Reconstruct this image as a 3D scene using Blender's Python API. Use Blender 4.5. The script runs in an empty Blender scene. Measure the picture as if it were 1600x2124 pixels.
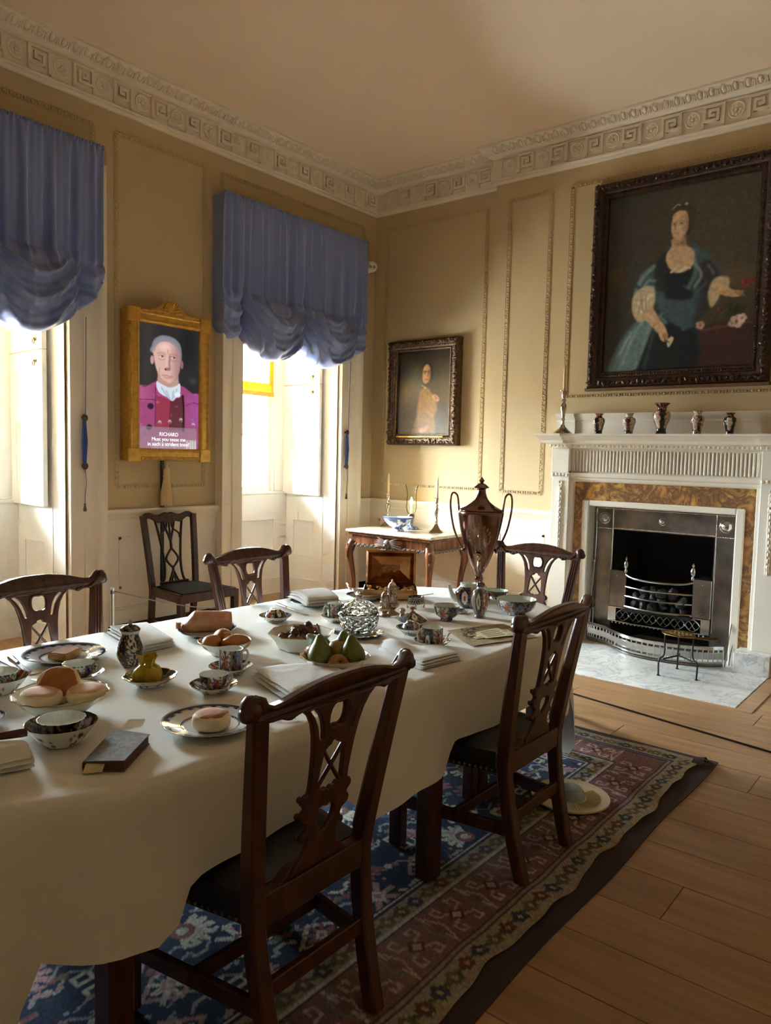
import bpy, bmesh, math, random
import numpy as np
from mathutils import Vector, Matrix, noise as mnoise
random.seed(7)
SC = bpy.context.scene
COL = SC.collection
PI = math.pi

# ------------------------------------------------------------------ camera
cam_d = bpy.data.cameras.new('camera'); cam = bpy.data.objects.new('camera', cam_d); COL.objects.link(cam)
cam_d.sensor_fit = 'HORIZONTAL'; cam_d.sensor_width = 36.0; cam_d.lens = 1573.58*36/1600
cam_d.clip_start = 0.05
RW = ((0.62655406, -0.77902112, 0.02358181), (-0.04434677, -0.06584292, -0.99684406), (0.77811527, 0.62353091, -0.07580122))
cam.matrix_world = Matrix(((RW[0][0], -RW[1][0], -RW[2][0], 0.0), (RW[0][1], -RW[1][1], -RW[2][1], 0.0),
                           (RW[0][2], -RW[1][2], -RW[2][2], 1.5), (0, 0, 0, 1)))
SC.camera = cam

# ------------------------------------------------------------------ world: bright overcast sky, light comes in through the windows
wd = bpy.data.worlds.new('overcast_sky'); SC.world = wd; wd.use_nodes = True
bg = wd.node_tree.nodes['Background']; bg.inputs[1].default_value = 70.0
# CIE overcast sky: brightest overhead, a third of that at the horizon, dimmer ground below
_tc = wd.node_tree.nodes.new('ShaderNodeTexCoord'); _sx = wd.node_tree.nodes.new('ShaderNodeSeparateXYZ'); _rp = wd.node_tree.nodes.new('ShaderNodeValToRGB'); _mr = wd.node_tree.nodes.new('ShaderNodeMapRange')
wd.node_tree.links.new(_tc.outputs['Generated'], _sx.inputs[0]); wd.node_tree.links.new(_sx.outputs['Z'], _mr.inputs['Value'])
_mr.inputs['From Min'].default_value = -1.0; _mr.inputs['From Max'].default_value = 1.0
wd.node_tree.links.new(_mr.outputs['Result'], _rp.inputs['Fac']); wd.node_tree.links.new(_rp.outputs['Color'], bg.inputs[0])
_sky = (0.76, 0.88, 1.0); _e = _rp.color_ramp.elements
_e[0].position = 0.0; _e[0].color = (.13, .13, .125, 1); _e[1].position = 1.0; _e[1].color = (*_sky, 1)
for _p, _k in ((.485, .18), (.515, .40)):
    _n = _e.new(_p); _n.color = tuple(c*_k for c in (_sky if _k > .3 else (.9, .9, .88)))+(1,)
def window_portal(x0, x1, z0, z1, y):
    d = bpy.data.lights.new('window_portal', 'AREA'); d.shape = 'RECTANGLE'; d.size = x1-x0; d.size_y = z1-z0
    d.cycles.is_portal = True
    o = bpy.data.objects.new('window_portal', d); COL.objects.link(o)
    o.location = ((x0+x1)/2, y, (z0+z1)/2); o.rotation_euler = (PI/2, 0, PI)   # faces -y, into the room
    o.rotation_euler = (-PI/2, 0, 0)
for _x in (2.18, 5.05): window_portal(_x-.44, _x+.44, 1.08, 3.15, 6.08)
SC.view_settings.view_transform = 'Standard'; SC.view_settings.look = 'None'
SC.view_settings.gamma = 1.0; SC.view_settings.use_curve_mapping = False
SC.view_settings.exposure = 2.58
SC.cycles.max_bounces = 10; SC.cycles.diffuse_bounces = 5; SC.cycles.glossy_bounces = 4
SC.cycles.transmission_bounces = 10; SC.cycles.transparent_max_bounces = 12
SC.cycles.caustics_reflective = False; SC.cycles.caustics_refractive = False
SC.cycles.sample_clamp_indirect = 6.0
SC.cycles.use_denoising = True; SC.cycles.use_adaptive_sampling = True; SC.cycles.adaptive_threshold = 0.13; SC.cycles.adaptive_min_samples = 16

# ------------------------------------------------------------------ helpers
def lin(c):
    return tuple((x/255/12.92) if x/255 <= .04045 else ((x/255+.055)/1.055)**2.4 for x in c)
MATS = {}
def mat(name, rgb=None, rough=.5, metal=0.0, bump=0.0, bscale=40.0, var=0.0, vscale=6.0, rgb2=None, col=False, spec=.5,
        trans=0.0, ior=1.5, sss=0.0, emit=None, estr=0.0, coat=0.0, objrand=0.0, stretch=None, sheen=0.0):
    if name in MATS: return MATS[name]
    m = bpy.data.materials.new(name); m.use_nodes = True; MATS[name] = m
    nt = m.node_tree; N = nt.nodes; L = nt.links; b = N['Principled BSDF']
    b.inputs['Roughness'].default_value = rough; b.inputs['Metallic'].default_value = metal
    b.inputs['Specular IOR Level'].default_value = spec; b.inputs['IOR'].default_value = ior
    b.inputs['Transmission Weight'].default_value = trans; b.inputs['Coat Weight'].default_value = coat
    b.inputs['Sheen Weight'].default_value = sheen
    if rgb is not None: b.inputs['Base Color'].default_value = (*lin(rgb), 1)
    if emit is not None:
        b.inputs['Emission Color'].default_value = (*lin(emit), 1); b.inputs['Emission Strength'].default_value = estr
    tc = N.new('ShaderNodeTexCoord'); vec = tc.outputs['Object']
    if stretch:
        mp = N.new('ShaderNodeMapping'); mp.inputs['Scale'].default_value = stretch; L.new(vec, mp.inputs['Vector']); vec = mp.outputs['Vector']
    src = None
    if col:
        a = N.new('ShaderNodeAttribute'); a.attribute_name = 'Col'; src = a.outputs['Color']
        L.new(src, b.inputs['Base Color'])
    if var > 0 or rgb2 is not None:
        nz = N.new('ShaderNodeTexNoise'); nz.inputs['Scale'].default_value = vscale; nz.inputs['Detail'].default_value = 5
        L.new(vec, nz.inputs['Vector'])
        rmp = N.new('ShaderNodeValToRGB'); rmp.color_ramp.elements[0].position = .35; rmp.color_ramp.elements[1].position = .65
        L.new(nz.outputs['Fac'], rmp.inputs['Fac'])
        if rgb2 is not None:
            rmp.color_ramp.elements[0].color = (*lin(rgb), 1); rmp.color_ramp.elements[1].color = (*lin(rgb2), 1)
            src = rmp.outputs['Color']
        else:
            rmp.color_ramp.elements[0].color = (1-var,)*3+(1,); rmp.color_ramp.elements[1].color = (1, 1, 1, 1)
            mx = N.new('ShaderNodeMix'); mx.data_type = 'RGBA'; mx.blend_type = 'MULTIPLY'; mx.inputs[0].default_value = 1
            if src is None: mx.inputs[6].default_value = (*lin(rgb), 1)
            else: L.new(src, mx.inputs[6])
            L.new(rmp.outputs['Color'], mx.inputs[7]); src = mx.outputs[2]
        L.new(src, b.inputs['Base Color'])
    if objrand > 0:
        oi = N.new('ShaderNodeObjectInfo'); mr = N.new('ShaderNodeMapRange')
        mr.inputs['To Min'].default_value = 1-objrand; mr.inputs['To Max'].default_value = 1.0
        L.new(oi.outputs['Random'], mr.inputs['Value'])
        mx = N.new('ShaderNodeMix'); mx.data_type = 'RGBA'; mx.blend_type = 'MULTIPLY'; mx.inputs[0].default_value = 1
        if src is None: mx.inputs[6].default_value = (*lin(rgb), 1)
        else: L.new(src, mx.inputs[6])
        L.new(mr.outputs['Result'], mx.inputs[7]); L.new(mx.outputs[2], b.inputs['Base Color'])
    if bump > 0:
        nz = N.new('ShaderNodeTexNoise'); nz.inputs['Scale'].default_value = bscale; nz.inputs['Detail'].default_value = 4
        L.new(vec, nz.inputs['Vector'])
        bp = N.new('ShaderNodeBump'); bp.inputs['Strength'].default_value = bump; bp.inputs['Distance'].default_value = .01
        L.new(nz.outputs['Fac'], bp.inputs['Height']); L.new(bp.outputs['Normal'], b.inputs['Normal'])
    return m

class MB:
    def __init__(s): s.v = []; s.f = []; s.c = []
    def add(s, vs, fs, M=None, c=None):
        o = len(s.v)
        if M is not None: vs = [M @ Vector(p) for p in vs]
        s.v.extend([tuple(p) for p in vs]); s.f.extend([tuple(i+o for i in q) for q in fs])
        if c is not None:
            if isinstance(c[0], (int, float)): c = [c]*len(vs)
            s.c.extend(c)
        return s
    def mesh(s, name, smooth=40):
        me = bpy.data.meshes.new(name); me.from_pydata(s.v, [], s.f); me.validate(); me.update()
        if s.c and len(s.c) == len(s.v) and len(me.vertices) == len(s.v):
            at = me.color_attributes.new('Col', 'FLOAT_COLOR', 'POINT')
            arr = np.ones((len(s.v), 4), np.float32); arr[:, :3] = np.array(s.c, np.float32)
            at.data.foreach_set('color', arr.ravel())
        if smooth:
            me.polygons.foreach_set('use_smooth', np.ones(len(me.polygons), dtype=bool))
            me.set_sharp_from_angle(angle=math.radians(smooth))
        return me
    def build(s, name, m=None, parent=None, smooth=40):
        return obj(name, s.mesh(name, smooth), m, parent)
def obj(name, me, m=None, parent=None):
    if m is not None and (len(me.materials) == 0): me.materials.append(m)
    o = bpy.data.objects.new(name, me); COL.objects.link(o)
    if parent is not None: o.parent = parent
    return o
def tag(o, label=None, cat=None, group=None, kind=None):
    if label: o['label'] = label
    if cat: o['category'] = cat
    if group: o['group'] = group
    if kind: o['kind'] = kind
    return o
def thing(name, label, cat, loc=(0, 0, 0), rz=0.0, group=None):
    o = bpy.data.objects.new(name, None); COL.objects.link(o); o.empty_display_size = .05
    o.location = loc; o.rotation_euler = (0, 0, rz)
    return tag(o, label, cat, group)
def struct(name, mb, m, label=None, smooth=40, parent=None):
    o = mb.build(name, m, parent, smooth); 
    if parent is None: o['kind'] = 'structure'
    if label: o['label'] = label
    return o
def copy_tree(o, parent=None):
    c = o.copy(); COL.objects.link(c); c.parent = parent
    for ch in [x for x in o.children]: copy_tree(ch, c)
    return c
def box(mb, x0, x1, y0, y1, z0, z1, M=None, c=None):
    v = [(x0,y0,z0),(x1,y0,z0),(x1,y1,z0),(x0,y1,z0),(x0,y0,z1),(x1,y0,z1),(x1,y1,z1),(x0,y1,z1)]
    f = [(3,2,1,0),(4,5,6,7),(0,1,5,4),(1,2,6,5),(2,3,7,6),(3,0,4,7)]
    return mb.add(v, f, M, c)
def cbox(mb, x0, x1, y0, y1, z0, z1, b=.003, M=None, c=None):
    X = (x0, x1); Y = (y0, y1); Z = (z0, z1); s = (1, -1); v = []; ix = {}
    for i in (0, 1):
        for j in (0, 1):
            for k in (0, 1):
                bi, bj, bk = s[i]*b, s[j]*b, s[k]*b
                ix[i,j,k] = len(v)
                v += [(X[i], Y[j]+bj, Z[k]+bk), (X[i]+bi, Y[j], Z[k]+bk), (X[i]+bi, Y[j]+bj, Z[k])]
    f = []
    for a in (0, 1):
        q = [ix[a,0,0], ix[a,1,0], ix[a,1,1], ix[a,0,1]]; f.append(tuple(q if a else q[::-1]))
        q = [ix[0,a,0]+1, ix[0,a,1]+1, ix[1,a,1]+1, ix[1,a,0]+1]; f.append(tuple(q if a else q[::-1]))
        q = [ix[0,0,a]+2, ix[1,0,a]+2, ix[1,1,a]+2, ix[0,1,a]+2]; f.append(tuple(q if a else q[::-1]))
    for p in (0, 1):
        for q in (0, 1):
            t = (p+q) % 2
            e = [ix[p,q,0], ix[p,q,1], ix[p,q,1]+1, ix[p,q,0]+1]; f.append(tuple(e if t == 0 else e[::-1]))
            e = [ix[p,0,q], ix[p,1,q], ix[p,1,q]+2, ix[p,0,q]+2]; f.append(tuple(e[::-1] if t == 0 else e))
            e = [ix[0,p,q]+1, ix[1,p,q]+1, ix[1,p,q]+2, ix[0,p,q]+2]; f.append(tuple(e if t == 0 else e[::-1]))
    for (i,j,k), n in ix.items():
        t = (n, n+1, n+2); f.append(t if (i+j+k) % 2 else t[::-1])
    return mb.add(v, f, M, c)
def lathe(mb, prof, seg=28, M=None, wave=None, paint=None, closed=True, sx=1.0, sy=1.0):
    """prof: list of (r, z); wave(theta, t) -> radius factor; paint(u, t, i) -> rgb"""
    rings = []; v = []; c = []; n = len(prof)
    for i, (r, z) in enumerate(prof):
        t = i/(n-1)
        if r <= 1e-6:
            rings.append([len(v)]); v.append((0, 0, z)); c.append(paint(0, t, i) if paint else None); continue
        rg = []
        for k in range(seg):
            th = 2*PI*k/seg; rr = r*(wave(th, t) if wave else 1); dz = 0
            rg.append(len(v)); v.append((rr*math.cos(th)*sx, rr*math.sin(th)*sy, z+dz)); c.append(paint(k/seg, t, i) if paint else None)
        rings.append(rg)
    f = []
    for a, b in zip(rings[:-1], rings[1:]):
        if len(a) == 1 and len(b) == 1: continue
        for k in range(seg):
            k2 = (k+1) % seg
            if len(a) == 1: f.append((a[0], b[k], b[k2]))
            elif len(b) == 1: f.append((a[k], b[0], a[k2]))
            else: f.append((a[k], b[k], b[k2], a[k2]))
    if closed:
        if len(rings[0]) > 1: f.append(tuple(rings[0]))
        if len(rings[-1]) > 1: f.append(tuple(rings[-1][::-1]))
    # orientation fix: want outward normals for increasing z on the outside
    f = [q[::-1] for q in f]
    return mb.add(v, f, M, c if paint else None)
def tube(mb, path, rad, seg=8, M=None, caps=True, c=None, flat=1.0, up=None):
    P = [Vector(p) for p in path]; n = len(P); v = []; f = []
    R = rad if isinstance(rad, (list, tuple)) else [rad]*n
    T = []
    for i in range(n):
        d = P[min(i+1, n-1)]-P[max(i-1, 0)]; T.append(d.normalized() if d.length > 0 else Vector((0, 0, 1)))
    ref = Vector(up) if up else (Vector((0, 0, 1)) if abs(T[0].z) < .9 else Vector((1, 0, 0)))
    nx = (ref-T[0]*ref.dot(T[0])).normalized()
    for i in range(n):
        nx = (nx-T[i]*nx.dot(T[i]))
        nx = nx.normalized() if nx.length > 1e-6 else T[i].orthogonal().normalized()
        ny = T[i].cross(nx)
        for k in range(seg):
            a = 2*PI*k/seg; v.append(P[i]+nx*(R[i]*math.cos(a)*flat)+ny*(R[i]*math.sin(a)))
    for i in range(n-1):
        for k in range(seg):
            k2 = (k+1) % seg; f.append((i*seg+k, i*seg+k2, (i+1)*seg+k2, (i+1)*seg+k))
    if caps: f.append(tuple(range(seg))[::-1]); f.append(tuple((n-1)*seg+k for k in range(seg)))
    return mb.add(v, f, M, c)
def smooth_path(pts, n=8):
    """Catmull-Rom through points"""
    P = [Vector(p) for p in pts]; out = []
    for i in range(len(P)-1):
        a = P[i-1] if i else P[0]*2-P[1]; b, c2 = P[i], P[i+1]; d = P[i+2] if i+2 < len(P) else P[-1]*2-P[-2]
        for k in range(n):
            t = k/n; out.append(.5*((2*b)+(c2-a)*t+(2*a-5*b+4*c2-d)*t*t+(3*b-a-3*c2+d)*t**3))
    out.append(P[-1]); return out
def ball(mb, c, r, seg=8, rings=5, M=None, col=None):
    if not isinstance(r, (tuple, list)): r = (r, r, r)
    v = [(c[0], c[1], c[2]-r[2])]; f = []
    for i in range(1, rings):
        a = -PI/2+PI*i/rings
        for k in range(seg):
            t = 2*PI*k/seg; v.append((c[0]+r[0]*math.cos(a)*math.cos(t), c[1]+r[1]*math.cos(a)*math.sin(t), c[2]+r[2]*math.sin(a)))
    v.append((c[0], c[1], c[2]+r[2])); top = len(v)-1
    for k in range(seg):
        k2 = (k+1) % seg
        f.append((0, 1+k2, 1+k)); f.append((top, 1+(rings-2)*seg+k, 1+(rings-2)*seg+k2))
        for i in range(rings-2): f.append((1+i*seg+k, 1+i*seg+k2, 1+(i+1)*seg+k2, 1+(i+1)*seg+k))
    return mb.add(v, f, M, col)
def fill2d(outer, holes=(), depth=.02, bevel=0.0):
    """flat plate in the xy plane, thickness along z, with holes -> (verts, faces)"""
    cu = bpy.data.curves.new('tmp', 'CURVE'); cu.dimensions = '2D'; cu.fill_mode = 'BOTH'
    cu.extrude = max(depth/2-bevel, 1e-5); cu.bevel_depth = bevel; cu.bevel_resolution = 0; cu.offset = -bevel
    for pts in [outer, *holes]:
        sp = cu.splines.new('POLY'); sp.points.add(len(pts)-1); sp.use_cyclic_u = True
        for p, q in zip(sp.points, pts): p.co = (q[0], q[1], 0, 1)
    ob = bpy.data.objects.new('tmp', cu); me = ob.to_mesh()
    v = [tuple(x.co) for x in me.vertices]; f = [tuple(p.vertices) for p in me.polygons]
    ob.to_mesh_clear(); bpy.data.objects.remove(ob); bpy.data.curves.remove(cu)
    return v, f
def sweep2d(mb, path, prof, closed=False):
    """mouldings: path in xy, room on the left-hand side; prof (d, z): d = distance out from the wall line"""
    n = len(path); P = [Vector(p) for p in path]; m = len(prof); v = []; f = []
    for i in range(n):
        ns = []
        for a, b in ((i-1, i), (i, i+1)):
            if closed or (a >= 0 and b < n):
                d = (P[b % n]-P[a % n]).normalized(); ns.append(Vector((-d.y, d.x)))
        if len(ns) == 2:
            s = ns[0]+ns[1]; k = s/(1+ns[0].dot(ns[1])) if (1+ns[0].dot(ns[1])) > 1e-3 else ns[0]
        else: k = ns[0]
        for (d, z) in prof: v.append((P[i].x+k.x*d, P[i].y+k.y*d, z))
    for i in range(n if closed else n-1):
        i2 = (i+1) % n
        for j in range(m-1): f.append((i*m+j, i2*m+j, i2*m+j+1, i*m+j+1))
    if not closed:
        f.append(tuple(range(m))); f.append(tuple((n-1)*m+j for j in range(m))[::-1])
    return mb.add(v, f)
def panelled(mb, M, W, H, rects, depth=.012, bev=.02):
    """flat board W x H in the local xz plane facing -y, with sunk panels (x0,x1,z0,z1)"""
    xs = sorted({0, W, *[r[0] for r in rects], *[r[1] for r in rects]}); zs = sorted({0, H, *[r[2] for r in rects], *[r[3] for r in rects]})
    for xa, xb in zip(xs[:-1], xs[1:]):
        for za, zb in zip(zs[:-1], zs[1:]):
            cx, cz = (xa+xb)/2, (za+zb)/2
            if any(r[0] < cx < r[1] and r[2] < cz < r[3] for r in rects): continue
            mb.add([(xa,0,za),(xb,0,za),(xb,0,zb),(xa,0,zb)], [(0,1,2,3)], M)
    for (a, b, c, d) in rects:
        e = bev; h = depth*.35
        v = [(a,0,c),(b,0,c),(b,0,d),(a,0,d), (a,h,c),(b,h,c),(b,h,d),(a,h,d),
             (a+e,depth,c+e),(b-e,depth,c+e),(b-e,depth,d-e),(a+e,depth,d-e)]
        f = [(8,9,10,11)]
        for i in range(4):
            j = (i+1) % 4; f += [(i,j,4+j,4+i), (4+i,4+j,8+j,8+i)]
        mb.add(v, f, M)
def Mt(x=0, y=0, z=0, rz=0, rx=0, ry=0, s=1.0):
    return Matrix.Translation((x, y, z)) @ Matrix.Rotation(rz, 4, 'Z') @ Matrix.Rotation(ry, 4, 'Y') @ Matrix.Rotation(rx, 4, 'X') @ Matrix.Scale(s, 4)
def basis(o, u, w, n):
    """matrix: local x->u, y->n (outwards negative), z->w"""
    u, w, n = Vector(u), Vector(w), Vector(n)
    return Matrix(((u.x, n.x, w.x, o[0]), (u.y, n.y, w.y, o[1]), (u.z, n.z, w.z, o[2]), (0, 0, 0, 1)))

# ------------------------------------------------------------------ surface materials
M_wall = mat('wall_paint', (194, 172, 132), .75)
M_white = mat('cream_paint', (233, 224, 205), .55)
M_ceil = mat('ceiling_paint', (240, 222, 198), .85)
M_plaster = mat('cornice_plaster', (232, 222, 204), .75)
M_black = mat('black_skirting_paint', (14, 14, 16), .3)
M_winwhite = mat('window_white_paint', (238, 235, 226), .45)
M_floor = mat('pine_floor', (154, 116, 80), .38, rgb2=(178, 138, 98), vscale=2.4, stretch=(9, .7, 9), bump=.05, bscale=14, objrand=.14)

def add_knots(m, scale=3.2):
    nt = m.node_tree; N = nt.nodes; L = nt.links; b = N['Principled BSDF']; src = b.inputs['Base Color'].links[0].from_socket
    tc = N.new('ShaderNodeTexCoord'); mp = N.new('ShaderNodeMapping'); mp.inputs['Scale'].default_value = (1.6, .8, 1); L.new(tc.outputs['Object'], mp.inputs['Vector'])
    vo = N.new('ShaderNodeTexVoronoi'); vo.inputs['Scale'].default_value = scale; L.new(mp.outputs['Vector'], vo.inputs['Vector'])
    rp_ = N.new('ShaderNodeValToRGB'); e = rp_.color_ramp.elements; e[0].position = .03; e[0].color = (.35, .28, .22, 1); e[1].position = .075; e[1].color = (1, 1, 1, 1); L.new(vo.outputs['Distance'], rp_.inputs['Fac'])
    mx = N.new('ShaderNodeMix'); mx.data_type = 'RGBA'; mx.blend_type = 'MULTIPLY'; mx.inputs[0].default_value = .8
    L.new(src, mx.inputs[6]); L.new(rp_.outputs['Color'], mx.inputs[7]); L.new(mx.outputs[2], b.inputs['Base Color'])
add_knots(M_floor)
# ================================================================== THE ROOM
X0, X1, Y0, Y1, ZC = -1.0, 6.22, -1.0, 5.2, 4.27
XB, BY0, BY1 = 6.11, 0.35, 3.69           # chimney breast face and sides
WINX = (2.18, 5.05); WH = 0.645     # window centres, half width of the openings
YB = 5.91                                  # back of the window recesses

# floor: base with separate boards
mb = MB(); box(mb, X0-.1, X1+.2, Y0-.1, 6.1, -.12, -.021); floor = struct('floor', mb, mat('subfloor', (120, 84, 54), .6), 'worn honey coloured pine board floor')
seams = [2.445+.2445*k for k in range(-29, 16)]
pm = {}
rnd = random.Random(3)
for i, xs in enumerate(seams[:-1]):
    xe = seams[i+1]
    if xe < 1.0:
        continue
    ys = [-1.0, 5.95]; cuts = []
    if xs > 1.9:
        yc = rnd.uniform(-.3, 1.4); cuts = [yc] + ([yc+rnd.uniform(1.9, 2.6)] if yc < 3 else [])
        if abs(xs-3.914) < .13: cuts = [1.55, 3.9]
        if abs(xs-4.4) < .13: cuts = [2.05, 4.1]
    yy = [ys[0]]+cuts+[ys[1]]
    for a, b in zip(yy[:-1], yy[1:]):
        L = b-a
        mb = MB(); cbox(mb, -.1222+.0012, .1222-.0012, -L/2+.0012, L/2-.0012, -.02, 0, .0015)
        o = mb.build('floorboard', M_floor, floor); o.location = ((xs+xe)/2, (a+b)/2, 0)
# the rest of the floor, behind and to the left of the camera
mb = MB(); box(mb, X0, 0.97, Y0, 5.95, -.02, -.0005); pass
mb.build('floor_area', M_floor, floor)

mb = MB(); box(mb, X0-.1, X1+.2, Y0-.1, 6.1, ZC, ZC+.1); struct('ceiling', mb, M_ceil, 'plain warm cream plaster ceiling')
# window wall: piers and lintels
mb = MB(); xe = X0
for wx in WINX:
    box(mb, xe, wx-WH, Y1, 6.1, -.1, ZC); box(mb, wx-WH, wx+WH, Y1, 6.1, 3.25, ZC); xe = wx+WH
box(mb, xe, X1+.2, Y1, 6.1, -.1, ZC)
wall_left = struct('wall_left', mb, M_wall, 'tan painted window wall with moulded panels')
mb = MB(); box(mb, X1, X1+.2, Y0, 1.45, -.1, ZC); box(mb, X1, X1+.2, 2.51, 6.1, -.1, ZC); box(mb, X1, X1+.2, 1.45, 2.51, 1.1, ZC); wall_right = struct('wall_right', mb, M_wall, 'tan painted wall beside the chimney breast')
mb = MB()
_op = (1.60, 2.365, .19, .95)    # fire opening (y0,y1,z0,z1)
box(mb, XB, X1, BY0, 1.45, -.1, ZC); box(mb, XB, X1, 2.51, BY1, -.1, ZC); box(mb, XB, X1, 1.45, 2.51, 1.1, ZC)
breast = struct('wall_chimney_breast', mb, M_wall, 'tan painted chimney breast with moulded panels')
mb = MB(); box(mb, X0-.2, X0, Y0, 6.1, -.1, ZC); struct('wall_back', mb, M_wall, 'tan wall behind the camera')
mb = MB(); box(mb, X0, X1+.2, Y0-.2, Y0, -.1, ZC); struct('wall_near', mb, mat('bounce_dimming_brown', (146, 122, 92), .6), 'plain unseen wall opposite the windows, browned to dim bounced light')  # unseen wall; brown tone invented to hold down light bounced onto the foreground

# ---- cornice: moulding sweep, fret, rosettes, egg and dart
CP = [(X1, Y0), (X1, BY0), (XB, BY0), (XB, BY1), (X1, BY1), (X1, Y1), (X0, Y1)]
prof = [(0, 3.945), (.022, 3.945), (.03, 3.956), (.03, 3.968), (.042, 3.972), (.046, 3.985), (.038, 3.99), (.038, 3.995), (.03, 3.998),
        (.03, 4.165), (.036, 4.17), (.05, 4.178), (.06, 4.19), (.075, 4.195), (.085, 4.2), (.105, 4.215), (.125, 4.24), (.135, 4.252), (.15, 4.255), (.15, ZC), (0, ZC)]
mb = MB(); sweep2d(mb, CP, prof); cornice = struct('trim_1', mb, M_plaster, 'cream plaster cornice with Greek key frieze and egg and dart')
def bars(mb, segs, w, d):
    for (xa, za, xb, zb) in segs:
        box(mb, min(xa, xb)-w/2, max(xa, xb)+w/2, -d, 0, min(za, zb)-w/2, max(za, zb)+w/2)
kh, kw = .135, .135
def key_mesh(flip):
    S = [(-.5,-.5,-.5,.5), (-.5,.5,.5,.5), (.5,.5,.5,-.28), (.5,-.28,-.22,-.28), (-.22,-.28,-.22,.24), (-.22,.24,.2,.24), (.2,.24,.2,-.02), (.2,-.02,.02,-.02)]
    m = MB(); bars(m, [((-1 if flip else 1)*a*kw, b*kh, (-1 if flip else 1)*c*kw, d*kh) for a, b, c, d in S], .019, .017)
    return m.mesh('fret_key', 0)
def rosette_mesh():
    m = MB(); lathe(m, [(.058, 0), (.06, .006), (.055, .011), (.05, .006), (.014, .004)], 24, closed=False)
    for k in range(8):
        a = 2*PI*k/8; ball(m, (.032*math.cos(a), .032*math.sin(a), .004), (.013, .013, .008), 6, 4)
    ball(m, (0, 0, .005), .013, 8, 5)
    for i in range(len(m.v)): x, y, z = m.v[i]; m.v[i] = (x, -z, y)
    return m.mesh('rosette')
def frame_mesh():
    m = MB(); w = .010; a, b = .082, .078
    bars(m, [(-a, -b, -a, b), (-a, b, a, b), (a, b, a, -b)], w, .013); return m.mesh('rosette_frame', 0)
def egg_mesh():
    m = MB(); ball(m, (0, 0, 0), (.019, .019, .03), 8, 6)
    tube(m, [(.030*math.cos(a), -.004, .036*math.sin(a)) for a in [PI*.62+2*PI*.76*k/10 for k in range(11)]], .0055, 5)
    box(m, .039, .045, -.012, .004, -.032, .012)
    return m.mesh('egg')
KM = (key_mesh(0), key_mesh(1)); RM = rosette_mesh(); EM = egg_mesh(); FM = frame_mesh()
for me in (*KM, RM, EM, FM): me.materials.append(M_plaster)
Mtilt = Matrix.Rotation(-.75, 4, 'X')
def cornice_run(a, b, n, phase, egg_phase):
    """a->b along the wall line (2D), n = inward normal"""
    a, b = Vector(a), Vector(b); L = (b-a).length; u = (b-a)/L; nn = Vector((*n, 0)); i = 0
    def place(name, me, s, d, z, tilt=0):
        p = a+u*s; o = obj(name, me, None, cornice)
        Mx = basis((p.x+n[0]*d, p.y+n[1]*d, z), (u.x, u.y, 0), (0, 0, 1), (-n[0], -n[1], 0))
        o.matrix_world = Mx @ Matrix.Rotation(tilt, 4, 'X')
    s = phase; k = 0
    while s < L-.05:
        if k % 2 == 0: place('rosette', RM, s, .031, 4.082); place('rosette_frame', FM, s, .03, 4.082)
        else: place('fret_key', KM[(k//2) % 2], s, .03, 4.082)
        s += .157; k += 1
    s = egg_phase
    while s < L-.03:
        place('egg', EM, s, .107, 4.222, .75); s += .0834
# left wall, listed from the corner leftwards so the rosettes fall where the photo has them
cornice_run((2.158-.0, Y1), (X1-.02, Y1), (0, -1), 0.0, .02)
cornice_run((X1, Y1-.05), (X1, BY1+.02), (-1, 0), .20, .12)
cornice_run((XB, BY1-.02), (XB, 0.4), (-1, 0), .13, .02)

# ---- panel mouldings with egg beads
def bead_mesh_strip(mb, M, L, step=.046):
    n = max(2, int(L/step)); st = L/n
    box(mb, 0, L, -.007, 0, -.019, -.013, M); box(mb, 0, L, -.006, 0, .013, .017, M); box(mb, 0, L, -.003, 0, -.013, .013, M)
    for i in range(n):
        x = st*(i+.5)
        ball(mb, (x, -.003, -.001), (.0125, .010, .012), 6, 4, M)
        box(mb, x+st/2-.0025, x+st/2+.0025, -.009, 0, -.012, .010, M)
def panel_frame(wall, o, u, n, W, H, bottom=True):
    mb = MB(); u = Vector(u); n = Vector(n); w = Vector((0, 0, 1)); o = Vector(o)
    def B(p, du, dw): return basis(p, du, dw, -n)
    bead_mesh_strip(mb, B(o+w*H, u, -w), W); 
    if bottom: bead_mesh_strip(mb, B(o, u, w), W)
    bead_mesh_strip(mb, B(o, w, -u), H); bead_mesh_strip(mb, B(o+u*W, w, u), H)
    return tag(mb.build('panel_moulding', M_wall, wall), 'tan bead and egg panel moulding')
panel_frame(wall_left, (3.215, Y1, 1.205), (1, 0, 0), (0, -1, 0), .81, 2.6)
panel_frame(wall_left, (4.20, Y1, 1.205), (1, 0, 0), (0, -1, 0), 1.82, 2.6, False)
panel_frame(wall_left, (1.30, Y1, 1.205), (1, 0, 0), (0, -1, 0), 1.735, 2.6, False)
panel_frame(wall_right, (X1, 5.04, 1.19), (0, -1, 0), (-1, 0, 0), 1.195, 2.605)
panel_frame(breast, (XB, 3.545, 1.19), (0, -1, 0), (-1, 0, 0), .405, 2.6)
panel_frame(breast, (XB, 2.945, 2.035), (0, -1, 0), (-1, 0, 0), 1.85, 1.755)
panel_frame(breast, (XB, .92, 1.19), (0, -1, 0), (-1, 0, 0), .405, 2.6)

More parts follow.
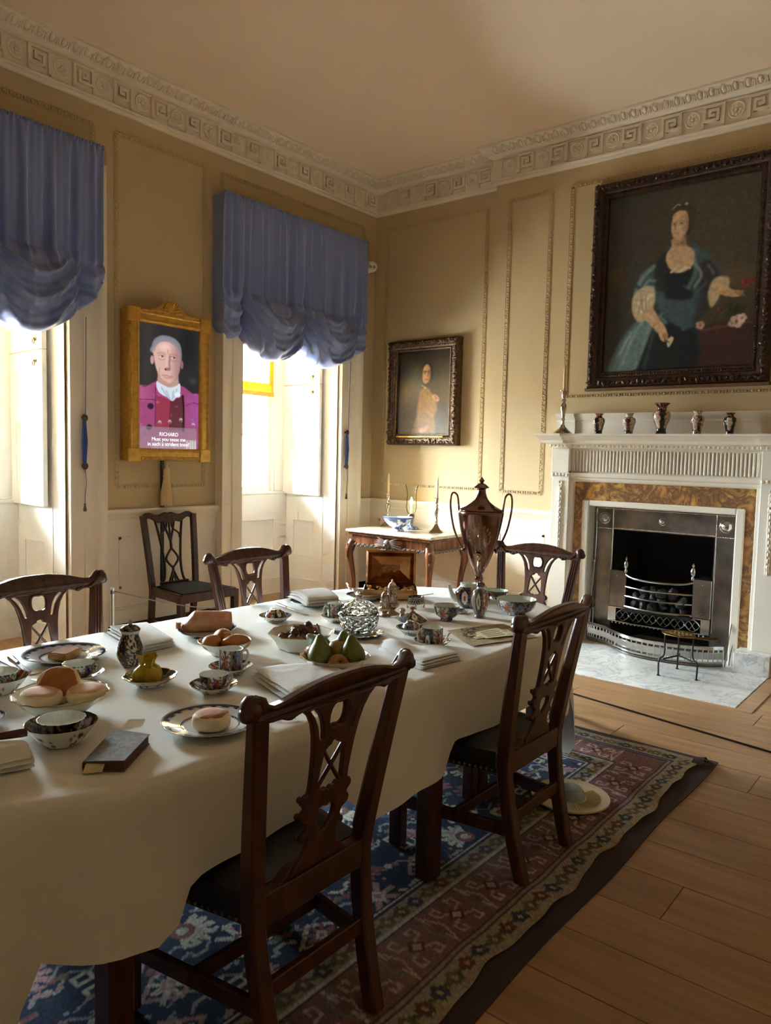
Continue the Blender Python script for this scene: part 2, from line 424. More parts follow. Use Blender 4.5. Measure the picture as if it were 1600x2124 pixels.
# ---- dado: panelling, cap and skirting along the walls (interrupted by the windows and the chimneypiece)
capP = [(0, .925), (.012, .925), (.016, .945), (.014, .95), (.03, .975), (.048, 1.005), (.052, 1.01), (.052, 1.03), (.046, 1.036), (0, 1.036)]
skP = [(0, .15), (.028, .15), (.028, .225), (.024, .24), (.018, .255), (.022, .262), (.018, .275), (0, .28)]
blP = [(0, 0), (.036, 0), (.036, .146), (.032, .15), (0, .15)]
runs = [([(4.27, Y1), (3.085, Y1)], 'a'), ([(X1, BY1), (X1, Y1), (5.955, Y1)], 'b'), ([(XB, 2.94), (XB, BY1), (X1, BY1)], 'c'),
        ([(1.27, Y1), (X0, Y1)], 'd'), ([(X1, Y0), (X1, BY0)], 'e'), ([(XB, BY0), (XB, 1.10)], 'f')]
k = 2
mbd, mbc, mbb = MB(), MB(), MB()
for path, _ in runs:
    sweep2d(mbc, path, capP); sweep2d(mbc, path, skP); sweep2d(mbb, path, blP)
    sweep2d(mbd, path, [(0, .1), (.008, .1), (.008, .95), (0, .95)])
    for a, b in zip(path[:-1], path[1:]):
        a2, b2 = Vector(a), Vector(b); L = (b2-a2).length
        if L < .5: continue
        d = (b2-a2)/L; n = Vector((-d.y, d.x))
        Mx = basis((b2.x+n.x*.009, b2.y+n.y*.009, .28), (-d.x, -d.y, 0), (0, 0, 1), (-n.x, -n.y, 0))
        for fx0, fx1, fz0, fz1 in ((.14, L-.14, .14, .16), (.14, L-.14, .52, .54), (.14, .16, .14, .54), (L-.16, L-.14, .14, .54)):
            box(mbd, fx0, fx1, -.004, .002, fz0, fz1, Mx)
struct('trim_2', mbd, M_white, 'cream painted dado panelling')
struct('trim_3', mbc, M_white, 'cream dado rail and skirting moulding')
struct('baseboard_black', mbb, M_black, 'narrow black painted plinth under the cream skirting')
# ================================================================== WINDOWS
M_brassd = mat('dark_brass', (96, 78, 50), .35, metal=1.0)
M_amber = mat('amber_blind_hem', (206, 150, 62), .7)
def translucent(name, rgb, w=.75):
    m = bpy.data.materials.new(name); m.use_nodes = True; nt = m.node_tree; N = nt.nodes; L = nt.links
    N.remove(N['Principled BSDF']); out = N['Material Output']
    d = N.new('ShaderNodeBsdfDiffuse'); t = N.new('ShaderNodeBsdfTranslucent'); mx = N.new('ShaderNodeMixShader')
    d.inputs[0].default_value = (*lin(rgb), 1); t.inputs[0].default_value = (*lin(rgb), 1); mx.inputs[0].default_value = w
    L.new(d.outputs[0], mx.inputs[1]); L.new(t.outputs[0], mx.inputs[2]); L.new(mx.outputs[0], out.inputs[0]); MATS[name] = m; return m
M_blind = translucent('sheer_blind', (250, 214, 140), .8)
M_hem = translucent('blind_hem', (236, 168, 70), .5)
def pane_mat():
    m = bpy.data.materials.new('window_glass'); m.use_nodes = True; nt = m.node_tree; N = nt.nodes; L = nt.links
    N.remove(N['Principled BSDF']); out = N['Material Output']
    t = N.new('ShaderNodeBsdfTransparent'); g = N.new('ShaderNodeBsdfGlossy'); g.inputs['Roughness'].default_value = .02
    fr = N.new('ShaderNodeFresnel'); fr.inputs[0].default_value = 1.45; mx = N.new('ShaderNodeMixShader')
    t.inputs[0].default_value = (.97, .99, .98, 1)
    L.new(fr.outputs[0], mx.inputs[0]); L.new(t.outputs[0], mx.inputs[1]); L.new(g.outputs[0], mx.inputs[2]); L.new(mx.outputs[0], out.inputs[0]); return m
M_pane = pane_mat()
def window(idx, wx, full):
    a, b = wx-WH, wx+WH
    mb = MB()
    # apron below the sill with one sunk panel, and plinth
    panelled(mb, Mt(a, YB, 0), b-a, 1.06, [(.20, b-a-.20, .42, .79)], .014, .02)
    box(mb, a, b, YB-.008, YB+.002, 0, .165); box(mb, a, b, YB+.02, 6.1, 0, 1.06)
    root = struct('window_%d' % idx, mb, M_winwhite, 'tall sash window recess with cream shutters and apron')
    # sill board
    m = MB(); cbox(m, a, b, YB-.006, 6.09, 1.058, 1.085, .004); m.build('window_sill', M_winwhite, root)
    # linings beside the sash and sash frame
    m = MB(); 
    box(m, a, wx-.44, 5.95, 6.09, 1.085, 3.25); box(m, wx+.44, b, 5.95, 6.09, 1.085, 3.25); box(m, wx-.44, wx+.44, 5.95, 6.09, 3.15, 3.25)
    cbox(m, a, wx-.47, 5.93, 5.96, 1.085, 3.25, .006); cbox(m, wx+.47, b, 5.93, 5.96, 1.085, 3.25, .006)
    m.build('window_frame', M_winwhite, root)
    m = MB()
    box(m, wx-.44, wx-.40, 5.98, 6.02, 1.085, 2.22); box(m, wx+.40, wx+.44, 5.98, 6.02, 1.085, 2.22)
    box(m, wx-.40, wx+.40, 5.98, 6.02, 1.085, 1.135); box(m, wx-.40, wx+.40, 5.98, 6.02, 2.19, 2.22)
    m.build('lower_sash', M_winwhite, root)
    m = MB(); box(m, wx-.44, wx-.40, 6.02, 6.06, 2.19, 3.15); box(m, wx+.40, wx+.44, 6.02, 6.06, 2.19, 3.15)
    box(m, wx-.40, wx+.40, 6.02, 6.06, 3.10, 3.15); box(m, wx-.40, wx+.40, 6.02, 6.06, 2.19, 2.23); m.build('upper_sash', M_winwhite, root)
    for z0, z1, y in ((1.135, 2.19, 6.0), (2.23, 3.10, 6.04)):
        m = MB(); box(m, wx-.009, wx+.009, y-.015, y+.015, z0, z1); m.build('glazing_bar', M_winwhite, root)
        zm = (z0+z1)/2+.005
        m = MB(); box(m, wx-.40, wx+.40, y-.014, y+.014, zm-.009, zm+.009); m.build('glazing_bar', M_winwhite, root)
        for xa, xb in ((wx-.40, wx-.009), (wx+.009, wx+.40)):
            for za, zb in ((z0, zm-.009), (zm+.009, z1)):
                m = MB(); box(m, xa, xb, y-.002, y+.002, za, zb); m.build('pane', M_pane, root)
    # amber roller blind
    m = MB(); m.add([(wx-.44, 5.945, 2.2), (wx+.44, 5.945, 2.2), (wx+.44, 5.945, 3.2), (wx-.44, 5.945, 3.2)], [(0, 1, 2, 3)]); rb = m.build('roller_blind', M_blind, root)
    m = MB(); box(m, wx-.44, wx+.44, 5.942, 5.948, 2.112, 2.2); box(m, wx+.385, wx+.44, 5.940, 5.944, 2.2, 3.2); box(m, wx-.44, wx-.385, 5.940, 5.944, 2.2, 3.2); m.build('blind_hem', M_hem, rb)
    m = MB(); cbox(m, wx-.45, wx+.45, 5.935, 5.953, 2.068, 2.112, .006); m.build('hem_bar', M_amber, rb)
    # reveals: lower panelled linings, upper lining
    for side in (1, -1):
        xw = wx+side*WH
        m = MB()
        if side == 1: Mx = basis((xw-.022, YB, 0), (0, -1, 0), (0, 0, 1), (1, 0, 0))
        else: Mx = basis((xw+.022, Y1, 0), (0, 1, 0), (0, 0, 1), (-1, 0, 0))
        W = YB-Y1
        r = (.11, .395, .42, .785) if side == 1 else (W-.395, W-.11, .42, .785)
        panelled(m, Mx, W, 3.25, [r], .014, .018)
        # plinth block and the groove lines of the lining
        if side == 1: box(m, 0, .53, -.006, .001, 0, .168, Mx); box(m, .53, .536, -.004, .002, 0, 1.06, Mx)
        else: box(m, W-.53, W, -.006, .001, 0, .168, Mx)
        m.build('reveal_panel', M_winwhite, root)
        # shutter leaves
        for z0, z1, recs in ((1.062, 2.193, [(.13, .43, .155, .62), (.13, .43, .785, .985)]), (2.2, 3.23, [(.13, .43, .16, .60), (.13, .43, .72, .93)])):
            if side == 1:
                Ms = basis((xw-.024, 5.965, z0), (-.055, -.9985, 0), (0, 0, 1), (.9985, -.055, 0))
            else:
                Ms = basis((xw+.024+.055*.585, 5.965-.585, z0), (-.055, .9985, 0), (0, 0, 1), (-.9985, -.055, 0))
            m = MB(); W2, H2 = .585, z1-z0
            panelled(m, Ms @ Matrix.Translation((0, -.034, 0)), W2, H2, recs if side == 1 else [(W2-b_, W2-a_, c_, d_) for a_, b_, c_, d_ in recs], .012, .016)
            for q in ((0, W2, 0, 0), (0, W2, H2, H2)): m.add([(0,-.034,q[2]),(W2,-.034,q[2]),(W2,0,q[2]),(0,0,q[2])], [(0,1,2,3)], Ms)
            for xx in (0, W2): m.add([(xx,-.034,0),(xx,0,0),(xx,0,H2),(xx,-.034,H2)], [(0,1,2,3)], Ms)
            m.add([(0,0,0),(W2,0,0),(W2,0,H2),(0,0,H2)], [(0,1,2,3)], Ms)
            leaf = m.build('shutter', M_winwhite, root)
            if side == 1:
                m = MB(); zr = H2-.075 if z0 < 2 else .075
                lathe(m, [(0, 0), (.016, 0), (.016, .004), (.008, .008), (.006, .018), (0, .02)], 12, Ms @ Mt(.485, -.034, zr, rx=PI/2), closed=False)
                tube(m, [(.485+.017*math.sin(2*PI*k/14), -.05, zr-.02+.017*math.cos(2*PI*k/14)) for k in range(15)], .0035, 6, Ms)
                tag(m.build('ring_pull', M_brassd, leaf), 'dark brass ring pull')
                for zz in (.18, H2-.5):
                    m = MB(); box(m, -.004, .010, -.038, -.033, zz, zz+.07, Ms); m.build('hinge', M_winwhite, leaf)
    # architrave (profile swept up both sides and over the top)
    prof = [(0, .0), (0, .045), (.10, .045), (.106, .058), (.118, .058), (.124, .045), (.19, .05), (.205, .062), (.225, .085), (.24, .095), (.262, .095), (.262, 0)]
    for side in (1, -1):
        m = MB(); n = len(prof); v = []
        for z, ex in ((0, 0), (3.25, 0)):
            for p, q in prof: v.append((wx+side*(WH-.004+p), Y1-q, z+(0 if z == 0 else p)))
        f = [(j, j+1, n+j+1, n+j) for j in range(n-1)]
        if side == -1: f = [q[::-1] for q in f]
        m.add(v, f); m.build('architrave', M_white, root)
    m = MB(); v = []
    for s in (-1, 1):
        for p, q in prof: v.append((wx+s*(WH+p), Y1-q, 3.25+p))
    n = len(prof); m.add(v, [(j, n+j, n+j+1, j+1) for j in range(n-1)]); m.build('architrave', M_white, root)
    return root
for i, wx in enumerate(WINX): window(i+1, wx, True)
# ================================================================== WALL THINGS: blinds, cords, pictures
M_silk = mat('blue_silk', (122, 140, 194), .30, sheen=.3, spec=.6, bump=.05, bscale=160, stretch=(1, 1, .12), var=.12, vscale=4)
def sstep_(a, b, x): u = min(max((x-a)/(b-a), 0), 1); return u*u*(3-2*u)
def festoon(name, label, xl, xr, zt, gathers, hems, seed, yf=5.06):
    """festoon blind; gathers: x of the lift cords; hems: hem z at xl, each gather, xr"""
    rg = random.Random(seed); nu, nv = 210, 150
    pl = [(rg.uniform(9, 15), rg.uniform(0, 6.28), rg.uniform(.4, 1)), (rg.uniform(19, 26), rg.uniform(0, 6.28), .6), (rg.uniform(36, 44), rg.uniform(0, 6.28), .35)]
    gz = 2.73
    G = [xl]+gathers+[xr]; ret = .13
    V = []; F = []
    for j in range(nv+1):
        t = j/nv
        for i in range(nu+1):
            u = i/nu
            # path: return, front, return
            Lp = (xr-xl)+2*ret; s = u*Lp
            if s < ret: x, y0, k = xl, Y1-.01-s*(Y1-.01-yf)/ret, 0
            elif s > Lp-ret: x, y0, k = xr, yf+(s-(Lp-ret))*(Y1-.01-yf)/ret, 0
            else: x, y0, k = xl+(s-ret), yf, 1
            xs = x
            # which bay
            b = 0
            while b < len(G)-2 and xs > G[b+1]: b += 1
            q = (xs-G[b])/max(G[b+1]-G[b], 1e-4); q = min(max(q, 0), 1)
            wd = min((G[b+1]-G[b])/.75, 1)
            dip = 4*q*(1-q)*wd
            zh = hems[b]*(1-q)+hems[b+1]*q-.20*dip
            z = zt-(zt-zh)*t
            # vertical pleats
            pz = (zt-z)
            d = 0
            for f, ph, a in pl: d += a*math.sin(f*2*PI*(xs-xl)/(xr-xl)*.75+ph+.5*math.sin(pz*2+ph))
            amp = .016+.014*min(pz/.8, 1)
            d *= amp
            g = math.exp(-pz/.09)
            d = d*(1-.7*g)+g*.010*math.sin((xs-xl)*2*PI/.043+1.3*math.sin(xs*9))
            # swag zone: puffed folds slung between the lift cords
            zs = 2.86-.05*dip; sw = min(max((zs-z)/(zs-zh), 0), 1)
            wn = mnoise.noise(Vector((xs*3.1, z*2.6, seed*1.7)))
            ph = (z+(.46+.10*sw)*dip*wd)*2*PI/.155+2.2*wn+seed
            rid = 1-2*abs(math.sin(ph/2))**.8
            rid2 = math.sin((z+.34*dip*wd)*2*PI/.062+3*wn+2*seed)
            ms = sstep_(0, .25, sw)
            d = d*(1-.7*ms)+(.030*rid+.008*rid2)*ms*(.55+.45*dip)
            bul = .135*math.sin(PI*min(sw**.8, 1))*(.35+.65*dip)*wd
            pinch = math.exp(-((min(q, 1-q)*(G[b+1]-G[b]))/.045)**2)*min(max((3.0-z)/.3, 0), 1)
            if (b == 0 and q < .5) or (b == len(G)-2 and q >= .5): pinch = 0
            y = y0-(d+bul)*k-.004+pinch*.055
            z2 = z
            if t > .93:      # roll under
                r = (t-.93)/.07; y = y+(.10*r)*k; z2 = z+.06*r*r
            if k == 0: x += (d*.9)*(1 if xs == xr else -1)*min(1, 2*abs(Y1-y0)/.15)
            nz = mnoise.noise(Vector((x*7, z*6, seed)))*.014*(.3+min(sw, 1))
            V.append((x, y-nz*k, z2))
    for j in range(nv):
        for i in range(nu):
            a = j*(nu+1)+i; F.append((a, a+nu+1, a+nu+2, a+1))
    root = thing(name, label, 'blind', (0, 0, 0))
    mb = MB(); mb.add(V, F); mb.build('drapery', M_silk, root, 80)
    # gathered heading frill
    mb = MB(); V = []; F = []; n = 300
    for j, (zz, aa) in enumerate(((zt+.022, .010), (zt+.010, .006), (zt-.004, .004))):
        for i in range(n+1):
            x = xl+(xr-xl)*i/n; V.append((x, yf-.006-aa*math.sin(i*1.9+math.sin(i*.37)*2), zz+.003*math.sin(i*.9)))
    for j in range(2):
        for i in range(n): a = j*(n+1)+i; F.append((a, a+n+1, a+n+2, a+1))
    mb.add(V, F); mb.build('heading_frill', M_silk, root, 80)
    mb = MB(); box(mb, xl+.01, xr-.01, yf+.012, Y1-.001, zt-.03, zt+.0); mb.build('headboard', M_silk, root)
    return root
festoon('festoon_blind', 'blue silk festoon blind beside the security camera, pulled up in two swags', 4.10, 5.93, 3.60, [4.34, 5.05, 5.78], [2.47, 2.44, 2.43, 2.47, 2.50], 3)
festoon('festoon_blind', 'blue silk festoon blind cut off by the left edge of the picture', 1.27, 3.035, 3.60, [1.5, 2.15, 2.86], [2.5, 2.42, 2.38, 2.40, 2.62], 8)
# a small tail hanging at the right gather of the near blind is part of the drapery silhouette
M_cord = mat('blue_cord', (44, 72, 140), .7, bump=.1, bscale=300)
M_tas = mat('tassel_thread', (218, 192, 144), .8, bump=.15, bscale=200)
def lift_cord(x, label):
    r = thing('blind_cord', label, 'cord', (x, 5.125, 0))
    mb = MB(); tube(mb, [(0, -.03, 2.42), (.004, -.022, 2.2), (-.004, -.022, 1.72)], .0028, 6); mb.build('cord', M_cord, r)
    for z in (1.71, 1.365):
        mb = MB(); lathe(mb, [(0, 0), (.008, 0), (.008, .028), (.024, .03), (.026, .034), (.02, .038), (.017, .036), (.009, .041), (0, .041)], 18, Mt(0, .028, z, rx=PI/2))
        tag(mb.build('cleat_knob', M_brassd, r), 'round dark brass knob')
    mb = MB()
    for k in range(7):
        a = 2*PI*k/7; tube(mb, [(.007*math.cos(a), .007*math.sin(a), 1.70), (.016*math.cos(a+.3), -.006+.010*math.sin(a+.3), 1.54), (.007*math.cos(a+.6), .007*math.sin(a+.6), 1.37)], .0062, 6)
    mb.build('wound_cord', M_cord, r)
    mb = MB(); tube(mb, smooth_path([(0, -.008, 1.36), (.006, -.012, 1.25), (-.003, -.012, 1.15), (-.006, -.012, 1.09)], 5), .0026, 6); mb.build('cord_tail', M_cord, r)
    mb = MB(); lathe(mb, [(0, 1.038), (.010, 1.038), (.013, 1.048), (.009, 1.068), (.006, 1.08), (.008, 1.09), (.003, 1.097), (0, 1.097)], 12, Mt(-.006, -.012, 0)); tag(mb.build('acorn_pull', M_brassd, r), 'small brass acorn weight')
lift_cord(2.912, 'wound blue cord on brass knobs beside the left hand window')
lift_cord(5.745, 'wound blue cord on brass knobs beside the window next to the corner')

# ---- picture painting on a fine grid
class Painter:
    def __init__(s, w, h, bgc):
        s.w, s.h = w, h; s.X, s.Y = np.meshgrid((np.arange(w)+.5)/w, (np.arange(h)+.5)/h); s.a = h/w
        s.img = np.ones((h, w, 3))*np.array(bgc, float)
    def blur(s, m, r):
        if r <= 0: return m
        n = max(1, int(r*3)); k = np.exp(-.5*(np.arange(-n, n+1)/max(r, .3))**2); k /= k.sum()
        p = np.pad(m, ((n, n), (n, n)), 'edge')
        p = np.apply_along_axis(lambda v: np.convolve(v, k, 'valid'), 0, p); return np.apply_along_axis(lambda v: np.convolve(v, k, 'valid'), 1, p)
    def put(s, m, c, al=1.0):
        m = np.clip(m*al, 0, 1)[..., None]; s.img = s.img*(1-m)+np.array(c, float)*m
    def poly(s, pts, c, bl=.8, al=1.0):
        m = np.zeros((s.h, s.w), bool); n = len(pts)
        for i in range(n):
            x1, y1 = pts[i]; x2, y2 = pts[(i+1) % n]
            if y1 == y2: continue
            cond = ((s.Y > min(y1, y2)) & (s.Y <= max(y1, y2)) & (s.X < (x2-x1)*(s.Y-y1)/(y2-y1)+x1)); m ^= cond
        s.put(s.blur(m.astype(float), bl), c, al)
    def sp(s, pts, c, bl=.8, al=1.0):     # smooth closed polygon
        P = [Vector((p[0], p[1], 0)) for p in pts]; out = []; n = len(P)
        for i in range(n):
            a, b, c2, d = P[i-1], P[i], P[(i+1) % n], P[(i+2) % n]
            for k in range(6):
                t = k/6; q = .5*((2*b)+(c2-a)*t+(2*a-5*b+4*c2-d)*t*t+(3*b-a-3*c2+d)*t**3); out.append((q.x, q.y))
        s.poly(out, c, bl, al)
    def ell(s, cx, cy, rx, ry, c, bl=.8, al=1.0, rot=0, soft=0):
        dx, dy = (s.X-cx), (s.Y-cy)*s.a; ca, sa = math.cos(rot), math.sin(rot)
        u, v = (dx*ca+dy*sa)/rx, (-dx*sa+dy*ca)/(ry*s.a); r = np.sqrt(u*u+v*v)
        if soft: m = np.clip((1-r)/soft, 0, 1); m = m*m*(3-2*m)
        else: m = s.blur((r < 1).astype(float), bl)
        s.put(m, c, al)
    def line(s, pts, wd, c, bl=.6, al=1.0, n=6):
        P = smooth_path([(p[0], p[1], 0) for p in pts], n); m = np.full((s.h, s.w), 9.0)
        for a, b in zip(P[:-1], P[1:]):
            ax, ay = a.x, a.y*s.a; bx, by = b.x-a.x, (b.y-a.y)*s.a; l2 = bx*bx+by*by+1e-12
            t = np.clip(((s.X-ax)*bx+(s.Y*s.a-ay)*by)/l2, 0, 1)
            m = np.minimum(m, np.hypot(s.X-ax-t*bx, s.Y*s.a-ay-t*by))
        s.put(s.blur((m < wd/2).astype(float) if wd*s.w > 1.4 else np.clip(1.3-m*s.w, 0, 1), bl), c, al)
    def grad(s, c, fn, al=1.0): s.put(fn(s.X, s.Y), c, al)
    def noise(s, amt, seed, sx=1, sy=1, r=1.5):
        g = np.random.RandomState(seed).rand(s.h, s.w)
        k = s.blur(g, r); k = (k-k.mean())/(k.std()+1e-9); s.img = np.clip(s.img*(1+amt*k[..., None]), 0, 255)
    def mesh(s, name, o, u, w, W, H):
        """grid of W x H metres, o = top-left corner, u right, w up"""
        o, u, w = Vector(o), Vector(u), Vector(w); nx, ny = s.w, s.h; V = []; c = s.img[np.clip(np.arange(ny+1), 0, ny-1)][:, np.clip(np.arange(nx+1), 0, nx-1)]/255.
        c = np.where(c <= .04045, c/12.92, ((c+.055)/1.055)**2.4).reshape(-1, 3)
        gx, gy = np.meshgrid(np.arange(nx+1)/nx*W, np.arange(ny+1)/ny*H)
        P = np.array(o)[None, :]+gx.reshape(-1, 1)*np.array(u)[None, :]-gy.reshape(-1, 1)*np.array(w)[None, :]
        i = np.arange(ny)[:, None]*(nx+1)+np.arange(nx)[None, :]; F = np.stack([i, i+nx+1, i+nx+2, i+1], -1).reshape(-1, 4)
        me = bpy.data.meshes.new(name); me.from_pydata(P.tolist(), [], F.tolist()); me.update()
        at = me.color_attributes.new('Col', 'FLOAT_COLOR', 'POINT'); arr = np.ones((len(c), 4), np.float32); arr[:, :3] = c; at.data.foreach_set('color', arr.ravel())
        return me
M_oil = mat('oil_paint', None, .32, col=True, spec=.4, bump=.04, bscale=260)
def screen_mat():
    m = bpy.data.materials.new('screen_image'); m.use_nodes = True; N = m.node_tree.nodes; L = m.node_tree.links; b = N['Principled BSDF']
    a = N.new('ShaderNodeAttribute'); a.attribute_name = 'Col'; L.new(a.outputs['Color'], b.inputs['Emission Color'])
    b.inputs['Base Color'].default_value = (.01, .01, .012, 1); b.inputs['Roughness'].default_value = .12; b.inputs['Emission Strength'].default_value = 0.20; return m
M_screen = screen_mat()

# ---- frames
def mitre_frame(mb, M, W, H, prof):
    """prof: (inset from the outer edge, height towards the room); local x right, z up, -y to the room; origin lower left outer corner"""
    n = len(prof); v = []
    for cx, cz, sx, sz in ((0, 0, 1, 1), (W, 0, -1, 1), (W, H, -1, -1), (0, H, 1, -1)):
        for d, h in prof: v.append((cx+sx*d, -h, cz+sz*d))
    f = []
    for k in range(4):
        k2 = (k+1) % 4
        for j in range(n-1): f.append((k*n+j, k2*n+j, k2*n+j+1, k*n+j+1))
    mb.add(v, f, M)
def carve(mb, M, W, H, d, h, r, step, seed, kinds=(1, .6)):
    """carved leaf lumps along the four sides of a frame"""
    rg = random.Random(seed)
    for (ox, oz, dx, dz, L) in ((d, d, 1, 0, W-2*d), (d, H-d, 1, 0, W-2*d), (d, d, 0, 1, H-2*d), (W-d, d, 0, 1, H-2*d)):
        n = int(L/step)
        for i in range(n+1):
            t = L*i/n; k = 1 if i % 3 else 1.35
            px, pz = ox+dx*t+rg.uniform(-.1, .1)*step, oz+dz*t+rg.uniform(-.1, .1)*step
            a = rg.uniform(0, PI)
            Mx = M @ Mt(px, -h, pz, ry=a)
            ball(mb, (0, 0, 0), (r*k*1.15, r*.7, r*k*.55), 6, 4, Mx)
            ball(mb, (r*.5, -r*.3, r*.35), r*.42, 5, 4, Mx)

# 1. gilt framed screen between the windows
M_gilt = mat('gilt', (224, 176, 82), .34, metal=.6, bump=.35, bscale=70, var=.25, vscale=30)
r = thing('framed_screen', 'gilt framed video screen showing a man in a magenta coat and white cravat', 'screen', (3.245, 5.09, 1.41))
W, H = .74, 1.135; Mo = Mt(0, 0, 0)
mb = MB(); mitre_frame(mb, Mo, W, H, [(0, -.105), (0, .0), (.006, .012), (.022, .016), (.030, .010), (.066, .012), (.072, .018), (.080, .016), (.094, .002), (.096, -.02)])
for cx in (0, W-.11):
    for cz in (0, H-.10): cbox(mb, cx+(-.012 if cx == 0 else .016), cx+(.094 if cx == 0 else .122), -.020, .004, cz+(-.012 if cz == 0 else .006), cz+(.094 if cz == 0 else .112), .005)
mb.build('frame', M_gilt, r)
mb = MB()
for (ox, oz, dx, dz, L) in ((.012, .10, 0, 1, H-.2), (W-.012, .10, 0, 1, H-.2), (.1, .012, 1, 0, W-.2)):
    n = int(L/.016)
    for i in range(n): ball(mb, (ox+dx*L*(i+.5)/n, -.015, oz+dz*L*(i+.5)/n), .0085, 6, 4)
for (ox, oz, dx, dz, L) in ((.090, .09, 0, 1, H-.18), (W-.090, .09, 0, 1, H-.18), (.09, .09, 1, 0, W-.18), (.09, H-.09, 1, 0, W-.18)):
    n = int(L/.011)
    for i in range(n): ball(mb, (ox+dx*L*(i+.5)/n, -.006, oz+dz*L*(i+.5)/n), .0046, 5, 3)
b_ = mb.build('bead_border', M_gilt, r); b_['kind'] = 'stuff'
# crest: shell with leafy ramps
mb = MB()
v, f = fill2d([(-.27, 0), (.27, 0), (.25, .018), (.16, .03), (.10, .06), (.06, .095), (0, .112), (-.06, .095), (-.10, .06), (-.16, .03), (-.25, .018)], (), .02, .004)
mb.add(v, f, Mt(W/2, 0, H-.012, rx=PI/2))
for k in range(9):
    a = PI*(.08+.84*k/8); tube(mb, [(W/2+.012*math.cos(a), -.016, H+.02+.012*math.sin(a)), (W/2+.075*math.cos(a), -.018, H+.018+.082*math.sin(a))], [.005, .012], 6)
rg = random.Random(4)
for i in range(34):
    t = i/33*2-1; ball(mb, (W/2+t*.25, -.014, H-.004+.03*(1-abs(t))*rg.uniform(.2, 1)), (.014, .009, .010), 5, 4, None)
mb.build('shell_crest', M_gilt, r)
# the screen picture
p = Painter(170, 300, (40, 38, 40))
p.grad((70, 66, 62), lambda X, Y: np.clip(.35-abs(X-.14)*1.6, 0, 1)*(Y < .8)); p.ell(.82, .12, .25, .3, (22, 24, 28), al=.8, soft=.9); p.ell(.9, .42, .12, .05, (78, 78, 80), al=.4, soft=.9)
coat, coatd, coatl = (146, 66, 110), (88, 30, 62), (184, 100, 150)
p.sp([(-.05, .54), (.1, .505), (.26, .455), (.40, .47), (.66, .47), (.74, .475), (.88, .52), (1.05, .57), (1.05, 1.02), (-.05, 1.02)], coat, 1.0)
p.grad(coatl, lambda X, Y: np.clip((.25-X)*2, 0, .6)*(Y > .49)*(Y < .62)); p.grad((150, 74, 150), lambda X, Y: np.clip((X-.72)*2.4, 0, .7)*(Y > .53)*(Y < .8))
p.poly([(.27, .56), (.52, .60), (.74, .55), (.74, .83), (.25, .83)], (140, 50, 70), 1.2); p.poly([(.52, .60), (.74, .54), (.76, .84), (.50, .84)], (78, 40, 44), 2.0, .85)
p.line([(0, .606), (.12, .604), (.25, .598)], .010, coatd); p.line([(.26, .5), (.26, .66), (.25, .83)], .012, coatd); p.line([(.72, .55), (.74, .68), (.73, .84)], .03, (34, 18, 30)); p.line([(.52, .60), (.50, .72), (.50, .84)], .010, (60, 24, 34)); p.line([(.78, .63), (.9, .60), (1, .61)], .01, coatd)
for (x, y) in ((.18, .655), (.16, .825)): p.ell(x, y, .05, .024, (38, 26, 40))
for (x, y) in ((.33, .78), (.50, .77), (.69, .75), (.91, .785)): p.ell(x, y, .03, .016, (200, 180, 190), 1.0, .8); p.ell(x, y+.008, .02, .008, (90, 50, 60), .8, .8)
rg = random.Random(2)
for i in range(60): p.ell(rg.random(), rg.uniform(.52, .95), rg.uniform(.01, .03), rg.uniform(.004, .012), (210, 120, 180) if rg.random() < .5 else (100, 30, 80), 1.2, .35)
# neck, head
p.poly([(.30, .36), (.64, .36), (.66, .50), (.28, .50)], (176, 138, 128), 1.5)
p.sp([(.28, .45), (.34, .465), (.48, .49), (.60, .475), (.67, .45), (.68, .52), (.62, .565), (.54, .60), (.46, .575), (.33, .545), (.28, .50)], (196, 206, 216), .8)
for a_ in ((.36, .5, .46, .57), (.44, .52, .5, .585), (.56, .52, .54, .59), (.62, .5, .57, .57)): p.line([(a_[0], a_[1]), (a_[2], a_[3])], .018, (142, 152, 166), 1.0, .8)
p.ell(.63, .545, .055, .022, (214, 222, 230), 1.0)
p.sp([(.205, .23), (.20, .17), (.24, .12), (.33, .085), (.45, .075), (.58, .09), (.67, .13), (.70, .19), (.70, .25), (.68, .30)], (122, 118, 128), 1.2)
p.ell(.205, .285, .03, .035, (186, 140, 132)); p.ell(.705, .295, .025, .035, (132, 96, 96))
p.sp([(.225, .24), (.23, .18), (.30, .135), (.40, .12), (.52, .125), (.62, .16), (.67, .22), (.675, .30), (.655, .37), (.60, .425), (.52, .455), (.44, .45), (.34, .415), (.27, .35)], (204, 164, 154), 1.2)
p.ell(.41, .17, .14, .05, (226, 194, 188), al=.7, soft=.9)
p.grad((92, 62, 66), lambda X, Y: np.clip((X-.50)*3.0, 0, .62)*np.clip(1-((X-.45)/.26)**8, 0, 1)*(((X-.45)/.24)**2+((Y-.29)/.18)**2 < 1))
p.sp([(.24, .22), (.235, .16), (.33, .105), (.47, .10), (.60, .13), (.66, .2), (.60, .155), (.50, .128), (.38, .128), (.28, .165)], (132, 128, 138), 1.2, .9)
for x, c_ in ((.36, (62, 46, 48)), (.56, (48, 36, 40))):
    p.line([(x-.075, .228), (x, .219), (x+.07, .23)], .012, (140, 104, 98), 1.2, .7); p.ell(x, .247, .045, .009, (214, 200, 196), .6, .7); p.ell(x+.012, .247, .019, .008, c_, .7, .9); p.line([(x-.05, .243), (x, .239), (x+.05, .245)], .007, (110, 78, 74), .8, .8); p.line([(x-.05, .268), (x, .275), (x+.05, .268)], .008, (150, 104, 98), .9, .8)
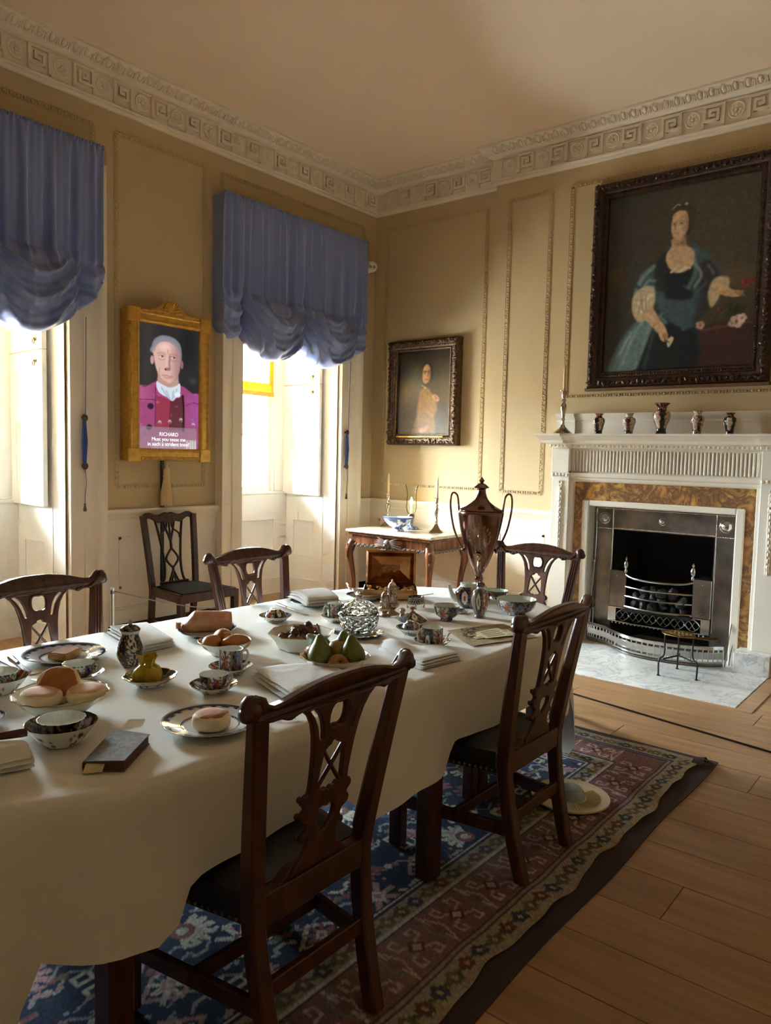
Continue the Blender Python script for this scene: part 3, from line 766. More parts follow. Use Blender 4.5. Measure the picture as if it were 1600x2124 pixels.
p.line([(.455, .2), (.45, .28), (.43, .335)], .016, (226, 186, 172), 1.2, .7); p.line([(.50, .24), (.49, .30), (.50, .34)], .03, (110, 74, 72), 1.5, .6); p.ell(.455, .345, .05, .013, (150, 100, 92), 1.0); p.ell(.425, .35, .015, .006, (80, 46, 46), .6)
p.line([(.37, .40), (.42, .395), (.48, .402), (.55, .40)], .011, (140, 86, 82), 1.1, .85); p.line([(.40, .412), (.47, .418), (.52, .412)], .013, (178, 116, 110), .9); p.line([(.33, .34), (.315, .38), (.335, .41)], .012, (156, 112, 104), 1.0, .8); p.line([(.46, .185), (.465, .22)], .008, (140, 96, 92), .6, .8)
p.grad((150, 140, 140), lambda X, Y: ((Y > .815) & (X < .97))*.55)
p.grad((210, 210, 206), lambda X, Y: ((Y > .93) & (X > .19) & (X < .96) & (np.sin(X*2*PI*36) > -.1) & ((X > .78) | (Y > .94)))*np.where(X > .78, .85, .45)); p.grad((210, 210, 206), lambda X, Y: ((Y > .915) & (X > .78) & (X < .96) & (np.sin(X*2*PI*36) > -.1))*.8)
sme = p.mesh('screen', (.098, .004, 1.04), (1, 0, 0), (0, 0, 1), .546, .955)
scr = obj('screen', sme, M_screen, r)
mb = MB(); box(mb, .09, .65, .006, .02, .08, 1.045); mb.build('screen_panel', mat('screen_back', (12, 12, 14), .3), r)
M_txt = mat('caption_text', (235, 240, 245), .5, emit=(235, 240, 245), estr=.24)
def text_mesh(s, size, align='CENTER'):
    cu = bpy.data.curves.new('txt', 'FONT'); cu.body = s; cu.size = size; cu.align_x = align; cu.extrude = .0004; cu.resolution_u = 3
    ob = bpy.data.objects.new('txt', cu); COL.objects.link(ob); bpy.context.view_layer.update()
    dg = bpy.context.evaluated_depsgraph_get(); me = bpy.data.meshes.new_from_object(ob.evaluated_get(dg)); bpy.data.objects.remove(ob); bpy.data.curves.remove(cu); return me
for s, z in (('RICHARD', .192), ('Must you tease me', .153), ('in such a strident tone?', .115)):
    o = obj('caption_line', text_mesh(s, .041), M_txt, scr); o.location = (.098+.262, .0025, z); o.rotation_euler = (PI/2, 0, 0)
# the tassel below it and the dark cable cover running down the wall
t = thing('tassel', 'cream thread tassel hanging under the gilt screen frame', 'tassel', (3.61, 5.13, 1.05))
mb = MB(); lathe(mb, [(0, .18), (.028, .18), (.032, .19), (.026, .215), (.030, .235), (.024, .25), (.028, .275), (.024, .295), (.012, .305), (.006, .345)], 16); mb.build('tassel_head', M_tas, t)
mb = MB(); rg = random.Random(5)
for k in range(64):
    a = 2*PI*k/64; ra = .030; rb_ = rg.uniform(.040, .047); tube(mb, [(ra*math.cos(a), ra*math.sin(a)*.8, .185), (rb_*math.cos(a), rb_*math.sin(a)*.8, .1), (rb_*1.05*math.cos(a+.05), rb_*.85*math.sin(a+.05), rg.uniform(0, .012))], .0034, 4)
lathe(mb, [(.028, .185), (.037, .1), (.040, .01)], 16, closed=False); s_ = mb.build('tassel_fringe', M_tas, t); s_['kind'] = 'stuff'
mb = MB(); cbox(mb, -.014, .014, .048, .064, -.62, .38, .003); mb.build('cable_cover', M_black, t)

# 2. portrait of a young man in a carved brown frame on the wall beside the chimney breast (local x right = -y)
M_cfr = mat('carved_brown_gilt', (104, 78, 50), .42, metal=.45, bump=.5, bscale=60, rgb2=(62, 44, 30), vscale=34)
r = thing('framed_portrait', 'portrait of a long haired young man in a yellow coat, carved brown frame', 'painting', (X1, 4.935, 1.60), -PI/2)
W, H = .86, 1.045
mb = MB(); mitre_frame(mb, Mo, W, H, [(0, 0), (0, .06), (.012, .078), (.03, .084), (.07, .07), (.085, .055), (.098, .062), (.108, .058), (.112, .035)]); fr = mb.build('frame', M_cfr, r)
mb = MB(); carve(mb, Mo, W, H, .03, .082, .021, .034, 11); carve(mb, Mo, W, H, .062, .07, .011, .022, 12); b_ = mb.build('carving', M_cfr, r); b_['kind'] = 'stuff'
mb = MB(); cbox(mb, .12, W-.16, -.070, -.052, .075, .092, .003); tag(mb.build('brass_strip', mat('pale_brass', (200, 160, 84), .3, metal=1), r), 'narrow brass title strip')
p = Painter(120, 150, (58, 48, 34))
p.grad((110, 92, 62), lambda X, Y: np.clip((X-.6)*1.8, 0, .6)*np.clip(1-abs(Y-.55)*2, 0, 1)); p.ell(.08, .28, .3, .2, (24, 20, 20), al=.9, soft=.9)
p.grad((128, 122, 116), lambda X, Y: np.clip(.9-X*1.7, 0, 1)*np.clip((Y-.28)*3, 0, 1)*np.clip((1.1-Y)*2, 0, 1)*.7); p.grad((150, 120, 76), lambda X, Y: np.exp(-((X-.16)/.1)**2-((Y-.5)/.14)**2)*.6)
p.sp([(.30, 1.03), (.36, .80), (.40, .60), (.44, .48), (.50, .43), (.58, .45), (.66, .52), (.73, .60), (.76, .72), (.70, .80), (.74, .9), (.70, 1.03)], (156, 116, 54), 1.6)
p.grad((120, 112, 100), lambda X, Y: np.clip((Y-.62)*1.6, 0, .75))  # grey gradients paint window glare into the lower canvas
for a_ in (((.44, .5), (.48, .56), (.46, .66)), ((.5, .52), (.56, .6), (.66, .66)), ((.54, .66), (.62, .74), (.7, .8)), ((.42, .62), (.44, .72), (.4, .84)), ((.56, .56), (.62, .6), (.7, .62))): p.line(a_, .02, (190, 150, 84), 1.2, .55)
for a_ in (((.47, .54), (.52, .64), (.62, .72)), ((.52, .74), (.6, .8), (.68, .84))): p.line(a_, .018, (96, 66, 30), 1.2, .6)
p.sp([(.40, .22), (.46, .155), (.54, .14), (.62, .17), (.66, .24), (.68, .32), (.64, .38), (.58, .4), (.47, .45), (.40, .45), (.33, .40), (.34, .32)], (34, 24, 18), 1.6)
p.sp([(.475, .26), (.49, .2), (.55, .165), (.60, .19), (.62, .25), (.62, .31), (.595, .37), (.54, .40), (.49, .38), (.465, .33)], (204, 152, 104), 1.0)
p.grad((96, 60, 38), lambda X, Y: np.clip((X-.56)*9, 0, .6)*(((X-.545)/.08)**2+((Y-.29)/.12)**2 < 1)); p.ell(.52, .21, .03, .03, (226, 182, 136), al=.7, soft=.9)
for x in (.515, .585): p.ell(x, .265, .018, .006, (50, 32, 24), .5); p.line([(x-.025, .252), (x, .248), (x+.025, .254)], .008, (84, 52, 34), .5)
p.line([(.565, .25), (.575, .3), (.56, .315)], .010, (150, 100, 66), .6); p.line([(.52, .348), (.55, .343), (.58, .35)], .010, (150, 74, 60), .6); p.line([(.46, .415), (.50, .43), (.53, .45)], .018, (206, 196, 176), .8)
p.sp([(.66, .54), (.72, .53), (.78, .56), (.80, .6), (.74, .61), (.68, .58)], (208, 156, 122), .8); p.sp([(.40, .95), (.48, .92), (.56, .90), (.62, .91), (.58, .95), (.48, .985)], (200, 146, 120), 1.0)
for k in range(4): p.line([(.7+.02*k, .545+.008*k), (.735+.018*k, .59)], .008, (150, 100, 80), .5); p.line([(.44+.03*k, .93+.004*k), (.47+.03*k, .97-.006*k)], .008, (226, 180, 156), .6)
p.noise(.05, 3)
obj('canvas', p.mesh('canvas', (.108, -.03, H-.106), (1, 0, 0), (0, 0, 1), W-.216, H-.212), M_oil, r)
# 3. lady over the mantel
M_lfr = mat('dark_carved_oak', (70, 46, 30), .36, metal=.2, bump=.5, bscale=50, rgb2=(38, 24, 18), vscale=30)
r = thing('framed_portrait', 'large portrait of a seated lady in a blue silk gown over the mantelpiece', 'painting', (XB, 2.73, 2.09), -PI/2)
W, H = 1.40, 1.655
mb = MB(); mitre_frame(mb, Mo, W, H, [(0, 0), (0, .04), (.012, .06), (.04, .078), (.075, .066), (.088, .046), (.112, .05), (.126, .044), (.132, .022)]); mb.build('frame', M_lfr, r)
mb = MB(); carve(mb, Mo, W, H, .04, .074, .022, .040, 21); b_ = mb.build('carving', M_lfr, r); b_['kind'] = 'stuff'
mb = MB(); carve(mb, Mo, W, H, .104, .05, .009, .020, 22); b_ = mb.build('inner_carving', M_lfr, r); b_['kind'] = 'stuff'
mb = MB(); cbox(mb, -.01, W+.01, -.06, .0, -.022, .001, .004); mb.build('ledge_strip', mat('oak_strip', (112, 84, 54), .5, bump=.2), r)
p = Painter(220, 270, (68, 65, 56))
p.grad((84, 78, 62), lambda X, Y: np.exp(-((X-.75)/.4)**2-((Y-.35)/.35)**2)*.7); p.grad((48, 50, 48), lambda X, Y: np.clip(.5-X, 0, 1)*.9); p.grad((120, 90, 60), lambda X, Y: np.exp(-((X-.85)/.25)**2-((Y-.53)/.05)**2)*.5); p.grad((104, 72, 44), lambda X, Y: np.exp(-((X-.08)/.05)**2-((Y-.45)/.06)**2)*.6)
bl, bd, blt = (62, 90, 104), (28, 42, 54), (126, 158, 166)
# skirt
p.sp([(.02, 1.02), (.06, .93), (.12, .82), (.22, .72), (.34, .66), (.46, .62), (.58, .64), (.64, .72), (.66, .82), (.68, 1.02)], (44, 66, 78), 1.6)
p.sp([(.04, 1.02), (.10, .86), (.20, .75), (.31, .69), (.36, .74), (.30, .86), (.22, 1.02)], (92, 124, 134), 2.0); p.sp([(.36, .76), (.5, .75), (.64, .8), (.66, 1.02), (.26, 1.02)], (24, 32, 42), 3.0, .85)
for a_, w_, c_ in ((((.30, .70), (.22, .80), (.14, .96)), .02, blt), (((.35, .70), (.30, .84), (.24, .98)), .03, (118, 144, 140)), (((.26, .71), (.14, .82), (.06, .96)), .014, (70, 100, 112)), (((.38, .72), (.34, .86), (.30, 1.0)), .02, (54, 76, 88)), (((.2, .78), (.12, .9)), .015, (150, 176, 178)), (((.50, .67), (.58, .72), (.56, .78)), .03, (96, 126, 132)), (((.44, .66), (.40, .70), (.44, .74)), .02, (112, 142, 146))): p.line(a_, w_, c_, 1.4, .8)
# shawl and bodice
p.sp([(.37, .40), (.42, .335), (.47, .33), (.47, .42), (.50, .47), (.58, .46), (.60, .38), (.585, .31), (.64, .34), (.72, .41), (.77, .47), (.79, .53), (.74, .58), (.70, .66), (.64, .76), (.56, .78), (.42, .70), (.36, .62), (.24, .60), (.20, .55), (.24, .47), (.30, .42)], bl, 1.4)
p.sp([(.45, .44), (.56, .46), (.63, .43), (.62, .55), (.60, .62), (.50, .62), (.42, .58)], bd, 1.5); p.sp([(.36, .39), (.44, .34), (.48, .46), (.46, .54), (.38, .56), (.34, .46)], (38, 44, 52), 1.6, .85)
p.sp([(.64, .44), (.72, .43), (.78, .52), (.74, .58), (.70, .70), (.62, .76), (.66, .62), (.64, .54)], (52, 52, 64), 2.0, .9)
for a_, w_, c_ in ((((.22, .56), (.26, .48), (.34, .42)), .03, (112, 148, 156)), (((.25, .58), (.30, .5), (.35, .5)), .02, blt), (((.22, .52), (.3, .55)), .02, (40, 60, 72)), (((.60, .36), (.62, .48), (.58, .56)), .03, (92, 124, 130)), (((.62, .44), (.66, .50), (.62, .56)), .02, (134, 160, 160)), (((.70, .45), (.74, .5)), .015, (110, 126, 136)), (((.55, .55), (.64, .58), (.70, .54)), .014, (80, 104, 114))): p.line(a_, w_, c_, 1.2, .8)
# neck, chest
p.sp([(.455, .285), (.54, .285), (.55, .325), (.60, .36), (.61, .42), (.585, .455), (.52, .475), (.465, .46), (.42, .40), (.425, .355), (.455, .325)], (206, 168, 128), 1.0)
p.grad((150, 108, 76), lambda X, Y: np.exp(-((X-.535)/.02)**2-((Y-.305)/.025)**2)*.6); p.line([(.46, .465), (.49, .45), (.52, .465), (.55, .448), (.585, .452)], .016, (216, 208, 188), .8)
# head
p.sp([(.435, .20), (.45, .13), (.50, .105), (.57, .11), (.60, .155), (.60, .22), (.57, .27), (.54, .27), (.55, .17), (.48, .15), (.45, .17)], (70, 56, 42), 1.2)
p.sp([(.447, .20), (.455, .155), (.49, .135), (.54, .145), (.558, .19), (.555, .24), (.53, .28), (.495, .298), (.465, .28), (.447, .24)], (208, 172, 134), .9)
p.grad((150, 110, 82), lambda X, Y: np.clip((X-.51)*14, 0, .55)*(((X-.505)/.055)**2+((Y-.22)/.078)**2 < 1)); p.ell(.487, .16, .03, .018, (224, 192, 156), al=.7, soft=.9)
for x in (.464, .513): p.ell(x, .205, .011, .004, (96, 70, 54), .7, .9); p.line([(x-.016, .194), (x, .191), (x+.015, .194)], .004, (150, 112, 84), .7, .6)
p.line([(.478, .195), (.470, .225), (.476, .237)], .007, (162, 118, 90), .6); p.line([(.462, .258), (.478, .255), (.497, .26)], .006, (176, 108, 90), .7, .8); p.ell(.466, .238, .02, .012, (214, 150, 120), al=.5, soft=.9)
p.line([(.45, .12), (.48, .10), (.5, .105)], .006, (190, 170, 160), .7); p.ell(.54, .105, .012, .008, (190, 170, 166), .8)
p.sp([(.462, .288), (.48, .302), (.505, .305), (.53, .292), (.548, .27), (.546, .30), (.54, .318), (.50, .325), (.465, .312)], (150, 112, 84), 1.6, .75); p.line([(.455, .265), (.475, .290), (.50, .298), (.53, .283)], .004, (164, 122, 92), .8, .8)
# right sleeve lace, arms, hands
p.sp([(.20, .58), (.26, .53), (.34, .53), (.36, .60), (.34, .66), (.28, .72), (.24, .72), (.20, .66)], (196, 180, 144), 1.2)
for i in range(14): rg = random.Random(i); p.line([(.22+.12*rg.random(), .56+.02*rg.random()), (.22+.1*rg.random(), .66+.05*rg.random())], .008, (150, 134, 104) if i % 2 else (224, 212, 184), .7, .6)
p.sp([(.27, .68), (.33, .64), (.40, .72), (.44, .77), (.40, .80), (.35, .76)], (204, 164, 122), 1.0); p.sp([(.40, .765), (.44, .77), (.46, .81), (.455, .835), (.43, .845), (.41, .83), (.395, .80)], (208, 168, 126), .8)
for k in range(3): p.line([(.425+.012*k, .80), (.44+.01*k, .84)], .005, (150, 108, 80), .5)
p.sp([(.455, .84), (.48, .82), (.50, .83), (.48, .87), (.46, .875)], (206, 186, 160), .8); p.line([(.44, .835), (.47, .85)], .006, (80, 90, 50), .5)
p.sp([(.72, .56), (.76, .52), (.83, .53), (.84, .58), (.80, .60), (.76, .66), (.73, .68), (.71, .62)], (190, 172, 138), 1.2); p.sp([(.75, .57), (.80, .565), (.87, .60), (.90, .605), (.93, .61), (.91, .635), (.86, .635), (.78, .61)], (206, 166, 124), .9)
for k in range(3): p.line([(.88+.015*k, .61), (.91+.015*k, .635)], .005, (150, 108, 80), .5)
# ledge with flowers
p.sp([(.66, .80), (.70, .775), (1.02, .755), (1.02, 1.02), (.68, 1.02), (.69, .9)], (72, 42, 44), 1.6, .95); p.line([(.68, .80), (.84, .785), (1.0, .775)], .014, (110, 84, 66), 1.0, .8)
p.ell(.88, .70, .1, .06, (40, 50, 38), al=.9, soft=.9)
for (x, y, rr, c_) in ((.90, .765, .045, (214, 178, 164)), (.67, .77, .03, (190, 140, 130)), (.94, .57, .03, (150, 40, 40)), (.98, .56, .02, (140, 36, 40)), (.80, .70, .03, (110, 50, 54)), (.93, .75, .03, (226, 200, 190)), (.87, .775, .025, (200, 160, 150))):
    for k in range(5): p.ell(x+rr*.55*math.cos(k*1.257), y+rr*.45*math.sin(k*1.257), rr*.5, rr*.36, tuple(min(255, v_+(k % 2)*14) for v_ in c_), .8, .9)
    p.ell(x, y, rr*.25, rr*.2, tuple(v_*.6 for v_ in c_), .8)
for i in range(16): rg = random.Random(i+40); x = rg.uniform(.76, .98); y = rg.uniform(.66, .78); p.line([(x, y), (x+rg.uniform(-.03, .03), y+rg.uniform(-.03, .03))], .008, (70, 84, 56), .7, .7)
p.img = p.img*.72+(p.img.mean(axis=2, keepdims=True)*np.array((1.02, 1.0, .93)))*.28; p.img *= 1.05
p.noise(.04, 9)
obj('canvas', p.mesh('canvas', (.128, -.018, H-.128), (1, 0, 0), (0, 0, 1), W-.256, H-.256), M_oil, r)

# ---- security camera by the corner
M_cctv = mat('cctv_white', (226, 226, 222), .35); M_lens = mat('cctv_lens', (18, 18, 20), .1)
r = thing('security_camera', 'white dome security camera mounted on the wall by the corner', 'camera', (6.08, Y1, 3.42))
Mc = Mt(0, 0, 0, rx=PI/2)
mb = MB(); lathe(mb, [(0, 0), (.062, 0), (.064, .03), (.058, .045), (.05, .055), (0, .056)], 24, Mc); box(mb, -.085, -.055, -.03, 0, -.012, .012); mb.build('mounting_ring', M_cctv, r)
Md = Mt(.005, -.07, -.005)
mb = MB(); ball(mb, (0, 0, 0), .056, 20, 12, Md); hd = mb.build('dome', M_cctv, r)
mb = MB(); dv = Vector((-.72, -.66, -.22)).normalized(); Mq = Matrix.Translation(Vector((.005, -.07, -.005))+dv*.045) @ dv.to_track_quat('Z', 'Y').to_matrix().to_4x4()
lathe(mb, [(0, .006), (.034, .006), (.036, 0), (.036, -.01)], 20, Mq @ Matrix.Diagonal((1.15, .75, 1, 1))); mb.build('face_plate', M_cctv, r)
mb = MB()
for s in (-.018, .018): lathe(mb, [(0, .004), (.006, .004), (.009, .010), (.013, .010), (.013, .004)], 16, Mq @ Mt(s, 0, .001), closed=False)
mb.build('lens', M_lens, r)
# ================================================================== CHAIRS
def wood(name, a, b, rough=.32, sc=(14, 14, 1.6), bump=.05):
    m = mat(name, a, rough, rgb2=b, vscale=2.2, stretch=sc, bump=bump, bscale=8, coat=.15, objrand=.12); return m
M_mah = wood('mahogany', (54, 25, 17), (88, 46, 29))
M_leather = mat('black_leather', (20, 20, 23), .42, bump=.12, bscale=90)
M_nail = mat('brass_nail', (150, 112, 60), .3, metal=1)
M_cane = mat('black_horsehair', (34, 36, 38), .8, bump=.35, bscale=260)
def mirror(pts): return pts+[(-x, z) for x, z in reversed(pts) if abs(x) > 1e-6]
def stile_y(z):     # rake of back legs and uprights, local y (back is negative)
    if z < .42: return -.075*((.42-z)/.42)**1.6
    return -.085*((z-.42)/.53)**1.15
def bent(mb, v, f, dy=0.0, bow=0.0, bw=.27):
    """plate verts (x, z, t) -> chair back surface; bow: plan curve"""
    mb.add([(x, stile_y(z)+dy+t+bow*(1-(x/bw)**2), z) for x, z, t in v], f)
def quadbar(mb, p, q, w, h, b=.003):
    """straight bar p->q with cross-section w (horizontal) x h"""
    p, q = Vector(p), Vector(q); d = q-p; L = d.length
    Mx = Matrix.Translation(p) @ d.to_track_quat('X', 'Z').to_matrix().to_4x4()
    cbox(mb, 0, L, -w/2, w/2, -h/2, h/2, b, Mx)
def back_leg(s):
    mb = MB(); zs = [0, .06, .12, .2, .28, .36, .42, .48, .56, .64, .72, .80, .88, .905]; V = []; F = []
    for i, z in enumerate(zs):
        xc = s*(.175+.02*min(z/.45, 1)+.055*max(0, (z-.45)/.45)); y = stile_y(z)
        w = .044 if z < .5 else .044+.004*math.sin((z-.5)*5); d = .046 if z < .5 else .046-.016*(z-.5)/.4
        b = .005
        V += [(xc-w/2+b, y-d/2, z), (xc+w/2-b, y-d/2, z), (xc+w/2, y-d/2+b, z), (xc+w/2, y+d/2-b, z), (xc+w/2-b, y+d/2, z), (xc-w/2+b, y+d/2, z), (xc-w/2, y+d/2-b, z), (xc-w/2, y-d/2+b, z)]
    n = len(zs)
    for i in range(n-1):
        for k in range(8): k2 = (k+1) % 8; F.append((i*8+k, i*8+k2, (i+1)*8+k2, (i+1)*8+k))
    F.append(tuple(range(8))[::-1]); F.append(tuple((n-1)*8+k for k in range(8)))
    mb.add(V, F); return mb
def dining_chair():
    r = thing('dining_chair', 'x', 'chair')
    for s in (-1, 1):
        l = back_leg(s).build('leg', M_mah, r)
        mb = MB()
        for k in (-1, 0, 1):
            pth = []
            for z in (.47, .55, .63, .71, .79, .87, .895):
                xc = s*(.195+.055*max(0, (z-.45)/.45)); d = .046-.016*(z-.5)/.4; pth.append((xc+k*.0125, stile_y(z)+d/2, z))
            tube(mb, pth, .0052, 6)
        mb.build('reeding', M_mah, l)
        mb = MB(); x, y = s*.255, .415
        cbox(mb, x-.026, x+.026, y-.026, y+.026, 0, .40, .005); box(mb, x-.012, x+.012, y-.0268, y-.02, .03, .36); mb.build('leg', M_mah, r)
    # crest rail
    top = [(0, .966), (.05, .965), (.10, .959), (.15, .948), (.19, .937), (.222, .932), (.238, .940), (.248, .956), (.262, .962), (.276, .957), (.286, .944), (.291, .928), (.286, .913), (.274, .905), (.262, .900), (.245, .894),
           (.22, .892), (.195, .893), (.178, .886), (.165, .884), (.152, .890), (.13, .896), (.10, .900), (.06, .900), (.035, .893), (.018, .899), (0, .897)]
    v, f = fill2d(mirror(top), (), .030, .006); mb = MB(); bent(mb, v, f, 0, -.018)
    for s in (-1, 1):
        ball(mb, (s*.272, stile_y(.93)+.004, .932), (.026, .026, .032), 10, 6); ball(mb, (s*.288, stile_y(.93)+.002, .922), (.014, .022, .018), 8, 5)
        for k in range(3): tube(mb, smooth_path([(s*(.205+.012*k), stile_y(.90)+.018, .897+.006*k), (s*(.235+.01*k), stile_y(.92)+.020, .915+.008*k), (s*(.262+.006*k), stile_y(.94)+.016, .950-.004*k)], 4), .0055, 6)
        for q in ((.165, .892, .010), (.182, .899, .008), (.145, .902, .008), (.200, .902, .007)): ball(mb, (s*q[0], stile_y(q[1])+.016-.018*(1-(q[0]/.27)**2), q[1]), (q[2], q[2]*.8, q[2]*.8), 6, 4)
    mb.build('crest_rail', M_mah, r)
    # pierced splat
    out = [(.150, .906), (.128, .893), (.108, .876), (.092, .85), (.081, .815), (.074, .775), (.070, .73), (.068, .69), (.069, .668), (.080, .664), (.088, .654), (.087, .642), (.078, .634), (.074, .627), (.082, .620), (.088, .610), (.085, .598), (.075, .591), (.064, .586),
           (.060, .575), (.066, .563), (.075, .558), (.078, .549), (.072, .541), (.062, .543), (.055, .550), (.051, .535), (.054, .515), (.064, .497), (.080, .483), (.088, .470), (.088, .462)]
    oval = [((.034-.0015*math.cos(4*a))*math.cos(a), .856+(.036-.002*math.cos(4*a)-.004*abs(math.sin(a))**14)*math.sin(a)) for a in [2*PI*k/22 for k in range(22)]]
    slot = [(.104, .888), (.086, .868), (.070, .84), (.060, .808), (.056, .803), (.047, .803), (.050, .826), (.058, .85), (.070, .871), (.090, .890)]
    xh = mirror([(0, .790), (.010, .788), (.014, .779), (.024, .776), (.034, .768), (.040, .72), (.043, .68), (.041, .668), (.030, .672), (.022, .664), (.010, .666), (0, .658)])
    heart = mirror([(0, .612), (.012, .618), (.026, .613), (.032, .600), (.030, .582), (.020, .566), (.012, .560), (.010, .552), (.004, .548), (0, .556)])
    v, f = fill2d(mirror(out), [oval, slot, [(-x, z) for x, z in slot], xh, heart], .016, .003); mb = MB(); bent(mb, v, f, .0, -.016, .27)
    for s in (-1, 1):
        tube(mb, [(s*-.042, stile_y(.668)-.016, .668), (0, stile_y(.72)-.016, .722), (s*.038, stile_y(.775)-.016, .774)], .0065, 6, flat=.8)
        for q in ((.082, .652, .009), (.083, .609, .009), (.073, .550, .008)): ball(mb, (s*q[0], stile_y(q[1])-.004, q[1]), (q[2], .007, q[2]), 7, 5)
    tube(mb, [(x, stile_y(z)-.006, z) for x, z in oval+oval[:1]], .0045, 5)
    mb.build('splat', M_mah, r)
    # seat rails and shoe
    mb = MB(); cbox(mb, -.185, .185, -.022, .016, .372, .448, .003); v, f = fill2d(mirror([(0, .474), (.088, .474), (.098, .462), (.112, .452), (.13, .447), (0, .447)][:5])if False else [(-.13, .446), (.13, .446), (.112, .454), (.098, .464), (.090, .474), (-.090, .474), (-.098, .464), (-.112, .454)], (), .03, .002)
    bent(mb, v, f, .004); mb.build('rear_rail', M_mah, r)
    # stuffed seat
    mb = MB(); nx, ny = 14, 12; V = []; F = []
    def hw(t): return .200+.085*t
    for j in range(ny+1):
        t = j/ny; y = .018+.435*t
        for i in range(nx+1):
            u = i/nx*2-1; e = 1-max(abs(u)**6, abs(2*t-1)**6); V.append((u*hw(t), y, .447+.020*max(e, 0)+.010*(1-u*u)*(4*t*(1-t))))
    for j in range(ny):
        for i in range(nx): a = j*(nx+1)+i; F.append((a, a+1, a+nx+2, a+nx+1))
    b0 = len(V); ring = [(i, 0) for i in range(nx+1)]+[(nx, j) for j in range(1, ny+1)]+[(i, ny) for i in range(nx-1, -1, -1)]+[(0, j) for j in range(ny-1, 0, -1)]
    for i, j in ring: x, y, z = V[j*(nx+1)+i]; V.append((x, y, .372))
    n = len(ring)
    for k in range(n):
        k2 = (k+1) % n; i, j = ring[k]; i2, j2 = ring[k2]; F.append((j*(nx+1)+i, b0+k, b0+k2, j2*(nx+1)+i2))
    F.append(tuple(range(b0, b0+n))[::-1]); mb.add(V, F); st = mb.build('seat', M_leather, r, 55)
    mb = MB()
    for s in (-1, 1):
        for k in range(22):
            t = k/21; ball(mb, (s*(hw(t)+.001), .022+.428*t, .380), (.004, .0055, .0055), 6, 4)
        for k in range(5): ball(mb, (s*(hw(.012)+.001), .026, .392+.013*k), (.004, .0055, .0055), 6, 4)
    for k in range(24): ball(mb, (-.28+.56*k/23, .454, .380), (.0055, .004, .0055), 6, 4)
    nl = mb.build('nail_row', M_nail, st); nl['kind'] = 'stuff'
    # stretchers
    for s in (-1, 1):
        mb = MB(); quadbar(mb, (s*.188, stile_y(.17)+.02, .175), (s*.250, .392, .175), .022, .045); mb.build('stretcher', M_mah, r)
    mb = MB(); quadbar(mb, (-.215, .19, .175), (.215, .19, .175), .022, .04); mb.build('stretcher', M_mah, r)
    mb = MB(); quadbar(mb, (-.166, stile_y(.21), .215), (.166, stile_y(.21), .215), .022, .045); mb.build('stretcher', M_mah, r)
    return r
DC = dining_chair()
# local: seat towards +y. (x, y) = seat back line
chairs = [(1.335, 1.285, 0.0, 'mahogany dining chair with pierced splat in the foreground, back to the camera'),
          (2.485, 1.275, 0.0, 'mahogany dining chair near the fireplace rug corner, seen from behind'),
          (4.045, 2.12, PI/2, 'mahogany dining chair at the end of the table between urn and fireplace'),
          (2.69, 3.00, PI, 'mahogany dining chair across the table in front of the far window'),
          (1.475, 2.875, PI, 'mahogany dining chair across the table, cut off by the left edge')]
for i, (x, y, a, lab) in enumerate(chairs):
    c = DC if i == 0 else copy_tree(DC)
    c.location = (x, y, .0175); c.rotation_euler = (0, 0, a); tag(c, lab, 'chair', 'set of dining chairs around the table')
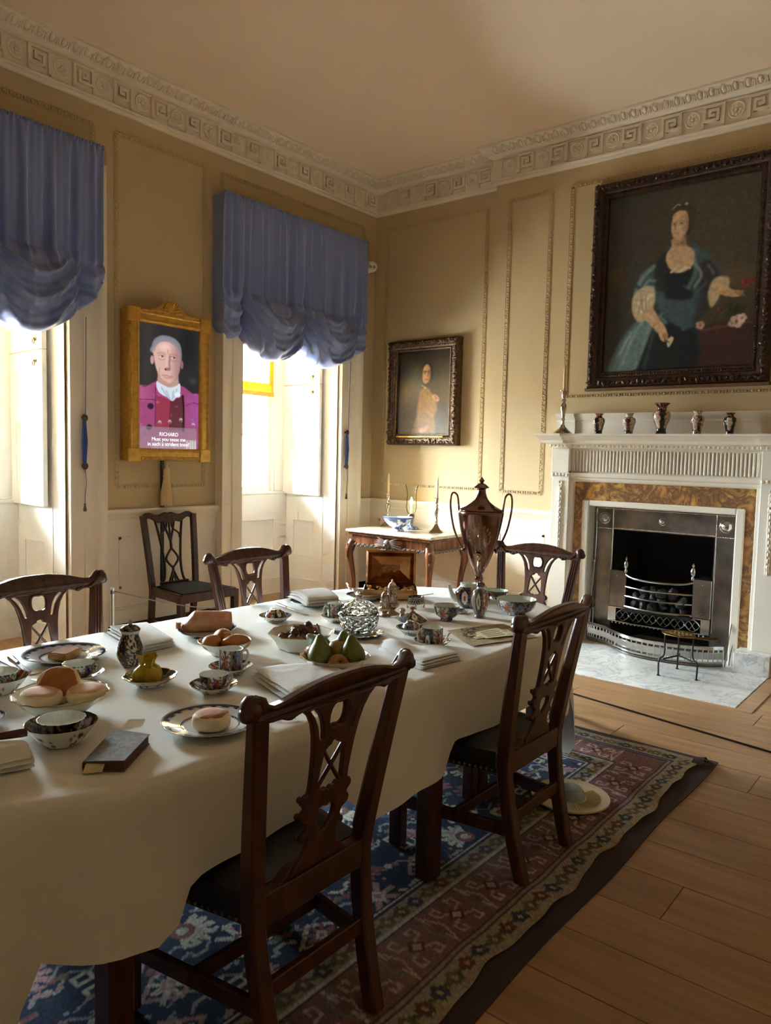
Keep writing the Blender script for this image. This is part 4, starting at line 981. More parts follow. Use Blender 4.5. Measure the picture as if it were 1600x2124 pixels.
# side chair against the wall under the screen
def side_chair():
    r = thing('side_chair', 'dark wooden side chair with drop-in black seat against the wall under the screen', 'chair', (3.585, 4.985, 0), PI)
    M_w = wood('dark_mahogany', (40, 18, 12), (74, 36, 22))
    H0 = .03
    for s in (-1, 1):
        mb = MB(); zs = [0, .2, .42, .6, .8, .93, .985]; V = []; F = []
        for z in zs:
            xc = s*(.19+.012*min(z/.45, 1)+.028*max(0, (z-.45)/.5)); y = stile_y(z)*.9; w = .020
            V += [(xc-w, y-.018, z), (xc+w, y-.018, z), (xc+w, y+.018, z), (xc-w, y+.018, z)]
        for i in range(len(zs)-1):
            for k in range(4): k2 = (k+1) % 4; F.append((i*4+k, i*4+k2, (i+1)*4+k2, (i+1)*4+k))
        F += [(3, 2, 1, 0), tuple(len(V)-4+k for k in range(4))]; mb.add(V, F); mb.build('leg', M_w, r)
        mb = MB(); cbox(mb, s*.25-.024, s*.25+.024, .40, .448, 0, .43, .004); mb.build('leg', M_w, r)
        mb = MB(); quadbar(mb, (s*.20, .0, .41), (s*.25, .42, .41), .03, .065); mb.build('seat_rail', M_w, r)
        mb = MB(); quadbar(mb, (s*.195, -.02, .17), (s*.246, .40, .17), .02, .035); mb.build('stretcher', M_w, r)
    mb = MB(); quadbar(mb, (-.25, .43, .41), (.25, .43, .41), .03, .065); mb.build('seat_rail', M_w, r)
    mb = MB(); quadbar(mb, (-.19, .0, .41), (.19, .0, .41), .03, .065); mb.build('seat_rail', M_w, r)
    top = [(0, 1.01), (.03, 1.015), (.06, 1.005), (.09, .995), (.13, 1.0), (.17, 1.015), (.205, 1.012), (.235, .995), (.248, .97), (.245, .945), (.225, .945), (.212, .96), (.19, .972), (.165, .97), (.13, .95), (.10, .935), (.06, .945), (.03, .935), (0, .93)]
    v, f = fill2d(mirror(top), (), .026, .005); mb = MB(); bent(mb, [(x, z-.01, t) for x, z, t in v], f, .0, 0); mb.build('crest_rail', M_w, r)
    # interlaced splat
    mb = MB()
    def strap(pts, w=.009):
        P = smooth_path([(x, 0, z) for x, z in pts], 6); tube(mb, [(p.x, stile_y(p.z), p.z) for p in P], w, 6, flat=.8)
    for s in (-1, 1):
        strap([(s*.125, .945), (s*.105, .85), (s*.085, .72), (s*.075, .6), (s*.085, .50), (s*.11, .455)], .012)
        strap([(s*.05, .94), (s*.035, .88), (s*.005, .79), (s*.0, .73), (s*.04, .675), (s*.055, .64), (s*.03, .60), (s*.0, .565), (s*.02, .51), (s*.045, .46)], .011)
        strap([(s*.02, .94), (s*.03, .88), (s*.08, .84), (s*.09, .80)], .009); strap([(s*.055, .64), (s*.078, .61)], .009); strap([(s*.0, .52), (s*-.02, .46)], .008)
    strap([(0, .93), (0, .86), (0, .79)], .010); cbox(mb, -.13, .13, stile_y(.45)-.012, .012, .435, .47, .005)
    mb.build('splat', M_w, r)
    mb = MB(); V = []; F = []; n = 12
    for j in range(n+1):
        t = j/n
        for i in range(n+1):
            u = i/n*2-1; V.append((u*(.178+.052*t), .012+.405*t, .447+.022*(1-max(abs(u), abs(2*t-1))**5)))
    for j in range(n):
        for i in range(n): a = j*(n+1)+i; F.append((a, a+1, a+n+2, a+n+1))
    mb.add(V, F); box(mb, -.17, .17, .02, .41, .40, .446); mb.build('seat', M_cane, r, 60)
side_chair()
# ================================================================== DINING TABLE, CLOTH, RUG
TZ = .745                       # top of the cloth
TX0, TX1, TYC, TR = 1.09, 2.945, 2.1225, .6875
M_cloth = mat('white_linen', (226, 223, 214), .8, bump=.10, bscale=420, spec=.2, sheen=.1)
t = thing('dining_table', 'oval ended dining table with square dark legs under the white cloth', 'table', (0, 0, 0))
def stadium(r, n=24, x0=TX0, x1=TX1, yc=TYC):
    P = []
    for k in range(n+1): a = -PI/2+PI*k/n; P.append((x1+r*math.cos(a), yc+r*math.sin(a)))
    for k in range(n+1): a = PI/2+PI*k/n; P.append((x0+r*math.cos(a), yc+r*math.sin(a)))
    return P
mb = MB(); v, f = fill2d(stadium(TR-.008), (), .024, .004); mb.add(v, f, Mt(0, 0, TZ-.016)); mb.build('table_top', M_mah, t)
mb = MB(); S1 = stadium(TR-.07); S2 = stadium(TR-.095); n = len(S1)
mb.add([(x, y, z) for z in (TZ-.10, TZ-.03) for x, y in S1]+[(x, y, z) for z in (TZ-.10, TZ-.03) for x, y in S2],
       [(k, (k+1) % n, n+(k+1) % n, n+k) for k in range(n)]+[(2*n+(k+1) % n, 2*n+k, 3*n+k, 3*n+(k+1) % n) for k in range(n)]+[((k+1) % n, k, 2*n+k, 2*n+(k+1) % n) for k in range(n)]); mb.build('apron', M_mah, t)
for x, y in ((.945, 1.545), (2.12, 1.47), (2.82, 1.70), (.945, 2.72), (2.12, 2.775), (2.9, 2.73)):
    mb = MB(); cbox(mb, x-.034, x+.034, y-.034, y+.034, .0175, TZ-.03, .005); mb.build('leg', M_mah, t)
# cloth: flat top plus hanging sides cut from a rectangular cloth, so the corners hang low
SEATS = [(1.335, 1.45), (2.485, 1.45), (2.69, 2.80), (1.475, 2.80), (3.66, 2.12)]
def sstep(a, b, x): u = min(max((x-a)/(b-a), 0), 1); return u*u*(3-2*u)
ring = []       # (x, y, nx, ny)
m_ = 56
for k in range(m_): a = -PI/2+PI*k/m_; ring.append((TX1+TR*math.cos(a), TYC+TR*math.sin(a), math.cos(a), math.sin(a), a))
for k in range(60): x = TX1+(TX0-TX1)*k/60; ring.append((x, TYC+TR, 0, 1, PI/2))
for k in range(m_): a = PI/2+PI*k/m_; ring.append((TX0+TR*math.cos(a), TYC+TR*math.sin(a), math.cos(a), math.sin(a), a))
for k in range(90): x = TX0+(TX1-TX0)*k/90; ring.append((x, TYC-TR, 0, -1, -PI/2))
RX0, RX1, RY0, RY1 = TX0-TR-.33, TX1+TR+.33, TYC-TR-.355, TYC+TR+.355
V = []; F = []; n = len(ring); nt = 22; s_acc = 0
for k, (x, y, nx, ny, a) in enumerate(ring):
    x2, y2 = ring[k-1][:2]; s_acc += math.hypot(x-x2, y-y2) if k else 0
    d = 9
    if nx > 1e-4: d = min(d, (RX1-x)/nx)
    if nx < -1e-4: d = min(d, (RX0-x)/nx)
    if ny > 1e-4: d = min(d, (RY1-y)/ny)
    if ny < -1e-4: d = min(d, (RY0-y)/ny)
    L = .355+(min(max(d, .64), .71)-.355)*sstep(.52, .58, d); corner = sstep(.45, .66, d)
    L += .012*math.sin(s_acc*5.3)+.006*math.sin(s_acc*13)
    for (sx, sy) in SEATS:
        q = 1-sstep(.27, .36, math.hypot((x-sx) if abs(ny) > .7 else 0, (y-sy) if abs(ny) <= .7 else 0))
        if math.hypot(x-sx, y-sy) < .5: L = L*(1-q)+min(L, .247)*q
    for j in range(nt+1):
        u = j/nt; l = L*u
        fold = corner*(.050*math.sin(s_acc*19+.6)+.022*math.sin(s_acc*37+2))+(1-corner)*(.014*math.sin(s_acc*8.3+1)+.007*math.sin(s_acc*17)+.004*math.sin(s_acc*31))
        fold += .016*math.exp(-((x-1.02)/.035)**2)*(ny < -.9)*1.5
        fl = fold*min(l/.35, 1.2)*sstep(0, .25, l)
        out_ = .004+.012*sstep(0, .03, l)+.03*l+corner*.06*l+fl
        zz = TZ-l*(1-.02*corner)
        if l < .02: zz = TZ-l*l/.02*.5-l*.5
        V.append((x+nx*out_, y+ny*out_, zz+.004*math.sin(s_acc*9)*u))
for k in range(n):
    k2 = (k+1) % n
    for j in range(nt): F.append((k*(nt+1)+j, k*(nt+1)+j+1, k2*(nt+1)+j+1, k2*(nt+1)+j))
# top surface, concentric rings with faint unevenness
NR = 14; base = len(V); cx, cy = (TX0+TX1)/2, TYC
for i in range(1, NR+1):
    s = 1-i/NR
    for (x, y, nx, ny, a) in ring:
        px = cx+(x-cx)*s if False else (min(max(x, TX0), TX1)+(x-min(max(x, TX0), TX1))*s); py = TYC+(y-TYC)*s
        V.append((px, py, TZ+.0012*mnoise.noise(Vector((px*4, py*4, 1)))))
for i in range(NR):
    for k in range(n):
        k2 = (k+1) % n
        a0 = k*(nt+1) if i == 0 else base+(i-1)*n+k; b0 = k2*(nt+1) if i == 0 else base+(i-1)*n+k2
        F.append((a0, b0, base+i*n+k2, base+i*n+k))
mb = MB(); mb.add(V, F); o = mb.build('tablecloth', M_cloth, None, 70); tag(o, 'large white linen cloth hanging in folds over the dining table', 'tablecloth')

# ---- rug
class Raster:
    def __init__(s, x0, y0, W, H, px, bgc):
        s.x0, s.y0, s.px = x0, y0, px; s.w, s.h = int(W/px), int(H/px); s.img = np.ones((s.h, s.w, 3))*np.array(bgc, float)
        s.X, s.Y = np.meshgrid(x0+(np.arange(s.w)+.5)*px, y0+(np.arange(s.h)+.5)*px)
    def win(s, xa, xb, ya, yb):
        i0, i1 = max(0, int((xa-s.x0)/s.px)-1), min(s.w, int((xb-s.x0)/s.px)+2); j0, j1 = max(0, int((ya-s.y0)/s.px)-1), min(s.h, int((yb-s.y0)/s.px)+2)
        return slice(j0, max(j0, j1)), slice(i0, max(i0, i1))
    def fill(s, w, m, c): s.img[w][m] = c
    def rect(s, xa, xb, ya, yb, c): w = s.win(xa, xb, ya, yb); s.fill(w, (s.X[w] >= xa) & (s.X[w] < xb) & (s.Y[w] >= ya) & (s.Y[w] < yb), c)
    def ell(s, cx, cy, rx, ry, c, rot=0):
        R_ = max(rx, ry); w = s.win(cx-R_, cx+R_, cy-R_, cy+R_); dx, dy = s.X[w]-cx, s.Y[w]-cy; ca, sa = math.cos(rot), math.sin(rot)
        s.fill(w, ((dx*ca+dy*sa)/rx)**2+((-dx*sa+dy*ca)/ry)**2 < 1, c)
    def dia(s, cx, cy, rx, ry, c): w = s.win(cx-rx, cx+rx, cy-ry, cy+ry); s.fill(w, abs(s.X[w]-cx)/rx+abs(s.Y[w]-cy)/ry < 1, c)
    def seg(s, ax, ay, bx, by, wd, c):
        w = s.win(min(ax, bx)-wd, max(ax, bx)+wd, min(ay, by)-wd, max(ay, by)+wd); dx, dy = bx-ax, by-ay; l2 = dx*dx+dy*dy+1e-12
        t_ = np.clip(((s.X[w]-ax)*dx+(s.Y[w]-ay)*dy)/l2, 0, 1); s.fill(w, np.hypot(s.X[w]-ax-t_*dx, s.Y[w]-ay-t_*dy) < wd/2, c)
    def pl(s, pts, wd, c):
        for (a, b) in zip(pts[:-1], pts[1:]): s.seg(*a, *b, wd, c)
RGX0, RGX1, RGY0, RGY1 = -.30, 3.885, 1.055, 3.30
nav, crm, rose, rust, tea, pnk, olv = (50, 60, 80), (190, 182, 168), (136, 92, 92), (118, 82, 70), (76, 102, 116), (166, 134, 130), (118, 112, 88)
q = Raster(RGX0, RGY0, RGX1-RGX0, RGY1-RGY0, .0068, nav)
rg = random.Random(12)
def leaf(cx, cy, r, a, c, c2):
    for k in range(-3, 4):
        b = a+k*.42; q.seg(cx, cy, cx+r*math.cos(b)*(1-.06*abs(k)), cy+r*math.sin(b)*(1-.06*abs(k)), r*.26, c)
    q.ell(cx, cy, r*.42, r*.42, c2); q.ell(cx, cy, r*.2, r*.2, c)
def star(cx, cy, r, c, c2):
    for k in range(8): b = k*PI/4; q.seg(cx, cy, cx+r*math.cos(b), cy+r*math.sin(b), r*.3, c)
    q.dia(cx, cy, r*.5, r*.5, c2); q.dia(cx, cy, r*.22, r*.22, c)
def hook(cx, cy, s, c, fx=1, fy=1):
    q.pl([(cx-s*fx, cy-s*.3*fy), (cx-s*.4*fx, cy+s*.2*fy), (cx+s*.3*fx, cy+s*.1*fy), (cx+s*.4*fx, cy-s*.3*fy), (cx+s*.8*fx, cy-s*.2*fy)], .012, c)
# field
bw = .43
j = 0; yy = RGY0+bw+.05
while yy < RGY1-bw:
    xx = RGX0+bw+(.0 if j % 2 else .17)
    while xx < RGX1-bw+.1:
        k = rg.randrange(6); c, c2 = rg.choice([(crm, rose), (pnk, crm), (crm, tea), (tea, crm), (rose, crm), (crm, rust)])
        if k < 3: leaf(xx, yy, .095, rg.choice((.6, 2.2, -.8, -2.3)), c, c2)
        elif k < 4: star(xx, yy, .075, c, c2)
        elif k == 4: q.dia(xx, yy, .10, .075, c); q.dia(xx, yy, .075, .055, nav); star(xx, yy, .05, c2, c)
        else:
            for s1 in (-1, 1):
                for s2 in (-1, 1): q.rect(xx+s1*.04-.028, xx+s1*.04+.028, yy+s2*.035-.022, yy+s2*.035+.022, crm); q.rect(xx+s1*.04-.016, xx+s1*.04+.016, yy+s2*.035-.011, yy+s2*.035+.011, nav)
            leaf(xx+.03, yy, .05, 0, pnk, rose)
        for s1 in (-1, 1):
            hook(xx+s1*.13, yy+.05*rg.choice((-1, 1)), .05, rg.choice((crm, (150, 150, 146), pnk)), s1, rg.choice((-1, 1)))
            q.pl([(xx+s1*.05, yy+s1*.10), (xx+s1*.11, yy+s1*.12), (xx+s1*.15, yy+s1*.08)], .009, (140, 142, 140)); q.dia(xx+s1*.10, yy-s1*.09, .022, .018, rg.choice((rose, crm, olv)))
        for _ in range(5): q.dia(xx+rg.uniform(-.17, .17), yy+rg.uniform(-.12, .12), .011, .011, rg.choice((crm, pnk, tea, (140, 150, 160))))
        xx += .27
    yy += .17; j += 1
def border(d0, d1, fn_bg, motif, step):
    """bands parallel to the four sides, d = distance in from the edge"""
    for ya, yb in ((RGY0+d0, RGY0+d1), (RGY1-d1, RGY1-d0)): q.rect(RGX0+d0, RGX1-d0, ya, yb, fn_bg)
    for xa, xb in ((RGX0+d0, RGX0+d1), (RGX1-d1, RGX1-d0)): q.rect(xa, xb, RGY0+d0, RGY1-d0, fn_bg)
    if motif is None: return
    m_ = (d0+d1)/2; L = RGX1-RGX0-2*m_; k = int(L/step)
    for i in range(k): motif(RGX0+m_+L*(i+.5)/k, RGY0+m_, i, 0); motif(RGX0+m_+L*(i+.5)/k, RGY1-m_, i, 0)
    L = RGY1-RGY0-2*m_; k = int(L/step)
    for i in range(1, k): motif(RGX0+m_, RGY0+m_+L*i/k, i, 1); motif(RGX1-m_, RGY0+m_+L*i/k, i, 1)
def flower(x, y, i, v):
    c = ((98, 66, 60), (62, 66, 82), (104, 94, 74))[i % 3]
    for k in range(5): b = k*1.257+.3; q.ell(x+.018*math.cos(b), y+.018*math.sin(b), .013, .013, c)
    q.ell(x, y, .009, .009, (170, 140, 110)); hook(x+(.035 if not v else 0), y+(0 if not v else .035), .018, (84, 88, 70))
def bigm(x, y, i, v):
    ln = (182, 158, 150)
    for s1 in (-1, 1):
        for s2 in (-1, 1):
            q.pl([(x+s1*.02, y+s2*.02), (x+s1*.055, y+s2*.03), (x+s1*.06, y+s2*.065), (x+s1*.03, y+s2*.07), (x+s1*.03, y+s2*.05)], .010, ln)
    q.dia(x, y, .035, .035, (84, 46, 48)); q.dia(x, y, .02, .02, ln)
    if not v: q.seg(x-.105, y-.085, x-.105, y+.085, .010, ln); q.pl([(x-.10, y-.07), (x-.075, y), (x-.10, y+.07)], .008, ln); q.pl([(x-.11, y-.07), (x-.135, y), (x-.11, y+.07)], .008, (108, 120, 104)); q.dia(x-.105, y, .018, .03, rust)
    else: q.seg(x-.085, y-.105, x+.085, y-.105, .010, ln); q.pl([(x-.07, y-.10), (x, y-.075), (x+.07, y-.10)], .008, ln)
border(0, .016, (150, 136, 112), None, 1); border(.016, .10, (152, 138, 114), flower, .075); border(.10, .112, nav, None, 1); border(.112, .12, (150, 120, 112), None, 1); border(.12, .132, nav, None, 1)
border(.132, .312, (124, 90, 86), bigm, .21); border(.312, .322, nav, None, 1); border(.322, .33, crm, None, 1); border(.33, .40, (148, 136, 112), flower, .075); border(.40, .412, nav, None, 1); border(.412, .42, crm, None, 1); border(.42, .43, nav, None, 1)
g_ = np.random.RandomState(4).rand(q.h, q.w, 1); q.img = np.clip(q.img*(.86+.28*g_), 0, 255)
# wear patches
for (wx_, wy_, wr_) in ((1.75, 1.30, .22), (2.3, 1.36, .2), (2.9, 1.45, .25), (3.3, 1.9, .3)):
    m_ = np.exp(-(((q.X-wx_)/wr_)**2+((q.Y-wy_)/(wr_*.5))**2))[..., None]*.35; q.img = q.img*(1-m_)+np.array((128, 108, 90))*m_
c = q.img/255.; c = np.where(c <= .04045, c/12.92, ((c+.055)/1.055)**2.4)
ny_, nx_ = q.h, q.w; cc = c[np.clip(np.arange(ny_+1), 0, ny_-1)][:, np.clip(np.arange(nx_+1), 0, nx_-1)].reshape(-1, 3)
gx, gy = np.meshgrid(RGX0+np.arange(nx_+1)*q.px, RGY0+np.arange(ny_+1)*q.px)
edge = np.exp(-(gy-RGY0)/.09); gy2 = gy+edge*(.009*np.sin(gx*7.5)+.006*np.sin(gx*17+1)+.004*np.sin(gx*31))
gz = .0125+.003*np.sin(gx*5+gy*3)*np.exp(-(gy-RGY0)/.25)+.004*edge*(1+np.sin(gx*15))
edge2 = np.exp(-(RGX1-gx)/.08); gx2 = gx+edge2*.012*np.sin(gy*11)
P = np.stack([gx2, gy2, gz], -1).reshape(-1, 3); i = np.arange(ny_)[:, None]*(nx_+1)+np.arange(nx_)[None, :]
Fq = np.stack([i, i+1, i+nx_+2, i+nx_+1], -1).reshape(-1, 4)
me = bpy.data.meshes.new('pile'); me.from_pydata(P.tolist(), [], Fq.tolist()); me.update()
at = me.color_attributes.new('Col', 'FLOAT_COLOR', 'POINT'); arr = np.ones((len(cc), 4), np.float32); arr[:, :3] = cc; at.data.foreach_set('color', arr.ravel())
M_rug = mat('rug_wool', None, .95, col=True, spec=.1, bump=.3, bscale=600)
rug = thing('rug', 'worn oriental rug with navy field and rose borders under the table', 'rug', (0, 0, 0))
obj('pile', me, M_rug, rug)
mb = MB(); V = []; F = []; k = 120
for (zz) in (.001, .0065):
    for i in range(k+1): V.append((RGX0-.02+(RGX1+.05-RGX0+.02)*i/k, .985+.006*math.sin(i*.21), zz))
    for i in range(k+1): V.append((RGX0-.02+(RGX1+.035-RGX0+.02)*i/k, 3.33, zz))
for i in range(k): F += [(2*(k+1)+i, 2*(k+1)+i+1, 3*(k+1)+i+1, 3*(k+1)+i), (i, i+1, 2*(k+1)+i+1, 2*(k+1)+i)]
F.append((k, 2*k+1, 4*k+3, 3*k+2)); mb.add(V, F); tag(mb.build('underlay', mat('underlay_felt', (58, 44, 40), .95, bump=.3, bscale=300), rug), 'dark brown underlay showing along the edge')
# curled corner of the rug
mb = MB(); V = []; F = []
for i in range(9):
    for j in range(7):
        u, w = i/8, j/6; V.append((3.80+.12*u, 1.03+.05*w, .010+.030*math.sin(PI*u)*(1-w*.4)))
for i in range(8):
    for j in range(6): a = i*7+j; F.append((a, a+7, a+8, a+1))
mb.add(V, F); mb.build('curled_corner', mat('rug_back', (70, 44, 38), .95, bump=.4, bscale=200), rug)
# ================================================================== FIREPLACE (local x = right, -y = into the room)
M_mant = mat('chimneypiece_paint', (232, 226, 212), .5)
def marble(name, base, veins, scale, width=.08, rough=.25, base2=None, dist=3.0):
    m = bpy.data.materials.new(name); m.use_nodes = True; N = m.node_tree.nodes; L = m.node_tree.links; b = N['Principled BSDF']; b.inputs['Roughness'].default_value = rough
    tc = N.new('ShaderNodeTexCoord'); nz = N.new('ShaderNodeTexNoise'); nz.inputs['Scale'].default_value = scale; nz.inputs['Detail'].default_value = 8; nz.inputs['Roughness'].default_value = .62; nz.inputs['Distortion'].default_value = dist
    L.new(tc.outputs['Object'], nz.inputs['Vector'])
    rp = N.new('ShaderNodeValToRGB'); e = rp.color_ramp.elements; e[0].position = .5-width; e[0].color = (*lin(base), 1); e[1].position = .5+width; e[1].color = (*lin(base2 or base), 1)
    x = e.new(.5); x.color = (*lin(veins), 1); L.new(nz.outputs['Fac'], rp.inputs['Fac'])
    n2 = N.new('ShaderNodeTexNoise'); n2.inputs['Scale'].default_value = scale*.35; n2.inputs['Detail'].default_value = 4; L.new(tc.outputs['Object'], n2.inputs['Vector'])
    mr = N.new('ShaderNodeMapRange'); mr.inputs['From Min'].default_value = .3; mr.inputs['From Max'].default_value = .7; mr.inputs['To Min'].default_value = .72; mr.inputs['To Max'].default_value = 1.05; L.new(n2.outputs['Fac'], mr.inputs['Value'])
    mx = N.new('ShaderNodeMix'); mx.data_type = 'RGBA'; mx.blend_type = 'MULTIPLY'; mx.inputs[0].default_value = 1; L.new(rp.outputs['Color'], mx.inputs[6]); L.new(mr.outputs['Result'], mx.inputs[7]); L.new(mx.outputs[2], b.inputs['Base Color'])
    MATS[name] = m; return m
M_siena = marble('siena_marble', (226, 176, 96), (120, 90, 70), 8.0, .15, .22, (208, 154, 92), 1.2)
M_hearth = marble('white_marble', (222, 221, 216), (182, 182, 182), 5.0, .035, .3, (228, 227, 222), 1.2)
M_steel = mat('polished_steel', (150, 142, 134), .30, metal=1, rgb2=(104, 98, 94), vscale=5, bump=.05, bscale=30)
M_bsteel = mat('bright_steel', (190, 186, 180), .2, metal=1)
M_iron = mat('black_iron', (22, 21, 22), .55, metal=.3, bump=.1)
M_soot = mat('soot', (12, 12, 13), .9)
FX, FY = XB, 2.02
fp = thing('chimneypiece', 'white carved chimneypiece with yellow marble slips', 'fireplace', (FX, FY, 0), -PI/2)
for s in (-1, 1):
    mb = MB(); xa, xb = sorted((s*.73, s*.88)); cbox(mb, xa, xb, -.26, 0, .155, 1.40, .003); cbox(mb, min(s*.70, s*.735), max(s*.70, s*.735), -.235, 0, .155, 1.32, .003); j = mb.build('jamb', M_mant, fp)
    mb = MB(); xa, xb = sorted((s*.64, s*.885)); cbox(mb, xa, xb, -.375 if s > 0 else -.375, 0, 0, .155, .006); mb.build('plinth_block', M_hearth, fp)
    mb = MB()
    for k in range(13):
        z = 1.26-.044*k; w = .022-.0006*k
        for d in (-1, 1): ball(mb, (s*.805+d*.010, -.262, z), (w*.5, .010, .026), 6, 4, None)
        ball(mb, (s*.805, -.268, z-.008), (.007, .009, .018), 5, 4)
    tube(mb, [(s*.805+.014*math.cos(2*PI*k/12), -.265, 1.305+.014*math.sin(2*PI*k/12)) for k in range(13)], .004, 5); hk = mb.build('husk_drop', M_mant, j)
    mb = MB(); xa, xb = sorted((s*.725, s*.89)); box(mb, xa, xb, -.27, 0, 1.352, 1.385)
    for k in range(5): ball(mb, (xa+.018+.032*k, -.272, 1.368), (.014, .008, .014), 6, 4)
    mb.build('capital', M_mant, fp)
    mb = MB(); xa, xb = sorted((s*.73, s*.885)); cbox(mb, xa, xb, -.275, 0, 1.385, 1.585, .003); mb.build('corner_block', M_mant, fp)
mb = MB(); v = []
cbox(mb, -.735, .735, -.225, 0, 1.385, 1.585, .002); fz = mb.build('frieze', M_mant, fp)
mb = MB(); cbox(mb, -.0072, .0072, -.016, .002, 0, .172, .004); rme = mb.mesh('reed'); rme.materials.append(M_mant)
for k in range(51):
    o = obj('reed', rme, None, fz); o.location = (-.70+.028*k, -.226, 1.398)
mb = MB(); P = [(0, 1.312), (.20, 1.312), (.215, 1.318), (.225, 1.335), (.225, 1.345), (.24, 1.355), (.245, 1.375), (.245, 1.385), (0, 1.385)]
n = len(P); mb.add([(x, -d, z) for x in (-.73, .73) for d, z in P], [(k, k+1, n+k+1, n+k) for k in range(n-1)]); mb.build('lower_moulding', M_mant, fp)
# shelf with breaks over the blocks
sp = [(0, 1.585), (.27, 1.585), (.275, 1.60), (.30, 1.612), (.31, 1.62), (.36, 1.625), (.365, 1.648), (.375, 1.655), (.40, 1.675), (.425, 1.685), (.43, 1.70), (0, 1.70)]
mb = MB(); n = len(sp)
for xa, xb, e in ((-.75, .75, 0.0), (-.885, -.735, .03), (.735, .885, .03)):
    V = []
    for xx, sg in ((xa, -1), (xb, 1)):
        ext = 0 if (xx in (-.75, .75)) else 1
        for d, z in sp:
            dd = max(d-.27, 0); outx = dd*.55 if abs(xx) > .88 else (0)
            V.append((xx+sg*outx, -(d+e if d > 0 else 0), z))
    mb.add(V, [(k, k+1, n+k+1, n+k) for k in range(n-1)]+[tuple(range(n)), tuple(range(n, 2*n))[::-1]])
mb.build('shelf', M_mant, fp)
mb = MB()
for k in range(54): x = -.87+1.74*k/53; ball(mb, (x, -.30-(.03 if abs(x) > .73 else 0), 1.604), (.012, .010, .013), 6, 4)
b_ = mb.build('egg_moulding', M_mant, fp); b_['kind'] = 'stuff'
mb = MB(); P = [(0, 1.70), (.07, 1.70), (.07, 1.80), (.078, 1.81), (.075, 1.825), (.095, 1.85), (.105, 1.868), (.105, 1.88), (0, 1.88)]; n = len(P)
for xa, xb, e in ((-.78, .78, 0), (-.94, -.775, .02), (.775, .94, .02)): mb.add([(x, -d-(e if d else 0), z) for x in (xa, xb) for d, z in P], [(k, k+1, n+k+1, n+k) for k in range(n-1)]+[tuple(range(n)), tuple(range(n, 2*n))[::-1]])
mb.build('back_ledge', M_mant, fp)
for xa, xb, za, zb in ((-.73, -.61, .155, 1.32), (.61, .73, .155, 1.32), (-.61, .61, 1.15, 1.32)):
    mb = MB(); box(mb, xa, xb, -.195, 0, za, zb); mb.build('marble_slip', M_siena, fp)
for xa, xb, za, zb in ((-.625, -.565, 0, 1.165), (.565, .625, 0, 1.165), (-.565, .565, 1.118, 1.165)):
    mb = MB(); cbox(mb, xa, xb, -.215, -.0, za, zb, .008); mb.build('inner_architrave', M_mant, fp)
# hearth slab
mb = MB(); cbox(mb, 4.905, 6.42, 1.145, 2.90, -.015, .006, .003); struct('floor_hearth', mb, M_hearth, 'grey veined white marble hearth slab')
mb = MB(); cbox(mb, 4.86, 6.0, 1.045, 1.14, -.012, .0045, .002); tag(struct('trim_4', mb, M_floor, 'board edging beside the hearth'))
# register grate
fg = thing('fire_grate', 'polished steel register grate in the fireplace opening', 'grate', (FX, FY, 0), -PI/2)
Yp = -.085
mb = MB(); 
for xa, xb, za, zb in ((-.565, -.395, .006, .93), (.395, .565, .006, .93), (-.565, .565, .93, 1.12)): box(mb, xa, xb, Yp, Yp+.03, za, zb)
mb.build('face_plate', M_steel, fg)
mb = MB()
def beadrow(mb, a, b, st=.016, r=.005, y=Yp-.003):
    L = math.hypot(b[0]-a[0], b[1]-a[1]); n = max(2, int(L/st)); tube(mb, [(a[0], y+.002, a[1]), (b[0], y+.002, b[1])], .004, 5)
    for k in range(n+1): ball(mb, (a[0]+(b[0]-a[0])*k/n, y-.002, a[1]+(b[1]-a[1])*k/n), r, 5, 4)
for s in (-1, 1):
    beadrow(mb, (s*.545, .03), (s*.545, 1.10)); beadrow(mb, (s*.405, .20), (s*.405, 1.10)); beadrow(mb, (s*.405, .935), (s*.545, .935))
beadrow(mb, (-.545, 1.10), (.545, 1.10)); beadrow(mb, (-.405, .942), (.405, .942)); b_ = mb.build('bead_edging', M_bsteel, fg); b_['kind'] = 'stuff'
for x, r_ in ((-.475, .042), (.475, .046), (0, .026)):
    mb = MB(); lathe(mb, [(r_*1.15, 0), (r_*1.15, .004), (r_*.95, .006), (r_*.9, .012), (r_*.6, .026), (0, .032)], 22, Mt(x, Yp, 1.02, rx=PI/2), closed=False); mb.build('roundel', M_bsteel, fg)
# firebox
mb = MB()
V = [(-.40, Yp+.02, 0), (.40, Yp+.02, 0), (.28, .29, 0), (-.28, .29, 0), (-.40, Yp+.02, 1.0), (.40, Yp+.02, 1.0), (.28, .29, 1.0), (-.28, .29, 1.0)]
mb.add(V, [(0, 4, 7, 3), (3, 7, 6, 2), (2, 6, 5, 1), (4, 5, 6, 7), (0, 3, 2, 1)]); mb.build('firebox', M_soot, fg)
Yg = Yp-.03
for s in (-1, 1):
    mb = MB(); xa, xb = sorted((s*.262, s*.40)); cbox(mb, xa, xb, Yg-.0, .10, .30, .60, .004); hb = mb.build('hob_plate', M_steel, fg)
    mb = MB()
    for z in (.34, .56): ball(mb, (s*.335, Yg-.003, z), .007, 6, 4)
    mb.build('rivet', M_bsteel, hb)
    mb = MB(); lathe(mb, [(.012, 0), (.012, .02), (.008, .028), (.018, .045), (.02, .07), (.012, .095), (.006, .10), (.010, .108), (.012, .115), (.005, .125), (0, .14)], 14, Mt(s*.262, Yg-.01, .59)); mb.build('finial', M_bsteel, fg)
